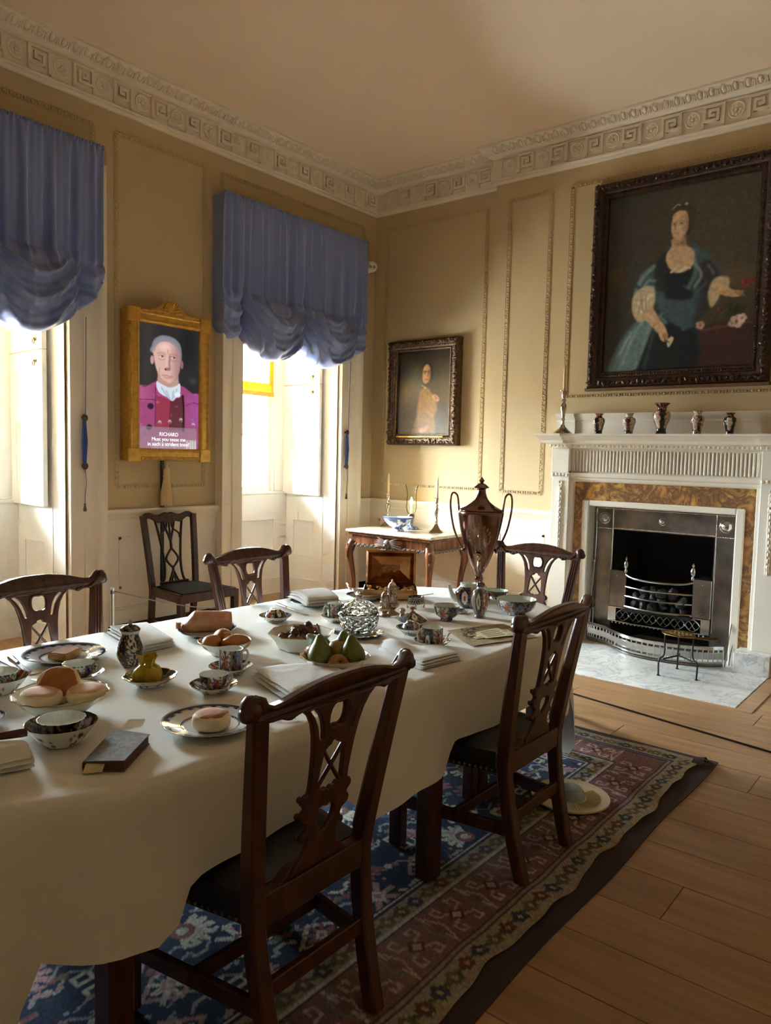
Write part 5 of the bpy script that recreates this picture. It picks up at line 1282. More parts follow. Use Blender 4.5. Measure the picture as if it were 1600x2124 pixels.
for k, z in enumerate((.315, .40, .475, .55)):
    bow = -.075; pts = [(-.262+.524*i/14, Yg+bow*(1-(2*i/14-1)**2)-.005, z+(.022*abs(2*i/14-1)**6 if k == 3 else 0)) for i in range(15)]
    mb = MB(); tube(mb, pts, .010 if k in (0, 3) else .008, 8); mb.build('grate_bar', M_bsteel, fg)
mb = MB(); box(mb, -.262, .262, Yg-.06, .08, .28, .30); mb.build('fire_basket', M_iron, fg)
# pierced apron
mb = MB(); Z0, Z1 = .185, .295
tube(mb, [(-.40, Yg, Z1), (.40, Yg, Z1)], .007, 6); tube(mb, [(-.40, Yg, Z0), (-.2, Yg-.02, Z0-.005), (.2, Yg-.02, Z0-.005), (.40, Yg, Z0)], .006, 6)
for ph in (0, PI):
    for fr, am in ((2*PI*3/.66, .045), (2*PI*6/.66, .03)):
        tube(mb, [(-.33+.66*i/90, Yg-.006, .24+am*math.sin(fr*(.66*i/90)+ph)) for i in range(91)], .0036, 5)
for s in (-1, 1): xa, xb = sorted((s*.335, s*.40)); box(mb, xa, xb, Yg-.006, Yg+.004, Z0, Z1)
for x in (-.22, 0, .22): ball(mb, (x, Yg-.012, .24), .012, 8, 5)
for k in range(24): ball(mb, (-.36+.72*k/23, Yg-.01, Z0-.014), .007, 5, 4)
mb.build('pierced_apron', M_bsteel, fg)
# coals
rg = random.Random(6); ctr = Vector((FX, FY, 0))
def lump(rx, seed, sc=1.0):
    mb = MB(); ball(mb, (0, 0, 0), (rx*1.2, rx, rx*.8), 8, 6)
    for i in range(len(mb.v)):
        p = Vector(mb.v[i]); k = 1+.35*mnoise.noise(p*28+Vector((seed, seed*2, 0))); mb.v[i] = tuple(p*k)
    return mb
M_coal = mat('coal', (30, 31, 34), .5, bump=.5, bscale=60)
cm = [lump(.045, i).mesh('coal', 20) for i in range(3)]
for m_ in cm: m_.materials.append(M_coal)
k = 0
for z, n in ((.335, 6), (.40, 6), (.45, 4)):
    for i in range(n):
        o = obj('coal', cm[k % 3]); u = (i+.5)/n*2-1
        o.location = (FX+Yg+.0+rg.uniform(.0, .05)-.02*(1-u*u), FY-u*(.22 if z < .44 else .15), z); o.rotation_euler = (rg.random()*6, rg.random()*6, rg.random()*6); o.scale = (rg.uniform(.85, 1.1),)*3
        tag(o, 'grey black lump of coal behind the bars of the grate', 'coal', 'coals in the grate'); k += 1
# fender: serpentine pierced strip
fd = thing('fender', 'serpentine pierced steel fender on the hearth', 'fender', (0, 0, .006))
FPth = smooth_path([(5.93, 2.56, 0), (5.905, 2.49, 0), (5.86, 2.38, 0), (5.76, 2.26, 0), (5.67, 2.12, 0), (5.635, 1.97, 0), (5.645, 1.82, 0), (5.68, 1.68, 0), (5.74, 1.56, 0), (5.83, 1.47, 0)], 10)
def ribbon(mb, P, z0, z1, th=.004):
    V = []; F = []
    for i, p in enumerate(P):
        d = (P[min(i+1, len(P)-1)]-P[max(i-1, 0)]).normalized(); nn = Vector((-d.y, d.x, 0))*th/2
        for z in (z0, z1): V += [(p.x+nn.x, p.y+nn.y, z), (p.x-nn.x, p.y-nn.y, z)]
    for i in range(len(P)-1):
        a, b = i*4, i*4+4; F += [(a, b, b+2, a+2), (a+1, a+3, b+3, b+1), (a+2, b+2, b+3, a+3), (a, a+1, b+1, b)]
    mb.add(V, F)
mb = MB()
for z0, z1 in ((.0, .034), (.052, .058), (.098, .104), (.122, .142)): ribbon(mb, FPth, z0, z1)
mb.build('band', M_bsteel, fd)
mb = MB(); tube(mb, [(p.x, p.y, .143) for p in FPth], .005, 6); mb.build('top_rail', M_bsteel, fd)
mb = MB(); tube(mb, [(p.x-.006, p.y, .012) for p in FPth], .010, 6); mb.build('foot_rail', M_steel, fd)
mb = MB()
for i in range(0, len(FPth), 3): p = FPth[i]; box(mb, p.x-.004, p.x+.004, p.y-.004, p.y+.004, .03, .125)
mb.build('upright', M_bsteel, fd)
mb = MB(); Pd = smooth_path([tuple(p) for p in FPth[::5]], 22)
for p in Pd: box(mb, p.x-.0022, p.x+.0022, p.y-.0015, p.y+.0015, .056, .10)
b_ = mb.build('fine_piercing', M_bsteel, fd); b_['kind'] = 'stuff'
# trivet
tv = thing('trivet', 'iron and brass trivet with turned handle standing on the hearth', 'trivet', (0, 0, .006))
zt_ = .285
for x, y in ((5.265, 1.744), (5.531, 1.70), (5.332, 1.507)):
    cx_, cy_ = 5.39, 1.65; ix, iy = cx_+(x-cx_)*.75, cy_+(y-cy_)*.75
    mb = MB(); tube(mb, smooth_path([(ix, iy, zt_), (ix, iy, .15), (x, y, .11), (x, y, 0)], 4), .006, 7); lathe(mb, [(0, 0), (.012, 0), (.012, .005), (0, .006)], 8, Mt(x, y, 0)); mb.build('leg', M_iron, tv)
mb = MB(); tube(mb, [(5.26+.02, 1.72, .12), (5.39, 1.65, .135), (5.50, 1.68, .12)], .006, 6); tube(mb, [(5.39, 1.65, .135), (5.345, 1.54, .12)], .006, 6); mb.build('brace', M_iron, tv)
M_brass = mat('brass', (178, 146, 84), .3, metal=1, bump=.1, bscale=40)
pts = [(.13*math.cos(a)*(1 if math.cos(a) > 0 else .9), .10*math.sin(a)*(1-.2*math.cos(a))) for a in [2*PI*k/24 for k in range(24)]]
holes = [[(cx_+.012*math.cos(a), cy_+.009*math.sin(a)) for a in [2*PI*k/8 for k in range(8)]] for cx_ in (-.07, -.03, .01, .05) for cy_ in (-.05, -.018, .018, .05)]
v, f = fill2d(pts, holes, .005, .0); mb = MB(); mb.add(v, f, Mt(5.39, 1.655, zt_+.003, rz=-2.1)); mb.build('pierced_plate', M_brass, tv)
mb = MB(); lathe(mb, [(.006, 0), (.006, .02), (.010, .025), (.007, .035), (.011, .045), (.007, .055), (.012, .065), (.014, .10), (.009, .12), (.014, .135), (.010, .15), (0, .155)], 10, Mt(5.33, 1.535, zt_+.004) @ Matrix.Rotation(PI/2, 4, Vector((-math.cos(1.05)*-1, .0, 0)).normalized() if False else Vector((1, .55, 0)).normalized())); mb.build('handle', M_brassd, tv)
# fire irons
def iron(name, label, base, top, kind):
    r = thing(name, label, 'fire iron', base); d = Vector(top)-Vector(base)
    mb = MB(); tube(mb, [(0, 0, .0 if kind != 'shovel' else .10), tuple(d)], .0055, 7); mb.build('shaft', M_bsteel, r)
    mb = MB(); ball(mb, tuple(d), .018, 10, 7); ball(mb, tuple(d*.95), (.010, .010, .012), 8, 5); mb.build('knob', M_bsteel, r)
    if kind == 'shovel':
        v, f = fill2d([(-.055, 0), (.055, 0), (.06, .06), (.05, .11), (.025, .135), (-.025, .135), (-.05, .11), (-.06, .06)], [[(.03*u+.008*math.cos(a), .045+.03*w+.008*math.sin(a)) for a in [2*PI*k/6 for k in range(6)]] for u in (-1, 0, 1) for w in (0, 1)], .004, .001)
        mb = MB(); mb.add(v, f, Mt(0, 0, .0, rz=PI/2+.3, rx=PI/2-.12)); tube(mb, [(-.01, .055, .0), (-.01, .055, .09), (-.01, .02, .14), (-.01, -.02, .14), (-.01, -.055, .09), (-.01, -.055, 0)], .005, 6); mb.build('pan', M_steel, r)
    if kind == 'tongs':
        mb = MB(); tube(mb, [(.012, -.02, .0), tuple(d*.75+Vector((.01, -.012, 0)))], .004, 7); mb.build('second_arm', M_bsteel, r)
iron('fire_shovel', 'steel fire shovel leaning inside the fender on the left', (5.965, 2.575, .008), (6.0, 2.56, .66), 'shovel')
iron('poker', 'steel poker leaning against the right side of the grate', (5.83, 1.455, .008), (5.985, 1.415, .70), 'poker')
iron('fire_tongs', 'steel fire tongs leaning beside the poker', (5.87, 1.435, .008), (5.985, 1.40, .60), 'tongs')
# black line lying on the boards in front of the hearth
r = thing('floor_cord', 'thin black cord lying straight across the floorboards before the hearth', 'cord', (4.36, 1.4, 0))
mb = MB(); tube(mb, [(.36, 2.2, .0055), (0.10, .57, .0055), (-.007, -.065, .0055), (-.093, -.586, .0055), (-.37, -2.2, .0055)], .0055, 6); mb.build('cord_length', M_black, r)
for k in (.36, -.37): mb = MB(); ball(mb, (k, 2.2 if k > 0 else -2.2, .009), .009, 8, 5); mb.build('cord_end', M_black, r)
# ================================================================== SIDE TABLE, MANTEL ORNAMENTS
M_silver = mat('silver_plate', (196, 186, 172), .22, metal=1, bump=.04, bscale=30)
M_copperp = mat('worn_silver_plate', (198, 180, 160), .24, metal=1, rgb2=(160, 134, 112), vscale=9)
M_candle = mat('candle_wax', (232, 208, 160), .45)
M_glass = mat('clear_glass', (250, 252, 252), .02, trans=1.0, ior=1.45)
M_walnut = wood('polished_walnut', (84, 46, 26), (140, 82, 46), .25)
M_tcarve = mat('carved_table_wood', (104, 88, 80), .18, bump=.15, bscale=60, coat=.4)
st = thing('pier_table', 'marble topped carved side table with cabriole legs by the far wall', 'table', (6.135, 4.385, 0), -PI/2)
mb = MB(); cbox(mb, -.515, .515, -.645, 0, .742, .770, .008); tag(mb.build('marble_top', marble('cream_marble', (214, 196, 166), (178, 150, 120), 6, .05, .2, (222, 208, 184)), st), 'cream veined marble top')
mb = MB(); P = [(.0, .742), (.0, .728), (.02, .715), (.032, .70)]
cbox(mb, -.465, .465, -.595, -.02, .635, .715, .003); cbox(mb, -.495, .495, -.625, -.005, .715, .742, .010); mb.build('frieze', M_walnut, st)
# carved lower border, mask and shell
mb = MB(); rg = random.Random(8)
for (ax, ay, bx, by) in ((-.47, -.605, .47, -.605), (.475, -.6, .475, -.03), (-.475, -.6, -.475, -.03)):
    L = math.hypot(bx-ax, by-ay); n = int(L/.018)
    tube(mb, [(ax, ay, .625), (bx, by, .625)], .014, 6)
    for k in range(n+1): t_ = k/n; ball(mb, (ax+(bx-ax)*t_, ay+(by-ay)*t_-(.010 if ay == by else 0)+(.010*(1 if ax > 0 else -1) if ax == bx else 0)*0, .625+.010*math.sin(k*2.1)), (.011, .010, .012), 5, 4)
mb.build('carved_border', M_tcarve, st)
mb = MB()
ball(mb, (0, -.625, .665), (.045, .035, .045), 10, 8); ball(mb, (0, -.655, .65), (.018, .02, .018), 8, 6)
for s in (-1, 1):
    for k in range(5): tube(mb, smooth_path([(s*.03, -.63, .665+.012*(k-2)), (s*.08, -.632, .675+.016*(k-2)), (s*(.12+.012*(4-k)), -.622, .67+.026*(k-2))], 4), [.010, .010, .010, .010, .009, .008, .007, .005, .004][:9], 6)
    ball(mb, (s*.016, -.655, .672), .007, 6, 4)
for k in range(9): a = PI*1.08+PI*.84*k/8; tube(mb, [(.012*math.cos(a), -.625, .615+.012*math.sin(a)), (.075*math.cos(a), -.628, .612+.068*math.sin(a))], [.006, .013], 6)
mb.build('carved_mask', M_tcarve, st)
for sx in (-1, 1):
    for yy, sy in ((-.585, -1), (-.06, 1)):
        x = sx*.455; mb = MB()
        tube(mb, smooth_path([(x, yy, .66), (x+sx*.022, yy+sy*.02, .585), (x+sx*.026, yy+sy*.024, .52), (x+sx*.004, yy+sy*.004, .36), (x-sx*.006, yy-sy*.006, .20), (x+sx*.004, yy+sy*.004, .08), (x+sx*.026, yy+sy*.024, .03), (x+sx*.03, yy+sy*.026, .012)], 5),
             [.040, .041, .043, .044, .044, .044, .043, .042, .040, .038, .036, .034, .031, .029, .028, .027, .026, .025, .0235, .022, .0215, .021, .021, .021, .021, .022, .024, .027, .03, .033, .036, .037, .036, .034, .03, .02][:36], 10)
        lg = mb.build('cabriole_leg', M_walnut, st)
        mb = MB(); rg2 = random.Random(3)
        for k in range(12): ball(mb, (x+sx*.036+rg2.uniform(-.02, .02), yy+sy*.036+rg2.uniform(-.02, .02), .50+.012*k), (.012, .012, .012), 5, 4)
        mb.build('knee_carving', M_tcarve, lg)
def candlestick(label, loc, hs, hc, square=True, group=None):
    r = thing('candlestick', label, 'candlestick', loc, .5 if square else 0, group)
    mb = MB(); k = hs/.33
    if square:
        cbox(mb, -.062, .062, -.062, .062, 0, .012, .004); cbox(mb, -.055, .055, -.055, .055, .012, .022, .006)
        lathe(mb, [(.055*1.2, .02), (.05, .035), (.03, .06), (.017, .08)], 4, Mt(rz=PI/4), closed=False)
    else: lathe(mb, [(0, 0), (.075, 0), (.077, .008), (.07, .016), (.045, .035), (.02, .06), (.015, .08)], 24, closed=False)
    mb.build('foot', M_silver, r)
    mb = MB(); lathe(mb, [(.014, .075*k), (.012, .10*k), (.018, .11*k), (.012, .12*k), (.016, .15*k), (.026, .20*k), (.024, .215*k), (.014, .235*k), (.020, .25*k), (.012, .265*k), (.018, .28*k), (.020, .30*k), (.018, .315*k), (.016, .33*k)], 14 if square else 12, closed=False); mb.build('stem', M_silver, r)
    mb = MB(); lathe(mb, [(0, .318*k), (.018, .318*k), (.034, .324*k), (.036, .330*k), (.02, .332*k), (0, .331*k)], 18); mb.build('drip_pan', M_silver, r)
    mb = MB(); lathe(mb, [(.0115, .325*k), (.0115, .33*k+hc*.75), (.008, .33*k+hc*.9), (.003, .33*k+hc), (0, .33*k+hc+.004)], 12); mb.build('candle', M_candle, r)
    return r
candlestick('silver candlestick with tall cream candle at the corner end of the side table', (6.03, 4.80, .77), .33, .205)
candlestick('silver candlestick with tall cream candle at the urn end of the side table', (5.93, 4.125, .77), .33, .20)
candlestick('silver candlestick with round foot at the left end of the mantelshelf', (5.80, 2.80, 1.70), .356, .215, False)
M_thin = pane_mat(); M_thin.name = 'thin_lamp_glass'
for _n in M_thin.node_tree.nodes:
    if _n.type == 'FRESNEL': _n.inputs[0].default_value = 1.12
def hexc(c): return lin(c)
WHT = lin((226, 228, 220)); NAV = lin((26, 32, 62)); GLD = lin((150, 116, 54)); RED = lin((172, 62, 42)); GRN = lin((70, 100, 84)); BLK = lin((24, 22, 30)); TEAL = lin((110, 150, 140)); SKY = lin((70, 100, 150)); PNK = lin((190, 128, 112))
def hsh(a, b, s=0): v = math.sin(a*127.1+b*311.7+s*74.7)*43758.5453; return v-math.floor(v)
def imari(seed=0, n=6, dark=BLK, lo=0.0, hi=1.0, rim=None):
    def fn(u, t, i):
        tt = (t-lo)/(hi-lo+1e-9)
        if rim and tt > .96: return rim
        x = (u+seed*.13) % 1*n; k = int(x); fu = x-k; kind = (k+seed) % 3
        if fu < .05 or fu > .95: return GLD
        dx, dy = fu-.5, tt-.5
        h = hsh(int(u*96), int(tt*22), seed)
        if kind == 0:
            r = math.hypot(dx*1.3, dy*1.1)
            if r < .12: return TEAL if seed % 2 else RED
            if r < .30: return WHT
            if r < .34: return dark
            return GLD if h > .86 else dark
        if kind == 1:
            r = math.hypot(dx*1.2, dy-.12); r2 = math.hypot(dx*1.2+.22, dy+.22)
            if r < .09: return GLD
            if r < .26: return RED if (int(math.atan2(dy-.12, dx)*12/PI) % 2) else PNK
            if r2 < .15: return RED
            if h > .72: return GRN
            if h < .16: return SKY
            return WHT
        if abs(((fu*3+tt*3) % 1)-.5) < .16 or abs(((fu*3-tt*3) % 1)-.5) < .16: return lin((92, 104, 130))
        if math.hypot(dx*1.3, dy) < .22: return RED if h > .3 else GLD
        return dark if h < .8 else GLD
    return fn
M_porc = mat('porcelain', None, .12, col=True, spec=.55, coat=.2)
def rp(prof, n):     # resample a profile to n points
    d = [0]
    for a, b in zip(prof[:-1], prof[1:]): d.append(d[-1]+math.hypot(a[0]-b[0], a[1]-b[1]))
    out = []; j = 0
    for k in range(n):
        s = d[-1]*k/(n-1)
        while j < len(d)-2 and d[j+1] < s: j += 1
        u = (s-d[j])/max(d[j+1]-d[j], 1e-9); out.append((prof[j][0]+(prof[j+1][0]-prof[j][0])*u, prof[j][1]+(prof[j+1][1]-prof[j][1])*u))
    return out
def smoothprof(p, n=24):
    return [(max(q.x, 0), q.y) for q in smooth_path([(a, b, 0) for a, b in p], max(2, n//(len(p)-1)))]
def pot(name, outer, inner, pout, pin, parent, seg=72, wave=None, no=22, ni=14, M=None, m=None):
    """hollow ware: outer profile from foot up to the rim, inner from the rim down"""
    O = rp(outer, no); I = rp(inner, ni)
    mb = MB()
    def paint(u, t, i):
        if i < no: return pout(u, i/(no-1), i) if callable(pout) else pout
        return pin(u, (i-no)/(ni-1), i) if callable(pin) else pin
    lathe(mb, O+I, seg, M, wave, paint, closed=False)
    return mb.build(name, m or M_porc, parent, 50)
def vase(loc, h, r, seed, label, light=False, big=False):
    t_ = thing('vase', label, 'vase', loc, seed*.7, 'row of small vases on the mantelshelf'); k = h
    dk = BLK if not light else lin((60, 50, 60))
    if big: prof = [(0, 0), (r*.62, 0), (r*.64, .02*k), (r*.52, .10*k), (r*.56, .25*k), (r*.95, .5*k), (r, .62*k), (r*.85, .72*k), (r*.5, .77*k), (r*.48, .84*k), (r*.62, .92*k), (r*.88, k)]
    else: prof = [(0, 0), (r*.6, 0), (r*.62, .03*k), (r*.58, .12*k), (r*.75, .35*k), (r, .62*k), (r*.92, .76*k), (r*.5, .84*k), (r*.48, .9*k), (r*.72, k)]
    def pf(u, t, i):
        x = (u*4+.3*seed) % 1; tt = t
        if tt > .80: return (WHT if light else BLK) if hsh(int(u*30), int(tt*40), seed) < .7 else PNK
        if .3 < tt < .78 and abs(x-.5) < .33-.5*abs(tt-.55):
            h_ = hsh(int(u*60), int(tt*40), seed); return lin((206, 202, 186)) if h_ < .6 else (PNK if h_ < .85 else lin((110, 90, 90)))
        return BLK if not light or hsh(int(u*50), int(tt*30), seed) < .6 else PNK
    pot('body', prof, [(prof[-1][0]*.96, h), (r*.4, h*.88), (r*.3, h*.7)], pf, BLK, t_, 40, no=30, ni=6)
    mb = MB(); lathe(mb, [(prof[-1][0]*.98, h-.002), (prof[-1][0]*1.04, h), (prof[-1][0]*.96, h+.002)], 30, closed=False); mb.build('rim', mat('gilt_rim', (150, 120, 70), .3, metal=.8), t_)
vase((5.85, 2.512, 1.70), .165, .048, 0, 'black vase with pale flower panel nearest the mantel candlestick')
vase((5.85, 2.265, 1.70), .163, .052, 1, 'rounded vase with pale neck, second from the left on the mantelshelf', True)
vase((5.85, 2.012, 1.70), .237, .066, 2, 'tallest flared black vase in the middle of the mantelshelf', False, True)
vase((5.85, 1.748, 1.70), .174, .049, 3, 'slender vase with pale frilled neck, second from the right on the mantelshelf', True)
vase((5.85, 1.519, 1.70), .156, .046, 4, 'black vase with heart shaped pale panel at the right of the mantelshelf')
# blue and white bowl and electric storm lamp on the side table
r = thing('footed_bowl', 'blue and white footed bowl on the marble side table', 'bowl', (5.72, 4.43, .77))
def bw(u, t, i):
    if t < .28: return lin((214, 218, 224))
    h_ = mnoise.noise(Vector((math.cos(u*6.283)*5, math.sin(u*6.283)*5, t*6))); return lin((58, 86, 150)) if h_ > .05 or t > .93 else lin((214, 220, 228))
pot('body', [(0, 0), (.062, 0), (.064, .012), (.045, .03), (.048, .038), (.08, .05), (.115, .085), (.135, .12), (.146, .135)], [(.143, .136), (.128, .115), (.09, .06), (0, .048)], bw, lin((196, 204, 216)), r, 64)
mb = MB(); lathe(mb, [(.143, .1345), (.147, .1365), (.143, .1385)], 40, closed=False); mb.build('rim', mat('blue_rim', (60, 84, 140), .2), r)
r = thing('storm_lamp', 'electric candle lamp under a tall glass storm shade on the side table', 'lamp', (5.965, 4.455, .77))
def bl(u, t, i): h_ = hsh(int(u*40), int(t*14), 3); return lin((80, 96, 124)) if h_ > .45 else lin((180, 186, 188))
pot('base', [(0, 0), (.075, 0), (.078, .012), (.06, .03), (.03, .05), (.02, .07), (.03, .09), (.022, .105)], [(.0, .106), (0, .105)], bl, lin((150, 150, 150)), r, 48, ni=3)
mb = MB(); lathe(mb, [(0, .10), (.024, .10), (.03, .115), (.034, .14), (.028, .15), (.012, .155), (0, .155)], 20); mb.build('gallery', M_brassd, r)
mb = MB(); lathe(mb, [(.011, .15), (.011, .236), (0, .237)], 14); mb.build('candle_tube', mat('candle_tube', (246, 228, 186), .5, emit=(255, 214, 140), estr=.15), r)
mb = MB(); lathe(mb, [(0, .236), (.009, .240), (.0155, .262), (.012, .288), (.004, .310), (0, .318)], 14); mb.build('flame_bulb', mat('flame_bulb', (255, 236, 190), .4, emit=(255, 226, 160), estr=14.0), r)
mb = MB(); g = [(.030, .152), (.042, .175), (.050, .22), (.048, .28), (.046, .34), (.052, .39), (.064, .436)]
lathe(mb, smoothprof(g, 24)+[(a-.0015, b) for a, b in reversed(smoothprof(g, 24))], 36, closed=False); mb.build('glass_shade', M_thin, r)
mb = MB(); tube(mb, smooth_path([(.05, -.06, .004), (.09, -.02, .004), (.11, .03, .02), (.09, .08, .006), (.06, .16, .006)], 5), .0025, 5); mb.build('cable', M_black, r)
# ---- barrier post with cord in front of the window wall
M_post = mat('brushed_post', (196, 186, 166), .3, metal=.9)
r = thing('barrier_post', 'slim pale metal barrier post with a thin grey cord, left of the side chair', 'barrier', (2.445, 4.0, 0))
mb = MB(); lathe(mb, [(0, 0), (.11, 0), (.11, .006), (.02, .012), (.012, .03), (.0125, .66), (.0125, .672), (.010, .68), (0, .681)], 20); mb.build('post', M_post, r)
mb = MB(); lathe(mb, [(.0145, .645), (.0145, .665)], 14, closed=False); tube(mb, [(.0, 0, .655), (.022, -.002, .655)], .004, 6); mb.build('collar', M_steel, r)
mb = MB(); tube(mb, smooth_path([(.02, 0, .655), (.40, .0, .53), (.80, .0, .44), (1.3, .02, .38)], 6), .0035, 6); mb.build('cord', mat('grey_elastic', (130, 130, 130), .6), r)
mb = MB(); lathe(mb, [(0, 0), (.09, 0), (.09, .006), (.012, .012), (.010, .38), (0, .385)], 16, Mt(1.305, .02, 0)); mb.build('short_post', M_post, r)
# ---- cream dish and clear panel on the rug under the table end
r = thing('dish', 'cream ribbed round dish with a grey centre lying on the rug', 'dish', (3.04, 1.36, .0175))
mb = MB()
lathe(mb, rp([(0, 0), (.155, 0), (.175, .012), (.172, .016), (.150, .008), (.06, .006)], 20)+[(.06, .006), (.0, .006)], 48, closed=False); mb.build('plate', mat('cream_enamel', (214, 198, 160), .45, bump=.1, bscale=40), r)
mb = MB()
for k in range(22): a = -2.6+2.2*k/21; tube(mb, [(.07*math.cos(a), .07*math.sin(a), .007), (.13*math.cos(a), .13*math.sin(a), .009)], .0016, 4)
b_ = mb.build('ribs', mat('cream_rib', (196, 178, 138), .5), r); b_['kind'] = 'stuff'
mb = MB(); lathe(mb, [(.062, .006), (.06, .03), (.045, .05), (0, .058)], 28, closed=False); mb.build('centre_dome', mat('grey_glass_dome', (150, 158, 160), .2), r)
# ================================================================== ON THE TABLE
SPR = lin((40, 38, 60))
def sprig(seed):
    def fn(u, t, i):
        x = (u*5+seed*.3) % 1; h_ = hsh(int(u*80), int(t*16), seed)
        if .45 < t < .9 and .2 < x < .75 and h_ > .62: return SPR if h_ > .78 else RED
        return WHT
    return fn
def saucer(parent, r, h=.026, seed=0, wave=None, light=False):
    pin = imari(seed, 6, BLK) if not light else WHT
    def inside(u, t, i): return pin(u, .15+.8*t, i) if t < .62 and callable(pin) else (pin if not callable(pin) else NAV if t < .7 else WHT)
    return pot('saucer', [(0, .002), (r*.5, .002), (r*.52, 0), (r*.55, 0), (r*.56, .004), (r*.8, h*.55), (r, h)], [(r*.985, h+.0006), (r*.78, h*.62), (r*.55, .006), (0, .005)], sprig(seed), inside, parent, 72, wave, 14, 16)
def handle(mb, r, z0, z1, out, th=.0042, ang=0.0):
    P = smooth_path([(r*.96, 0, z1), (r+out*.7, 0, z1+.004), (r+out, 0, (z0+z1)/2+.006), (r+out*.6, 0, z0+.004), (r*.9, 0, z0)], 6); tube(mb, P, th, 8, Mt(rz=ang))
def cup_set(label, loc, cr, ch, sr, seed, tall=False, hang=0.3, rz=0, scal=False, upside=False, spoon=False, cup_off=(0, 0), sh=.026, group='porcelain cups and saucers', dark=BLK, nohandle=False, cup_label='cup'):
    t_ = thing('cup_and_saucer', label, 'cup and saucer', loc, rz, group)
    wv = (lambda th, t: 1+.035*abs(math.sin(th*8))*t) if scal else None
    saucer(t_, sr, sh, seed, wv)
    ox, oy = cup_off; z = .006
    if upside:
        Mx = Mt(ox, oy, z+ch) @ Matrix.Rotation(PI, 4, 'X')
    else: Mx = Mt(ox, oy, z)
    if tall: po = [(0, 0), (cr*.78, 0), (cr*.82, .003), (cr*.97, ch*.08), (cr*.99, ch*.5), (cr, ch)]
    else: po = [(0, .0), (cr*.5, 0), (cr*.53, .006), (cr*.56, .008), (cr*.8, ch*.28), (cr*.95, ch*.62), (cr, ch)]
    pi_ = [(cr*.965, ch), (cr*.92, ch*.6), (cr*.7, ch*.22), (0, ch*.15)] if not tall else [(cr*.96, ch), (cr*.94, ch*.3), (cr*.8, ch*.08), (0, ch*.07)]
    c = pot('cup', po, pi_, imari(seed+1, 6, dark), WHT, t_, 72, wv, 24, 12, Mx)
    if not nohandle:
        mb = MB(); handle(mb, cr, ch*.22, ch*.8, .022 if tall else .016, .0042, hang); [mb.c.append(WHT) for _ in mb.v]
        for k in range(len(mb.v)): p = Mx @ Vector(mb.v[k]); mb.v[k] = tuple(p)
        mb.build('handle', M_porc, c)
    if spoon:
        mb = MB(); tube(mb, [(sr*.2, -sr*.5, .012), (sr*.9, -sr*.35, sh+.004), (sr*1.35, -sr*.2, sh+.010)], .003, 6); ball(mb, (sr*1.4, -sr*.18, sh+.011), (.012, .006, .003), 8, 5); mb.build('spoon', M_silver, t_)
    return t_
T = TZ+.0015
cup_set('low teacup with handle on an oval dark saucer beside the pale bread plate', (1.27, 2.28, T), .050, .050, .080, 1, hang=-.3)
cup_set('scalloped dark teacup sitting in a deep scalloped saucer in the left foreground', (.962, 1.812, T), .058, .060, .087, 2, hang=1.2, scal=True, sh=.055)
cup_set('scalloped cup and saucer cut off by the left edge beside the knife', (1.04, 2.33, T), .055, .060, .082, 4, hang=2, scal=True, sh=.05)
cup_set('tall coffee cup with big red flower on its saucer beside the bread rolls', (1.655, 1.985, T), .040, .078, .075, 3, True, hang=-.35, dark=NAV)
cup_set('low teacup on a saucer between the coffee cup and the near muffin plate', (1.49, 1.868, T), .045, .050, .075, 6, hang=-.25, dark=NAV)
cup_set('upturned tea bowl on a saucer beyond the ham platter', (2.31, 2.468, T), .050, .048, .073, 5, upside=True, nohandle=True)
cup_set('tall cup with handle on a saucer beside the cut glass butter dish', (2.495, 2.272, T), .038, .076, .066, 8, True, hang=2.7)
cup_set('upturned tea bowl on a saucer beside the lid with the red knob', (2.552, 1.889, T), .043, .046, .068, 9, upside=True, nohandle=True, dark=NAV)
cup_set('tall cup with handle and spoon on a saucer next to the old map', (2.43, 1.695, T), .042, .072, .073, 11, True, hang=2.6, spoon=True)
# flat plates
def plate(label, loc, r, group='blue banded dinner plates'):
    t_ = thing('dinner_plate', label, 'plate', loc, 0, group)
    def top(u, t, i):
        rr = 1-t
        if .84 < rr < .965: return lin((40, 50, 88)) if not (rr < .88 and int(u*150) % 2) else lin((190, 194, 196))
        if .54 < rr < .60: return lin((36, 44, 80)) if not (rr < .565 and int(u*100) % 2) else lin((190, 194, 196))
        return lin((214, 217, 216))
    pot('body', [(0, .002), (r*.55, .002), (r*.57, 0), (r*.60, 0), (r*.62, .005), (r, .022)], [(r*.995, .0235), (r*.985, .0225), (r*.62, .011), (r*.55, .007), (0, .006)], lin((210, 214, 214)), top, t_, 96, None, 8, 40)
    return t_
plate('blue banded plate with a slab of toasted bread, beside the left chair', (1.367, 2.545, T), .142)
plate('blue banded plate with a muffin, nearest the foreground chair', (1.286, 1.625, T), .132)
plate('plate holding a folded napkin at the far edge of the table', (2.70, 2.60, T), .125)
plate('plate carrying folded paper beyond the glass butter dish', (3.0, 2.52, T), .105)
plate('dark rimmed plate cut off at the left edge by the folded napkin', (.885, 2.09, T), .06)
M_bread = mat('bread', (206, 164, 104), .85, bump=.3, bscale=60, var=.15, vscale=20)
M_crust = mat('crust', (160, 100, 54), .75, bump=.25, bscale=50, rgb2=(186, 128, 74), vscale=16)
M_pale = mat('pale_muffin', (234, 220, 188), .85, bump=.15, bscale=50)
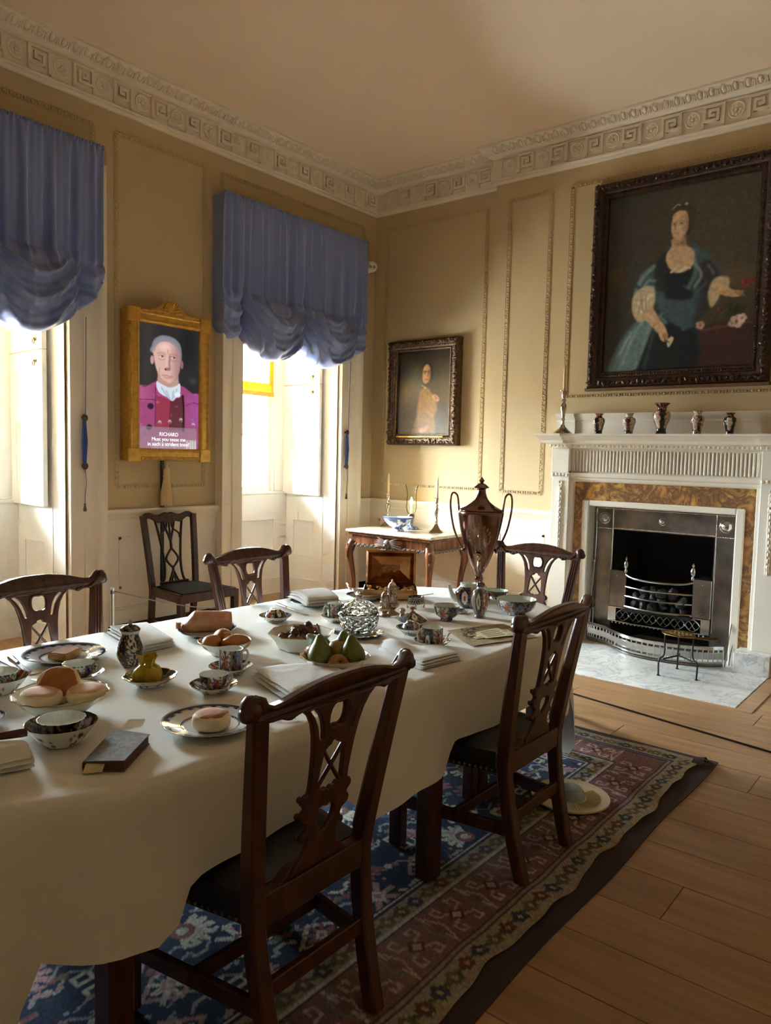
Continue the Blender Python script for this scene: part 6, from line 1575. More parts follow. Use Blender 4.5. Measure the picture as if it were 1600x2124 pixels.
def muffin(label, loc, r, h, rx=0.0, rz=0.0, ry=0.0, group='toasted muffins', name='muffin', top=None):
    t_ = thing(name, label, 'muffin', loc, rz, group); t_.rotation_euler = (rx, ry, rz)
    mb = MB(); lathe(mb, smoothprof([(0, 0), (r*.75, 0), (r*.97, h*.22), (r, h*.5), (r*.97, h*.78), (r*.82, h*.93)], 30), 30, None, lambda th, t: 1+.03*math.sin(3*th+1)); mb.build('crumb', M_pale, t_)
    mb = MB(); lathe(mb, [(r*.86, h*.90), (r*.78, h*.965), (r*.4, h*1.0), (0, h*1.0)], 30, None, lambda th, t: 1+.04*math.sin(5*th)); mb.build('toasted_top', top or M_crust, t_)
    return t_
muffin('pale round muffin on the near blue banded plate', (1.270, 1.60, T+.009), .051, .044, rz=.5)
Mpt = mat('pinkish_top', (214, 172, 138), .85, bump=.2, bscale=40)
o = muffin('browned muffin propped at the back of the scalloped bowl', (1.10, 2.085, T+.052), .060, .036); o.rotation_euler = Matrix.Rotation(.75, 4, Vector((.88, -.47, 0))).to_euler()
muffin('pale muffin lying at the left front of the scalloped bowl', (1.02, 2.035, T+.037), .055, .038, ry=.06, rx=.05, rz=-.5, top=Mpt)
muffin('pale muffin lying at the right front of the scalloped bowl', (1.125, 1.975, T+.037), .055, .038, rx=.05, ry=-.06, rz=-.7, top=Mpt)
def open_bowl(name, label, loc, r, h, wave=None, rz=0, foot=.5, inner=WHT, outer=WHT, sx=1, sy=1, gold=True, cat='bowl', seg=72, group=None):
    t_ = thing(name, label, cat, loc, rz, group); t_.scale = (sx, sy, 1)
    pot('body', [(0, .003), (r*foot*.9, .003), (r*foot*.95, 0), (r*foot*1.05, 0), (r*foot*1.08, .006), (r*.8, h*.55), (r*.95, h*.9), (r, h)], [(r*.98, h+.0008), (r*.93, h*.88), (r*.76, h*.55), (r*foot, .012), (0, .010)], outer, inner, t_, seg, wave, 18, 16)
    if gold:
        mb = MB(); P = []
        for k in range(seg+1): th = 2*PI*k/seg; rr = r*.992*(wave(th, 1) if wave else 1); P.append((rr*math.cos(th), rr*math.sin(th), h+.0008))
        tube(mb, P, .0016, 5); mb.build('gilt_edge', mat('gilt_edge', (168, 140, 88), .3, metal=.6), t_)
    return t_
scal = lambda th, t: 1+.05*t*abs(math.sin(th*8))
def sprigin(u, t, i): h_ = hsh(int(u*36), int(t*8), 7); return lin((120, 90, 90)) if (.15 < t < .45 and h_ > .82) else lin((224, 224, 212))
open_bowl('scalloped_bowl', 'white scalloped bowl holding three muffins in the left foreground', (1.07, 2.02, T), .125, .060, scal, inner=sprigin)
open_bowl('roll_bowl', 'porcelain bowl of bread rolls between the ham and the coffee cup', (1.80, 2.195, T), .098, .050, None, inner=imari(3, 6, NAV), outer=sprig(4))
open_bowl('sweet_dish', 'small scalloped dark dish holding yellow sweets', (1.395, 2.068, T), .081, .030, lambda th, t: 1+.06*t*abs(math.sin(th*4)), inner=imari(5, 6, BLK), outer=sprig(2))
octw = lambda th, t: (math.cos(PI/8)/math.cos((th % (PI/4))-PI/8))
open_bowl('octagonal_dish', 'white octagonal dish of walnuts and chestnuts in the middle of the table', (2.055, 2.05, T), .130, .062, octw, rz=.2, foot=.62, inner=sprigin)
open_bowl('fruit_bowl', 'white scalloped bowl of pears and apples behind the foreground chair', (1.918, 1.745, T), .118, .056, scal, inner=lin((222, 220, 206)))
# yellow wrapped sweets
M_yel = mat('yellow_wrapper', (186, 160, 30), .35, bump=.25, bscale=50, sss=0)
for i, (dx, dy, a, s_) in enumerate(((-.028, .01, .25, 1.0), (.0, -.018, -.2, .95), (.026, .012, .5, .9), (-.004, .03, -.5, .85))):
    labs = ['yellow twist of sugar at the left of the small dark dish', 'yellow twist of sugar at the front of the small dark dish', 'yellow twist of sugar at the right of the small dark dish', 'yellow twist of sugar at the back of the small dark dish']
    t_ = thing('sugar_twist', labs[i], 'sweet', (1.395+dx, 2.068+dy, T+.012), a*3, 'yellow sugar twists'); t_.rotation_euler = (.25*math.sin(i*2), .3*math.cos(i*2.2), a*3)
    mb = MB(); lathe(mb, smoothprof([(0, 0), (.020*s_, .002), (.029*s_, .018), (.025*s_, .036), (.010, .050), (.006, .054)], 20), 16, None, lambda th, t: 1+.10*math.sin(5*th+t*3)*t, closed=False); mb.build('pouch', M_yel, t_)
    mb = MB(); lathe(mb, [(.006, .053), (.008, .064), (.018, .084)], 12, None, lambda th, t: 1+.25*math.sin(4*th)*t, closed=False); mb.build('twisted_end', M_yel, t_)
# rolls and toast
def blob(name, m, label, cat, loc, r, seed, rz=0, amp=.12, fr=16, group=None, seg=20, rings=14, part_name='crust', flat=True, rot=None):
    t_ = thing(name, label, cat, loc, rz, group)
    if rot: t_.rotation_euler = rot
    mb = MB(); ball(mb, (0, 0, r[2]), r, seg, rings)
    for i in range(len(mb.v)):
        p = Vector(mb.v[i]); k = 1+amp*mnoise.noise(p*fr+Vector((seed*3.1, seed, 0))); q_ = (p-Vector((0, 0, r[2])))*k; q_.z = max(q_.z, -r[2]*.8) if flat else q_.z; mb.v[i] = tuple(q_+Vector((0, 0, r[2]*.8 if flat else r[2])))
    mb.build(part_name, m, t_, 60); return t_
M_roll = mat('roll_crust', (190, 130, 52), .5, rgb2=(158, 96, 40), vscale=18, bump=.2, bscale=30, coat=.2)
for (dx, dy, dz, a, lab, s_) in ((-.040, .022, .020, .6, 'golden bread roll at the left of the porcelain bowl', 3), (.018, .030, .028, 1.4, 'golden bread roll at the back of the porcelain bowl', 5), (.022, -.040, .020, -.5, 'golden bread roll at the front right of the porcelain bowl', 8)):
    o = blob('bread_roll', M_roll, lab, 'bread roll', (1.80+dx, 2.195+dy, T+dz), (.052, .036, .030), s_, a, .18, 20, 'bread rolls'); mb = MB(); ball(mb, (0, 0, .046), (.036, .020, .006), 12, 6); mb.build('flour_dust', mat('flour', (214, 176, 120), .9), o)
t_ = thing('toast', 'thick toasted bread slab on the far blue banded plate', 'bread', (1.362, 2.532, T+.010), .5)
v, f = fill2d([(-.055, -.035), (-.02, -.042), (.03, -.036), (.058, -.028), (.056, .02), (.04, .038), (0, .034), (-.05, .036), (-.06, .0)], (), .022, .004); mb = MB(); mb.add(v, f, Mt(0, 0, .011)); mb.build('crumb', M_bread, t_)
mb = MB(); v, f = fill2d([(-.05, -.03), (.03, -.032), (.05, -.022), (.048, .018), (.035, .032), (-.045, .03)], (), .003, .001); mb.add(v, f, Mt(0, 0, .0225)); mb.build('browned_top', M_crust, t_)
# ham on an oval platter
t_ = thing('platter', 'oval blue edged platter under the ham', 'platter', (1.965, 2.508, T), .75); t_.scale = (1.15, .78, 1)
def pt(u, t, i): rr = 1-t; return lin((70, 92, 128)) if .8 < rr < .96 else lin((208, 214, 214))
pot('body', [(0, .002), (.095, .002), (.10, 0), (.105, .004), (.15, .022)], [(.149, .0235), (.147, .0225), (.105, .011), (0, .008)], lin((208, 214, 216)), pt, t_, 80, None, 8, 26)
t_ = thing('ham', 'pink cooked ham joint with browned fat on the oval platter', 'ham', (1.962, 2.50, T+.010), -.62)
M_ham = mat('ham_fat', (206, 156, 108), .5, rgb2=(186, 128, 84), vscale=14, bump=.15, bscale=30, coat=.3); M_hamp = mat('ham_rind', (186, 118, 98), .42, rgb2=(216, 166, 142), vscale=22, coat=.4, bump=.25, bscale=40)
mb = MB(); V = []; F = []; n, m2 = 22, 20
for i in range(n+1):
    u = i/n; x = -.105+.20*u; ry_ = .046*(min(u/.18, 1)**.55); hz = .084*(min((u+.02)/.30, 1)**.6)*(1-.10*u)
    for k in range(m2):
        a = 2*PI*k/m2; y = ry_*math.cos(a); z = max(0, .42*hz+.58*hz*math.sin(a)); y += .004*mnoise.noise(Vector((x*20, a, 1))); V.append((x, y, z))
for i in range(n):
    for k in range(m2): F.append((i*m2+k, i*m2+(k+1) % m2, (i+1)*m2+(k+1) % m2, (i+1)*m2+k))
F.append(tuple(range(m2))); F.append(tuple(n*m2+k for k in range(m2))[::-1]); mb.add(V, F); mb.build('meat', M_ham, t_, 50)
mb = MB(); V = []; F = []
for i in range(n+1):
    u = i/n; x = -.106+.19*u; ry_ = .047*(min(u/.18, 1)**.55); hz = .084*(min((u+.02)/.30, 1)**.6)*(1-.10*u)
    for k in range(9):
        a = PI*(.30+.55*k/8)+.18*math.sin(u*9); y = ry_*1.03*math.cos(a); z = .42*hz+.58*hz*math.sin(a)+.0025; V.append((x, y, z))
for i in range(n):
    for k in range(8): F.append((i*9+k, i*9+k+1, (i+1)*9+k+1, (i+1)*9+k))
mb.add(V, F); mb.build('rind', M_hamp, t_, 60)
mb = MB(); lathe(mb, [(.014, 0), (.012, .012), (.016, .02), (0, .024)], 10, Mt(-.108, .0, .024, ry=-PI/2)); mb.build('bone', mat('bone', (200, 150, 120), .5), t_)
# walnuts and chestnuts
M_nut = mat('walnut_shell', (120, 76, 48), .55, rgb2=(92, 56, 38), vscale=60, bump=.5, bscale=90); M_chest = mat('chestnut', (74, 42, 34), .28, coat=.3)
rg = random.Random(10); k = 0
spots = [(-.07, -.02, 0), (-.045, .03, 0), (-.03, -.035, 0), (0, .045, 0), (.005, -.05, 0), (.015, 0, 0), (.045, .03, 0), (.05, -.035, 0), (.075, .0, 0), (-.08, .025, 0), (-.035, 0, 1), (.02, .02, 1), (.03, -.02, 1), (.07, .03, 1), (-.005, .03, 1), (-.055, -.045, 0)]
for (dx, dy, lv) in spots:
    wal = k % 3 != 1
    o = blob('walnut' if wal else 'chestnut', M_nut if wal else M_chest, 'brown nut heaped in the white octagonal dish' if wal else 'dark glossy chestnut among the nuts in the octagonal dish', 'nut', (2.055+dx*.95, 2.05+dy*.95, T+.030+.022*lv+(.006 if abs(dx) > .06 else 0)), (.019, .016, .0155), k, rg.random()*6, .16 if wal else .05, 60, 'nuts in the octagonal dish', 12, 8, 'shell', False)
    mb = MB(); tube(mb, [(.0195*math.cos(a), 0, .0155+.016*math.sin(a)) for a in [2*PI*q_/14 for q_ in range(15)]], .0014, 4); mb.build('seam', M_nut if wal else M_chest, o); k += 1
# pears and apples
M_pear = mat('pear_skin', (92, 104, 42), .38, rgb2=(116, 118, 52), vscale=12, bump=.05, bscale=60); M_stem = mat('fruit_stem', (58, 40, 26), .7)
M_apple = mat('apple_skin', (150, 84, 48), .32, rgb2=(156, 128, 66), vscale=10); M_yap = mat('yellow_apple', (162, 136, 70), .35, rgb2=(140, 118, 64), vscale=12)
def pear(label, loc, s_, rot):
    t_ = thing('pear', label, 'pear', loc, 0, 'fruit in the white bowl'); t_.rotation_euler = rot
    pf = smoothprof([(0, .004), (.016, 0), (.036, .012), (.043, .036), (.036, .062), (.022, .084), (.014, .099), (.007, .107), (0, .109)], 40); mb = MB()
    lathe(mb, [(a*s_, b*s_) for a, b in pf], 24, None, lambda th, t: 1+.03*math.sin(2*th+1))
    for i in range(len(mb.v)): x, y, z = mb.v[i]; mb.v[i] = (x+.10*(z/.1)**2*.05, y, z)
    mb.build('flesh', M_pear, t_, 60)
    mb = MB(); tube(mb, smooth_path([(.005, 0, .106*s_), (.006, .002, .12*s_), (.002, .006, .135*s_), (.004, .010, .142*s_)], 4), .0018, 6); ball(mb, (.004, .010, .142*s_), .003, 6, 4); mb.build('stalk', M_stem, t_); return t_
def apple(label, loc, s_, rot, m):
    t_ = thing('apple', label, 'apple', loc, 0, 'fruit in the white bowl'); t_.rotation_euler = rot
    pf = smoothprof([(0, .006), (.008, .004), (.020, 0), (.035, .014), (.039, .034), (.033, .056), (.018, .065), (.008, .061), (0, .054)], 40); mb = MB(); lathe(mb, [(a*s_, b*s_) for a, b in pf], 24, None, lambda th, t: 1+.02*math.sin(5*th)); mb.build('flesh', m, t_, 60)
    mb = MB(); tube(mb, [(0, 0, .054*s_), (.002, .001, .068*s_)], .0016, 6); mb.build('stalk', M_stem, t_); return t_
bx, by, bz = 1.918, 1.745, T+.016
pear('green pear standing at the left front of the fruit bowl', (bx-.050, by+.022, bz+.004), 1.02, (.0, .12, 1.0))
pear('green pear standing at the right of the fruit bowl', (bx+.026, by-.058, bz+.004), 1.02, (.05, .0, 2.4))
apple('rosy apple at the front centre of the fruit bowl', (bx-.030, by-.030, bz+.002), .95, (.75, -.55, 0), M_apple)
pear('green pear lying at the back left of the fruit bowl', (bx+.025, by+.062, bz+.030), .92, (-.9, .35, .6))
pear('dark green pear upright at the back of the fruit bowl', (bx+.062, by+.022, bz+.012), .95, (.0, .1, 4.0))
apple('yellow apple in the middle of the fruit bowl', (bx+.012, by+.004, bz+.024), .95, (.2, .1, 1), M_yap)
apple('pinkish apple half hidden behind the left pear', (bx-.022, by+.070, bz+.012), .85, (.1, .2, 2), M_apple)
# lidded milk jug
t_ = thing('milk_jug', 'lidded black and white porcelain milk jug in front of a napkin', 'jug', (1.475, 2.305, T), 0)
def jp(u, t, i):
    x = (u*8) % 1; h_ = hsh(int(u*90), int(t*26), 2)
    if t > .93 or t < .06: return lin((206, 208, 200))
    if int(u*8) % 2: return (lin((208, 206, 196)) if h_ > .42 else BLK)
    return BLK if h_ > .2 else GLD
pot('body', smoothprof([(.024, 0), (.030, .004), (.034, .012), (.044, .035), (.0455, .052), (.038, .082), (.030, .103), (.030, .115), (.034, .126)], 40), [(.032, .126), (.027, .11), (.03, .08), (0, .03)], jp, WHT, t_, 64, None, 30, 8)
mb = MB(); lathe(mb, smoothprof([(.034, .125), (.034, .129), (.026, .138), (.012, .143), (.006, .146)], 16)+[(0, .147)], 40, None, None, lambda u, t, i: BLK if hsh(int(u*40), int(t*8), 5) > .4 else lin((150, 140, 120)), closed=False); ld = mb.build('lid', M_porc, t_)
mb = MB()
for a in range(5): ball(mb, (.006*math.cos(a*1.257), .006*math.sin(a*1.257), .152), .005, 6, 4)
ball(mb, (0, 0, .157), .005, 6, 4); mb.build('knob', mat('pink_knob', (176, 140, 124), .3), ld)
mb = MB(); handle(mb, .038, .04, .105, .024, .0042, 1.0); [mb.c.append(WHT) for _ in mb.v]; mb.build('handle', M_porc, t_)
# napkins
M_nap = mat('napkin_linen', (228, 226, 222), .8, bump=.08, bscale=380, spec=.2)
def napkin(label, corners, hts, layers=3, th=.011, name='napkin', curl=0.0, twist=None):
    """stack of folded layers; corners counter-clockwise (x, y); rounded on the long folds"""
    cx = sum(c[0] for c in corners)/4; cy = sum(c[1] for c in corners)/4
    t_ = thing(name, label, 'napkin', (cx, cy, T), 0)
    for L in range(layers):
        mb = MB(); nu, nv = 22, 16; V = []; F = []; sh = 1-.035*L; z0 = th*L
        def pos(u, w): 
            a = Vector(corners[0])*(1-u)+Vector(corners[1])*u; b = Vector(corners[3])*(1-u)+Vector(corners[2])*u; p = a*(1-w)+b*w; return (p.x-cx)*sh+.004*math.sin(L*3), (p.y-cy)*sh+.004*math.cos(L*2.2)
        for side in (1, 0):
            for j in range(nv+1):
                for i in range(nu+1):
                    u, w = i/nu, j/nv; e = max(abs(2*u-1)**10, abs(2*w-1)**10); r_ = math.sqrt(max(0, 1-e)); x, y = pos(u, w)
                    hh = hts(u, w) if hts else 0
                    z = z0+hh*(1 if L == layers-1 else (1 if L else .6))+th/2+(th/2*r_ if side else -th/2*r_)+.0015*mnoise.noise(Vector((x*30, y*30, L)))
                    V.append((x, y, max(z, 0.0005)))
        q_ = (nu+1)*(nv+1)
        for j in range(nv):
            for i in range(nu): a = j*(nu+1)+i; F += [(a, a+1, a+nu+2, a+nu+1), (q_+a, q_+a+nu+1, q_+a+nu+2, q_+a+1)]
        mb.add(V, F); mb.build('fold', M_nap, t_, 70)
    return t_
napkin('white folded napkin behind the milk jug', [(1.585, 2.40), (1.735, 2.40), (1.82, 2.72), (1.66, 2.77)], lambda u, w: .008*w, 3, .011)
napkin('white napkin folded on the table behind the chair back in the foreground', [(1.56, 1.60), (1.84, 1.56), (1.88, 1.70), (1.66, 1.90)], lambda u, w: .012*math.sin(PI*u)*w, 3, .013)
napkin('white fringed napkin to the right of the fruit bowl', [(2.12, 1.52), (2.33, 1.49), (2.39, 1.60), (2.21, 1.80)], lambda u, w: .026*math.exp(-((u-.15)/.2)**2)*sstep(.3, .9, w), 4, .008)
o = napkin('white napkin folded in layers on the far plate', [(2.56, 2.52), (2.72, 2.44), (2.87, 2.70), (2.66, 2.76)], lambda u, w: .012*math.sin(PI*w), 3, .013); o.location.z = T+.016
napkin('white rolled napkin with a dark knife handle at the left edge', [(.70, 1.74), (.84, 1.70), (.87, 1.82), (.74, 1.92)], lambda u, w: .018*math.sin(PI*min(1, w*1.1)), 3, .012)
# fringe of the right hand napkin
# cutlery
def knife(label, a, b, hl=.09, hw=.016, m_h=None, z=0.0, name='table_knife'):
    a, b = Vector((*a, T+.005+z)), Vector((*b, T+.002+z)); d = (b-a); L = d.length; ang = math.atan2(d.y, d.x)
    t_ = thing(name, label, 'cutlery', tuple(a), ang)
    mb = MB(); V = []; F = []
    tube(mb, [(0, 0, 0), (hl*.15, 0, 0), (hl*.6, 0, 0), (hl, 0, 0)], [hw*.55, hw*.62, hw*.5, hw*.42], 8); mb.build('handle', m_h or M_silver, t_)
    v, f = fill2d([(hl, -hw*.45), (L*.9, -hw*.62), (L, -hw*.1), (L*.98, hw*.4), (L*.8, hw*.5), (hl, hw*.45)], (), .0025, .0006); mb = MB(); mb.add(v, f); mb.build('blade', M_bsteel, t_); return t_
def spoon(label, a, b):
    a, b = Vector((*a, T+.004)), Vector((*b, T+.004)); d = b-a; L = d.length; t_ = thing('spoon', label, 'cutlery', tuple(a), math.atan2(d.y, d.x))
    mb = MB(); tube(mb, [(0, 0, 0), (L*.3, 0, .004), (L*.7, 0, .002)], [.006, .003, .0025], 6, flat=.5); mb.build('handle', M_silver, t_)
    mb = MB(); ball(mb, (L*.84, 0, .002), (L*.17, L*.10, .005), 12, 6); mb.build('bowl', M_silver, t_); return t_
knife('silver handled table knife on a white card at the left edge', (1.235, 2.68), (1.195, 2.455), .095, .018)
mb = MB(); v, f = fill2d([(1.185, 2.44), (1.225, 2.435), (1.25, 2.66), (1.20, 2.72)], (), .0012); mb.add(v, f, Mt(0, 0, T+.0007)); o = mb.build('place_card', mat('card', (232, 232, 228), .7)); tag(o, 'white card lying under the silver knife', 'card')
knife('silver knife beside the upturned tea bowl', (2.56, 2.73), (2.482, 2.43), .10, .014)
knife('knife laid across the far napkin', (2.98, 2.64), (2.86, 2.50), .07, .012, z=.06)
spoon('silver spoon end showing behind the scalloped muffin bowl', (1.163, 2.372), (1.18, 2.22))
spoon('silver spoon lying between the foreground chair and the table edge', (1.487, 1.50), (1.40, 1.60))
spoon('shell handled spoon beyond the near muffin plate', (1.49, 1.705), (1.43, 1.66))
knife('brown handled knife resting on the napkin at the left edge', (.868, 1.80), (.70, 1.86), .10, .018, mat('brown_handle', (84, 40, 36), .35), z=.052)
# book with page markers
t_ = thing('book', 'small leather bound book with paper markers in the foreground', 'book', (0, 0, T))
Bc = [(.905, 1.605), (1.065, 1.740), (1.105, 1.640), (.970, 1.540)]
def slab(mb, pts, z0, z1, s_=1.0):
    cx = sum(p[0] for p in pts)/4; cy = sum(p[1] for p in pts)/4; v, f = fill2d([(cx+(x-cx)*s_, cy+(y-cy)*s_) for x, y in pts], (), z1-z0, .0008); mb.add(v, f, Mt(0, 0, (z0+z1)/2))
M_book = mat('mottled_leather', (78, 66, 58), .75, rgb2=(112, 100, 92), vscale=60, bump=.2, bscale=120); M_page = mat('page_edges', (96, 58, 38), .7, bump=.3, bscale=400, stretch=(.1, .1, 8))
mb = MB(); slab(mb, Bc, 0, .003); slab(mb, Bc, .024, .027); mb.build('cover', M_book, t_)
mb = MB(); slab(mb, Bc, .003, .024, .955); mb.build('page_block', M_page, t_)
mb = MB(); d_ = Vector((.160, .135)).normalized(); n_ = Vector((-d_.y, d_.x)); tube(mb, [(.906, 1.606, .0135), (1.064, 1.739, .0135)], .0135, 10, flat=.35, up=(n_.x, n_.y, 0)); mb.build('spine', mat('dark_leather', (56, 42, 34), .45), t_)
M_paper = mat('old_paper', (206, 196, 160), .85); M_paperw = mat('pale_paper', (226, 224, 214), .85)
mb = MB(); V = [(.912, 1.606, .022), (.945, 1.578, .022), (.928, 1.566, .006), (.895, 1.594, .004)]; mb.add(V+[(x, y, z-.0008) for x, y, z in V], [(0, 1, 2, 3), (7, 6, 5, 4), (0, 3, 7, 4), (1, 5, 6, 2), (2, 6, 7, 3), (0, 4, 5, 1)]); mb.build('page_marker', M_paper, t_)
mb = MB(); V = [(1.06, 1.735, .020), (1.095, 1.700, .020), (1.15, 1.742, .010), (1.175, 1.765, .018), (1.14, 1.79, .020), (1.10, 1.765, .008)]; mb.add(V+[(x, y, z-.0008) for x, y, z in V], [(0, 1, 2, 5), (5, 2, 3, 4), (6, 11, 8, 7), (11, 10, 9, 8)]); mb.build('page_marker', M_paperw, t_)
# cut glass butter dish
M_cut = mat('cut_glass', (246, 250, 252), .03, trans=1.0, ior=1.5)
t_ = thing('butter_dish', 'cut glass butter dish with domed lid on a matching stand', 'glass dish', (2.37, 2.028, T))
def facet(mb):      # diamond cutting: push alternate verts
    return mb
def cut_lathe(name, prof, seg, amp, parent, n=20):
    P = rp(prof, n); mb = MB(); rings = []
    V = []; F = []
    for i, (r_, z) in enumerate(P):
        for k in range(seg): th = 2*PI*(k+.5*(i % 2))/seg; rr = r_*(1+amp*(1 if (i+k) % 2 else -1)) if 0 < i < n-1 else r_; V.append((rr*math.cos(th), rr*math.sin(th), z))
    for i in range(n-1):
        for k in range(seg): k2 = (k+1) % seg; F.append((i*seg+k, i*seg+k2, (i+1)*seg+k2, (i+1)*seg+k))
    F.append(tuple(range(seg))[::-1]); F.append(tuple((n-1)*seg+k for k in range(seg))); mb.add(V, F); return mb.build(name, M_cut, parent, 0)
cut_lathe('stand', [(.055, .0), (.085, .002), (.108, .014), (.110, .018), (.080, .010), (.05, .008)], 26, .02, t_, 10)
cut_lathe('bowl', [(.040, .012), (.062, .018), (.076, .04), (.082, .07), (.088, .092), (.082, .091), (.074, .065), (.062, .03), (.03, .022)], 26, .03, t_, 18)
ld = cut_lathe('lid', [(.084, .094), (.078, .098), (.070, .118), (.050, .138), (.022, .150), (.010, .154), (.008, .150), (.040, .132), (.062, .112), (.070, .096)], 24, .035, t_, 18)
mb = MB(); V = []; lathe(mb, [(.006, .150), (.008, .158), (.016, .172), (.013, .182), (.005, .188), (0, .189)], 8); mb.build('finial', M_cut, ld, 0)
# silver casters
def caster(label, loc, h, r):
    t_ = thing('caster', label, 'caster', loc, 0, 'silver sugar casters'); k = h
    mb = MB(); lathe(mb, smoothprof([(0, 0), (r*.95, 0), (r*.98, .02*k), (r*.55, .07*k), (r*.42, .12*k), (r*.75, .18*k), (r, .26*k), (r*.98, .31*k), (r*.7, .34*k), (r*.66, .5*k), (r*.72, .535*k)], 44), 22, closed=False); mb.build('body', M_copperp, t_)
    mb = MB(); lathe(mb, smoothprof([(r*.74, .53*k), (r*.76, .55*k), (r*.68, .57*k), (r*.66, .70*k), (r*.55, .80*k), (r*.28, .88*k), (r*.12, .91*k), (r*.16, .94*k), (r*.06, .98*k)], 40)+[(0, k)], 22, closed=False); ld = mb.build('lid', M_copperp, t_)
    mb = MB()
    for z in range(5):
        for a in range(10): b = 2*PI*(a+.5*(z % 2))/10; rr = r*(.672 if z < 3 else .62); ball(mb, (rr*math.cos(b), rr*math.sin(b), (.60+.045*z)*k), r*.075, 5, 4)
    b_ = mb.build('piercing', mat('dark_piercing', (30, 24, 20), .6), ld); b_['kind'] = 'stuff'
    mb = MB(); 
    for k_ in range(12): b = 2*PI*k_/12; tube(mb, [(r*.7*math.cos(b), r*.7*math.sin(b), .345*k), (r*.685*math.cos(b), r*.685*math.sin(b), .51*k)], r*.07, 5)
    mb.build('fluting', M_copperp, t_)
caster('shorter silver sugar caster beside the glass butter dish', (2.735, 2.185, T), .125, .028)
caster('taller silver sugar caster in front of the open copper box', (2.802, 2.193, T), .168, .036)
# open copper box
t_ = thing('copper_box', 'open copper casket with embossed lid at the far end of the table', 'box', (3.12, 2.455, T), 2.235-PI/2)
M_cop = mat('old_copper', (190, 140, 96), .25, metal=1, rgb2=(150, 102, 70), vscale=12, bump=.2, bscale=20)
mb = MB(); w, d, h = .14, .085, .052
for (xa, xb, ya, yb) in ((-d, -d+.005, -w, w), (d-.005, d, -w, w), (-d, d, -w, -w+.005), (-d, d, w-.005, w)): cbox(mb, xa, xb, ya, yb, 0, h, .0015)
box(mb, -d, d, -w, w, 0, .006); mb.build('tray', M_cop, t_)
mb = MB(); tilt = Matrix.Translation((d, 0, h)) @ Matrix.Rotation(.16, 4, 'Y'); hw_, hh = .135, .185
V = [(0, -hw_, 0), (0, hw_, 0), (0, hw_, hh), (0, -hw_, hh), (-.012, -hw_+.012, .012), (-.012, hw_-.012, .012), (-.012, hw_-.012, hh-.012), (-.012, -hw_+.012, hh-.012), (-.034, -.05, hh*.42), (-.034, .05, hh*.42), (-.034, .05, hh*.58), (-.034, -.05, hh*.58), (.004, -hw_+.022, .022), (.004, hw_-.022, .022), (.004, hw_-.022, hh-.022), (.004, -hw_+.022, hh-.022)]
Fq = [(8, 9, 10, 11)]
for i in range(4): j = (i+1) % 4; Fq += [(i, j, 4+j, 4+i), (4+i, 4+j, 12+j, 12+i), (12+i, 12+j, 8+j, 8+i)]
mb.add(V, Fq, tilt); V2 = [(.024, -hw_, 0), (.024, hw_, 0), (.024, hw_, hh), (.024, -hw_, hh)]; mb.add(V[:4]+V2, [(4, 5, 6, 7), (0, 1, 5, 4), (1, 2, 6, 5), (2, 3, 7, 6), (3, 0, 4, 7)], tilt); ld = mb.build('lid', M_cop, t_, 25)
mb = MB(); rg = random.Random(2)
for k in range(10): ball(mb, (-.034+rg.uniform(-.002, .002), rg.uniform(-.04, .04), hh*.5+rg.uniform(-.02, .02)), (.006, .010, .007), 6, 4, tilt)
mb.build('embossing', M_cop, ld)
mb = MB(); rg = random.Random(9)
for k in range(90): ball(mb, (rg.uniform(-d+.015, d-.015), rg.uniform(-w+.015, w-.015), .034+rg.uniform(0, .014)), (.012, .010, .007), 6, 4)
b_ = mb.build('golden_contents', mat('golden_contents', (186, 140, 74), .5, bump=.3), t_); b_['kind'] = 'stuff'
# salt cellar with blue liner
t_ = thing('salt_cellar', 'pierced silver salt cellar with blue glass liner and spoon', 'salt cellar', (2.99, 2.19, T))
mb = MB()
for z in (.024, .054): tube(mb, [(.047*math.cos(a), .035*math.sin(a), z) for a in [2*PI*k/28 for k in range(29)]], .0028, 6)
for k in range(22):
    a, b = 2*PI*k/22, 2*PI*(k+1)/22
    for za, zb in ((.024, .054), (.054, .024)): tube(mb, [(.047*math.cos(a), .035*math.sin(a), za), (.047*math.cos(b), .035*math.sin(b), zb)], .0019, 4)
mb.build('pierced_gallery', M_silver, t_)
for k in range(4):
    a = PI/4+PI/2*k; mb = MB(); tube(mb, smooth_path([(.044*math.cos(a), .033*math.sin(a), .026), (.050*math.cos(a), .038*math.sin(a), .014), (.044*math.cos(a), .033*math.sin(a), .004)], 4), .0035, 6); ball(mb, (.046*math.cos(a), .035*math.sin(a), .004), .005, 6, 4); mb.build('foot', M_silver, t_)
mb = MB(); lathe(mb, [(0, .022), (.036, .022), (.043, .032), (.0445, .058), (.042, .058), (.036, .046), (0, .044)], 28, sy=.74, closed=False); tag(mb.build('liner', mat('cobalt_glass', (22, 22, 64), .08, coat=.5), t_), 'dark blue glass liner')
mb = MB(); tube(mb, [(.0, .0, .052), (.035, -.02, .062), (.085, -.045, .066)], .0022, 6); ball(mb, (-.006, .004, .05), (.012, .010, .004), 8, 5); mb.build('spoon', M_silver, t_)
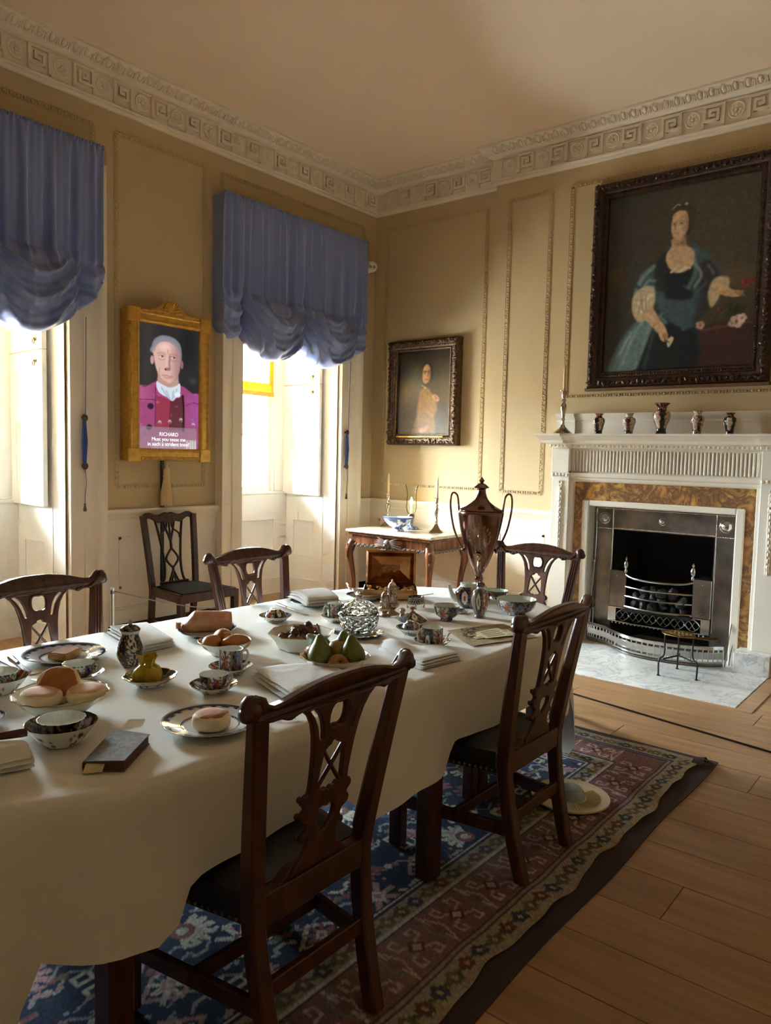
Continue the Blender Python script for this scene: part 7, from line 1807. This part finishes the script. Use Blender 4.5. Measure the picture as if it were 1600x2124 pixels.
# small pepper, teapot lid
t_ = thing('pepper_pot', 'tiny silver pepper pot beside the lid with the red knob', 'pepper pot', (2.79, 2.12, T)); 
mb = MB(); lathe(mb, smoothprof([(0, 0), (.013, 0), (.012, .006), (.010, .014), (.013, .024)], 20), 14, closed=False); mb.build('body', M_copperp, t_); mb = MB(); lathe(mb, smoothprof([(.014, .023), (.0145, .028), (.010, .036), (.003, .040)], 14)+[(0, .041)], 14, closed=False); mb.build('cap', M_copperp, t_)
t_ = thing('dish_cover', 'green and red porcelain lid with a red flower knob lying on the cloth', 'lid', (2.755, 2.035, T))
lidp = lambda u, t, i: lin((120, 128, 104)) if t > .72 else (imari(2, 5, lin((54, 60, 52)))(u, t, i))
mb = MB(); lathe(mb, rp([(.066, 0), (.068, .004), (.05, .016), (.028, .030), (.014, .038), (.006, .044)], 16)+[(0, .045)], 60, None, lambda th, t: 1+.02*math.cos(6*th), lidp, closed=False); ld = mb.build('cover', M_porc, t_)
mb = MB()
for k in range(7): a = 2*PI*k/7; ball(mb, (.009*math.cos(a), .009*math.sin(a)*.6, .056), (.0065, .005, .0065), 6, 4)
ball(mb, (0, 0, .056), .007, 6, 5); tube(mb, [(0, 0, .043), (0, 0, .052)], .004, 6); mb.build('knob', mat('red_knob', (156, 70, 54), .3), ld)
# slop bowl, big bowl, dishes
def imbowl(name, label, loc, r, h, seed, n=6):
    t_ = thing(name, label, 'bowl', loc, seed*.5)
    pot('body', smoothprof([(r*.40, 0), (r*.46, .002), (r*.46, .010), (r*.55, .014), (r*.82, h*.40), (r*.94, h*.72), (r, h)], 36), [(r*.97, h+.0006), (r*.9, h*.7), (r*.6, h*.28), (0, h*.18)], imari(seed, n, NAV), lin((206, 214, 202)), t_, 84, None, 26, 12)
    mb = MB(); tube(mb, [(r*.985*math.cos(a), r*.985*math.sin(a), h) for a in [2*PI*k/48 for k in range(49)]], .0016, 5); mb.build('rim_line', mat('brown_rim', (120, 110, 92), .3), t_); return t_
imbowl('slop_bowl', 'red and navy porcelain bowl standing in front of the teapot', (2.87, 1.925, T), .061, .068, 1)
imbowl('punch_bowl', 'large navy and white porcelain bowl near the right end of the table', (3.215, 1.755, T), .096, .076, 3, 7)
imbowl('small_bowl', 'pale blue bowl half hidden behind the tea canister', (3.50, 2.03, T), .06, .045, 6)
# teapot
t_ = thing('teapot', 'red and blue porcelain teapot without its lid at the foot of the urn', 'teapot', (3.198, 2.02, T), .95)
pot('body', smoothprof([(.034, 0), (.038, .004), (.044, .010), (.062, .035), (.067, .062), (.060, .088), (.042, .106), (.040, .112), (.041, .122)], 44), [(.038, .122), (.036, .11), (.05, .08), (0, .03)], imari(4, 6, NAV, 0, .9, lin((206, 212, 204))), WHT, t_, 84, None, 30, 8)
mb = MB(); tube(mb, smooth_path([(.0, .055, .042), (.0, .080, .058), (.0, .094, .088), (.0, .104, .118)], 6), [.018, .018, .017, .017, .016, .015, .0145, .014, .013, .012, .0115, .011, .0105, .010, .010, .0095, .009, .009, .0095][:19], 10); [mb.c.append(lin((206, 212, 206))) for _ in mb.v]; mb.build('spout', M_porc, t_)
mb = MB(); tube(mb, smooth_path([(0, -.054, .098), (0, -.086, .104), (0, -.100, .075), (0, -.085, .042), (0, -.058, .030)], 6), .0062, 8); [mb.c.append(lin((206, 212, 206))) for _ in mb.v]; mb.build('handle', M_porc, t_)
t_ = thing('spoon_tray', 'small dark patterned porcelain dish lying beside the slop bowl', 'dish', (3.06, 1.962, T), .4)
pot('body', [(0, 0), (.02, 0), (.032, .006), (.036, .012)], [(.035, .013), (.028, .008), (0, .004)], sprig(3), imari(3, 5, BLK), t_, 40, lambda th, t: 1+.18*math.cos(2*th), 8, 10)
mb = MB(); tube(mb, [(.036*(1+.18*math.cos(2*a))*math.cos(a), .036*(1+.18*math.cos(2*a))*math.sin(a), .0125) for a in [2*PI*k/36 for k in range(37)]], .0012, 5); mb.build('gilt_edge', MATS['gilt_edge'], t_)
# tea canister
t_ = thing('tea_canister', 'ovoid porcelain tea canister with dark cap between teapot and bowl', 'canister', (3.033, 1.848, T), .3)
pot('body', smoothprof([(.026, 0), (.027, .006), (.022, .014), (.030, .032), (.040, .075), (.041, .095), (.034, .122), (.020, .134), (.016, .138), (.016, .150)], 46), [(.012, .150), (.010, .146)], imari(7, 6, lin((60, 66, 76)), .06, .95, lin((200, 206, 200))), WHT, t_, 72, None, 32, 3)
mb = MB(); lathe(mb, smoothprof([(.019, .147), (.0205, .153), (.016, .163), (.006, .168)], 14)+[(0, .169)], 24, None, None, lambda u, t, i: BLK if hsh(int(u*20), int(t*6), 1) > .35 else lin((140, 130, 120)), closed=False); mb.build('cap', M_porc, t_)
# urn
t_ = thing('tea_urn', 'tall dark copper tea urn with looped handles and tap', 'urn', (3.40, 2.085, T), math.atan2(-2.085, -3.40)+PI/2)
M_urn = mat('bronzed_copper', (156, 118, 98), .17, metal=1, rgb2=(112, 82, 76), vscale=7, coat=.2)
mb = MB(); cbox(mb, -.06, .06, -.06, .06, .012, .03, .004); 
for sx in (-1, 1):
    for sy in (-1, 1): ball(mb, (sx*.05, sy*.05, .008), .010, 8, 6)
mb.build('plinth', M_urn, t_)
mb = MB(); lathe(mb, smoothprof([(.052, .03), (.05, .04), (.03, .055), (.020, .085), (.024, .11), (.020, .13), (.028, .15), (.034, .17)], 40), 28, closed=False); mb.build('stem', M_urn, t_)
mb = MB(); lathe(mb, smoothprof([(.030, .165), (.045, .185), (.075, .26), (.102, .36), (.117, .44), (.1195, .462), (.116, .470), (.108, .472)], 56), 48, closed=False); bd = mb.build('body', M_urn, t_)
mb = MB(); rg = random.Random(3)      # embossed spray of leaves on the front
for k in range(16):
    a = 2*PI*k/16
    for rr, sz in ((.045, .018), (.028, .013)):
        xx, zz = rr*1.05*math.cos(a+.2*(rr < .03)), .345+rr*1.25*math.sin(a+.2*(rr < .03)); Rz = .045+(.117-.045)*((zz-.185)/.255)**.8 if zz < .44 else .117
        ball(mb, (xx, -math.sqrt(max(Rz*Rz-xx*xx, 0))+.002, zz), (sz*.6, .006, sz), 6, 4)
for k in range(7): xx = (k-3)*.014; zz = .24+.006*abs(k-3); Rz = .066; ball(mb, (xx, -math.sqrt(Rz*Rz-xx*xx)+.002, zz), (.006, .005, .016), 6, 4)
ball(mb, (0, -.096, .345), (.014, .010, .014), 8, 6); mb.build('embossed_rosette', mat('polished_copper', (160, 118, 92), .22, metal=1), bd)
mb = MB(); lathe(mb, smoothprof([(.110, .470), (.114, .476), (.100, .484), (.070, .500), (.040, .525), (.026, .555), (.022, .580), (.030, .588), (.040, .592), (.030, .602), (.018, .612), (.006, .617)], 60), 40, closed=False); ld = mb.build('lid', M_urn, t_)
mb = MB(); lathe(mb, [(.005, .614), (.014, .630), (.006, .640), (0, .650)], 8); mb.build('finial', M_urn, ld, 20)
for s in (-1, 1):
    mb = MB(); tube(mb, smooth_path([(s*.112, 0, .452), (s*.117, 0, .50), (s*.124, 0, .545), (s*.142, 0, .562), (s*.157, 0, .545), (s*.158, 0, .48), (s*.140, 0, .38), (s*.108, 0, .30), (s*.085, 0, .262)], 7), .0052, 8); ball(mb, (s*.086, 0, .262), (.010, .010, .014), 8, 6); mb.build('handle', M_urn, t_)
mb = MB(); tube(mb, smooth_path([(0, -.05, .215), (0, -.075, .215), (0, -.095, .210), (0, -.104, .195), (0, -.104, .170)], 5), [.011]*8+[.010]*6+[.011]*7, 10); lathe(mb, [(.006, .21), (.006, .235), (.012, .24), (.012, .246), (0, .247)], 12, Mt(0, -.085, 0)); ball(mb, (-.014, -.085, .25), (.020, .006, .008), 8, 5); mb.build('tap', M_copperp, t_)
# map and letters
M_map = mat('old_map', (168, 152, 112), .8, rgb2=(132, 118, 84), vscale=26, bump=.1, bscale=60); M_ink = mat('ink', (60, 54, 46), .8)
t_ = thing('old_map', 'unfolded old printed map lying at the right end of the table', 'map', (0, 0, T))
mc = [(2.535, 1.575), (2.865, 1.455), (2.985, 1.69), (2.69, 1.80)]
mb = MB(); V = []; F = []; n = 14
for j in range(n+1):
    for i in range(n+1):
        u, w = i/n, j/n; a = Vector(mc[0])*(1-u)+Vector(mc[1])*u; b = Vector(mc[3])*(1-u)+Vector(mc[2])*u; p_ = a*(1-w)+b*w; V.append((p_.x, p_.y, .002+.004*abs(math.sin(u*2*PI))*.5+.0015*mnoise.noise(Vector((p_.x*20, p_.y*20, 0)))))
for j in range(n):
    for i in range(n): a = j*(n+1)+i; F.append((a, a+1, a+n+2, a+n+1))
mb.add(V, F); mb.build('sheet', M_map, t_, 60)
mb = MB(); rg = random.Random(5)
for k in range(16):
    u, w = rg.uniform(.08, .5), rg.uniform(.4, .95); pts = []
    for q_ in range(6): a = Vector(mc[0])*(1-u)+Vector(mc[1])*u; b = Vector(mc[3])*(1-u)+Vector(mc[2])*u; p_ = a*(1-w)+b*w; pts.append((p_.x, p_.y, .0068)); u = min(max(u+rg.uniform(-.05, .07), .05), .9); w = min(max(w+rg.uniform(-.06, .06), .3), .96)
    tube(mb, pts, .0011, 4)
b_ = mb.build('printed_lines', M_ink, t_); b_['kind'] = 'stuff'
def letter(label, pts, z, lines=4):
    t_ = thing('letter', label, 'letter', (0, 0, T+z)); v, f = fill2d(pts, (), .0012, .0); mb = MB(); mb.add(v, f, Mt(0, 0, .0006)); mb.build('sheet', M_paper, t_)
    mb = MB()
    for k in range(lines):
        w = .2+.6*k/max(lines-1, 1); a = Vector(pts[0])*(1-w)+Vector(pts[3])*w; b = Vector(pts[1])*(1-w)+Vector(pts[2])*w; a2 = a*.86+b*.14; b2 = a*.2+b*.8
        tube(mb, [(*(a2*(1-q_/12)+b2*(q_/12)+Vector((0, .0012*math.sin(q_*4)))), .0016) for q_ in range(13)], .0007, 4)
    mb.build('handwriting', M_ink, t_)
letter('open handwritten letter lying on the old map', [(2.665, 1.59), (2.80, 1.535), (2.868, 1.655), (2.725, 1.68)], .0075)
letter('small folded note poking out left of the open letter', [(2.64, 1.62), (2.69, 1.60), (2.715, 1.665), (2.67, 1.69)], .0055, 2)
letter('strip of note paper crossing the right of the open letter', [(2.76, 1.54), (2.80, 1.525), (2.86, 1.60), (2.82, 1.62)], .0095, 2)
t_ = thing('folded_paper', 'cream folded paper on the plate beyond the butter dish', 'paper', (0, 0, T+.010))
mb = MB(); V = [(2.90, 2.50, .014), (3.02, 2.44, .014), (3.10, 2.56, .016), (2.98, 2.60, .040)]; mb.add(V+[(x, y, z-.002) for x, y, z in V], [(0, 1, 2), (0, 2, 3), (6, 5, 4), (7, 6, 4), (0, 4, 5, 1), (1, 5, 6, 2), (2, 6, 7, 3), (3, 7, 4, 0)]); mb.build('sheet', M_paper, t_)
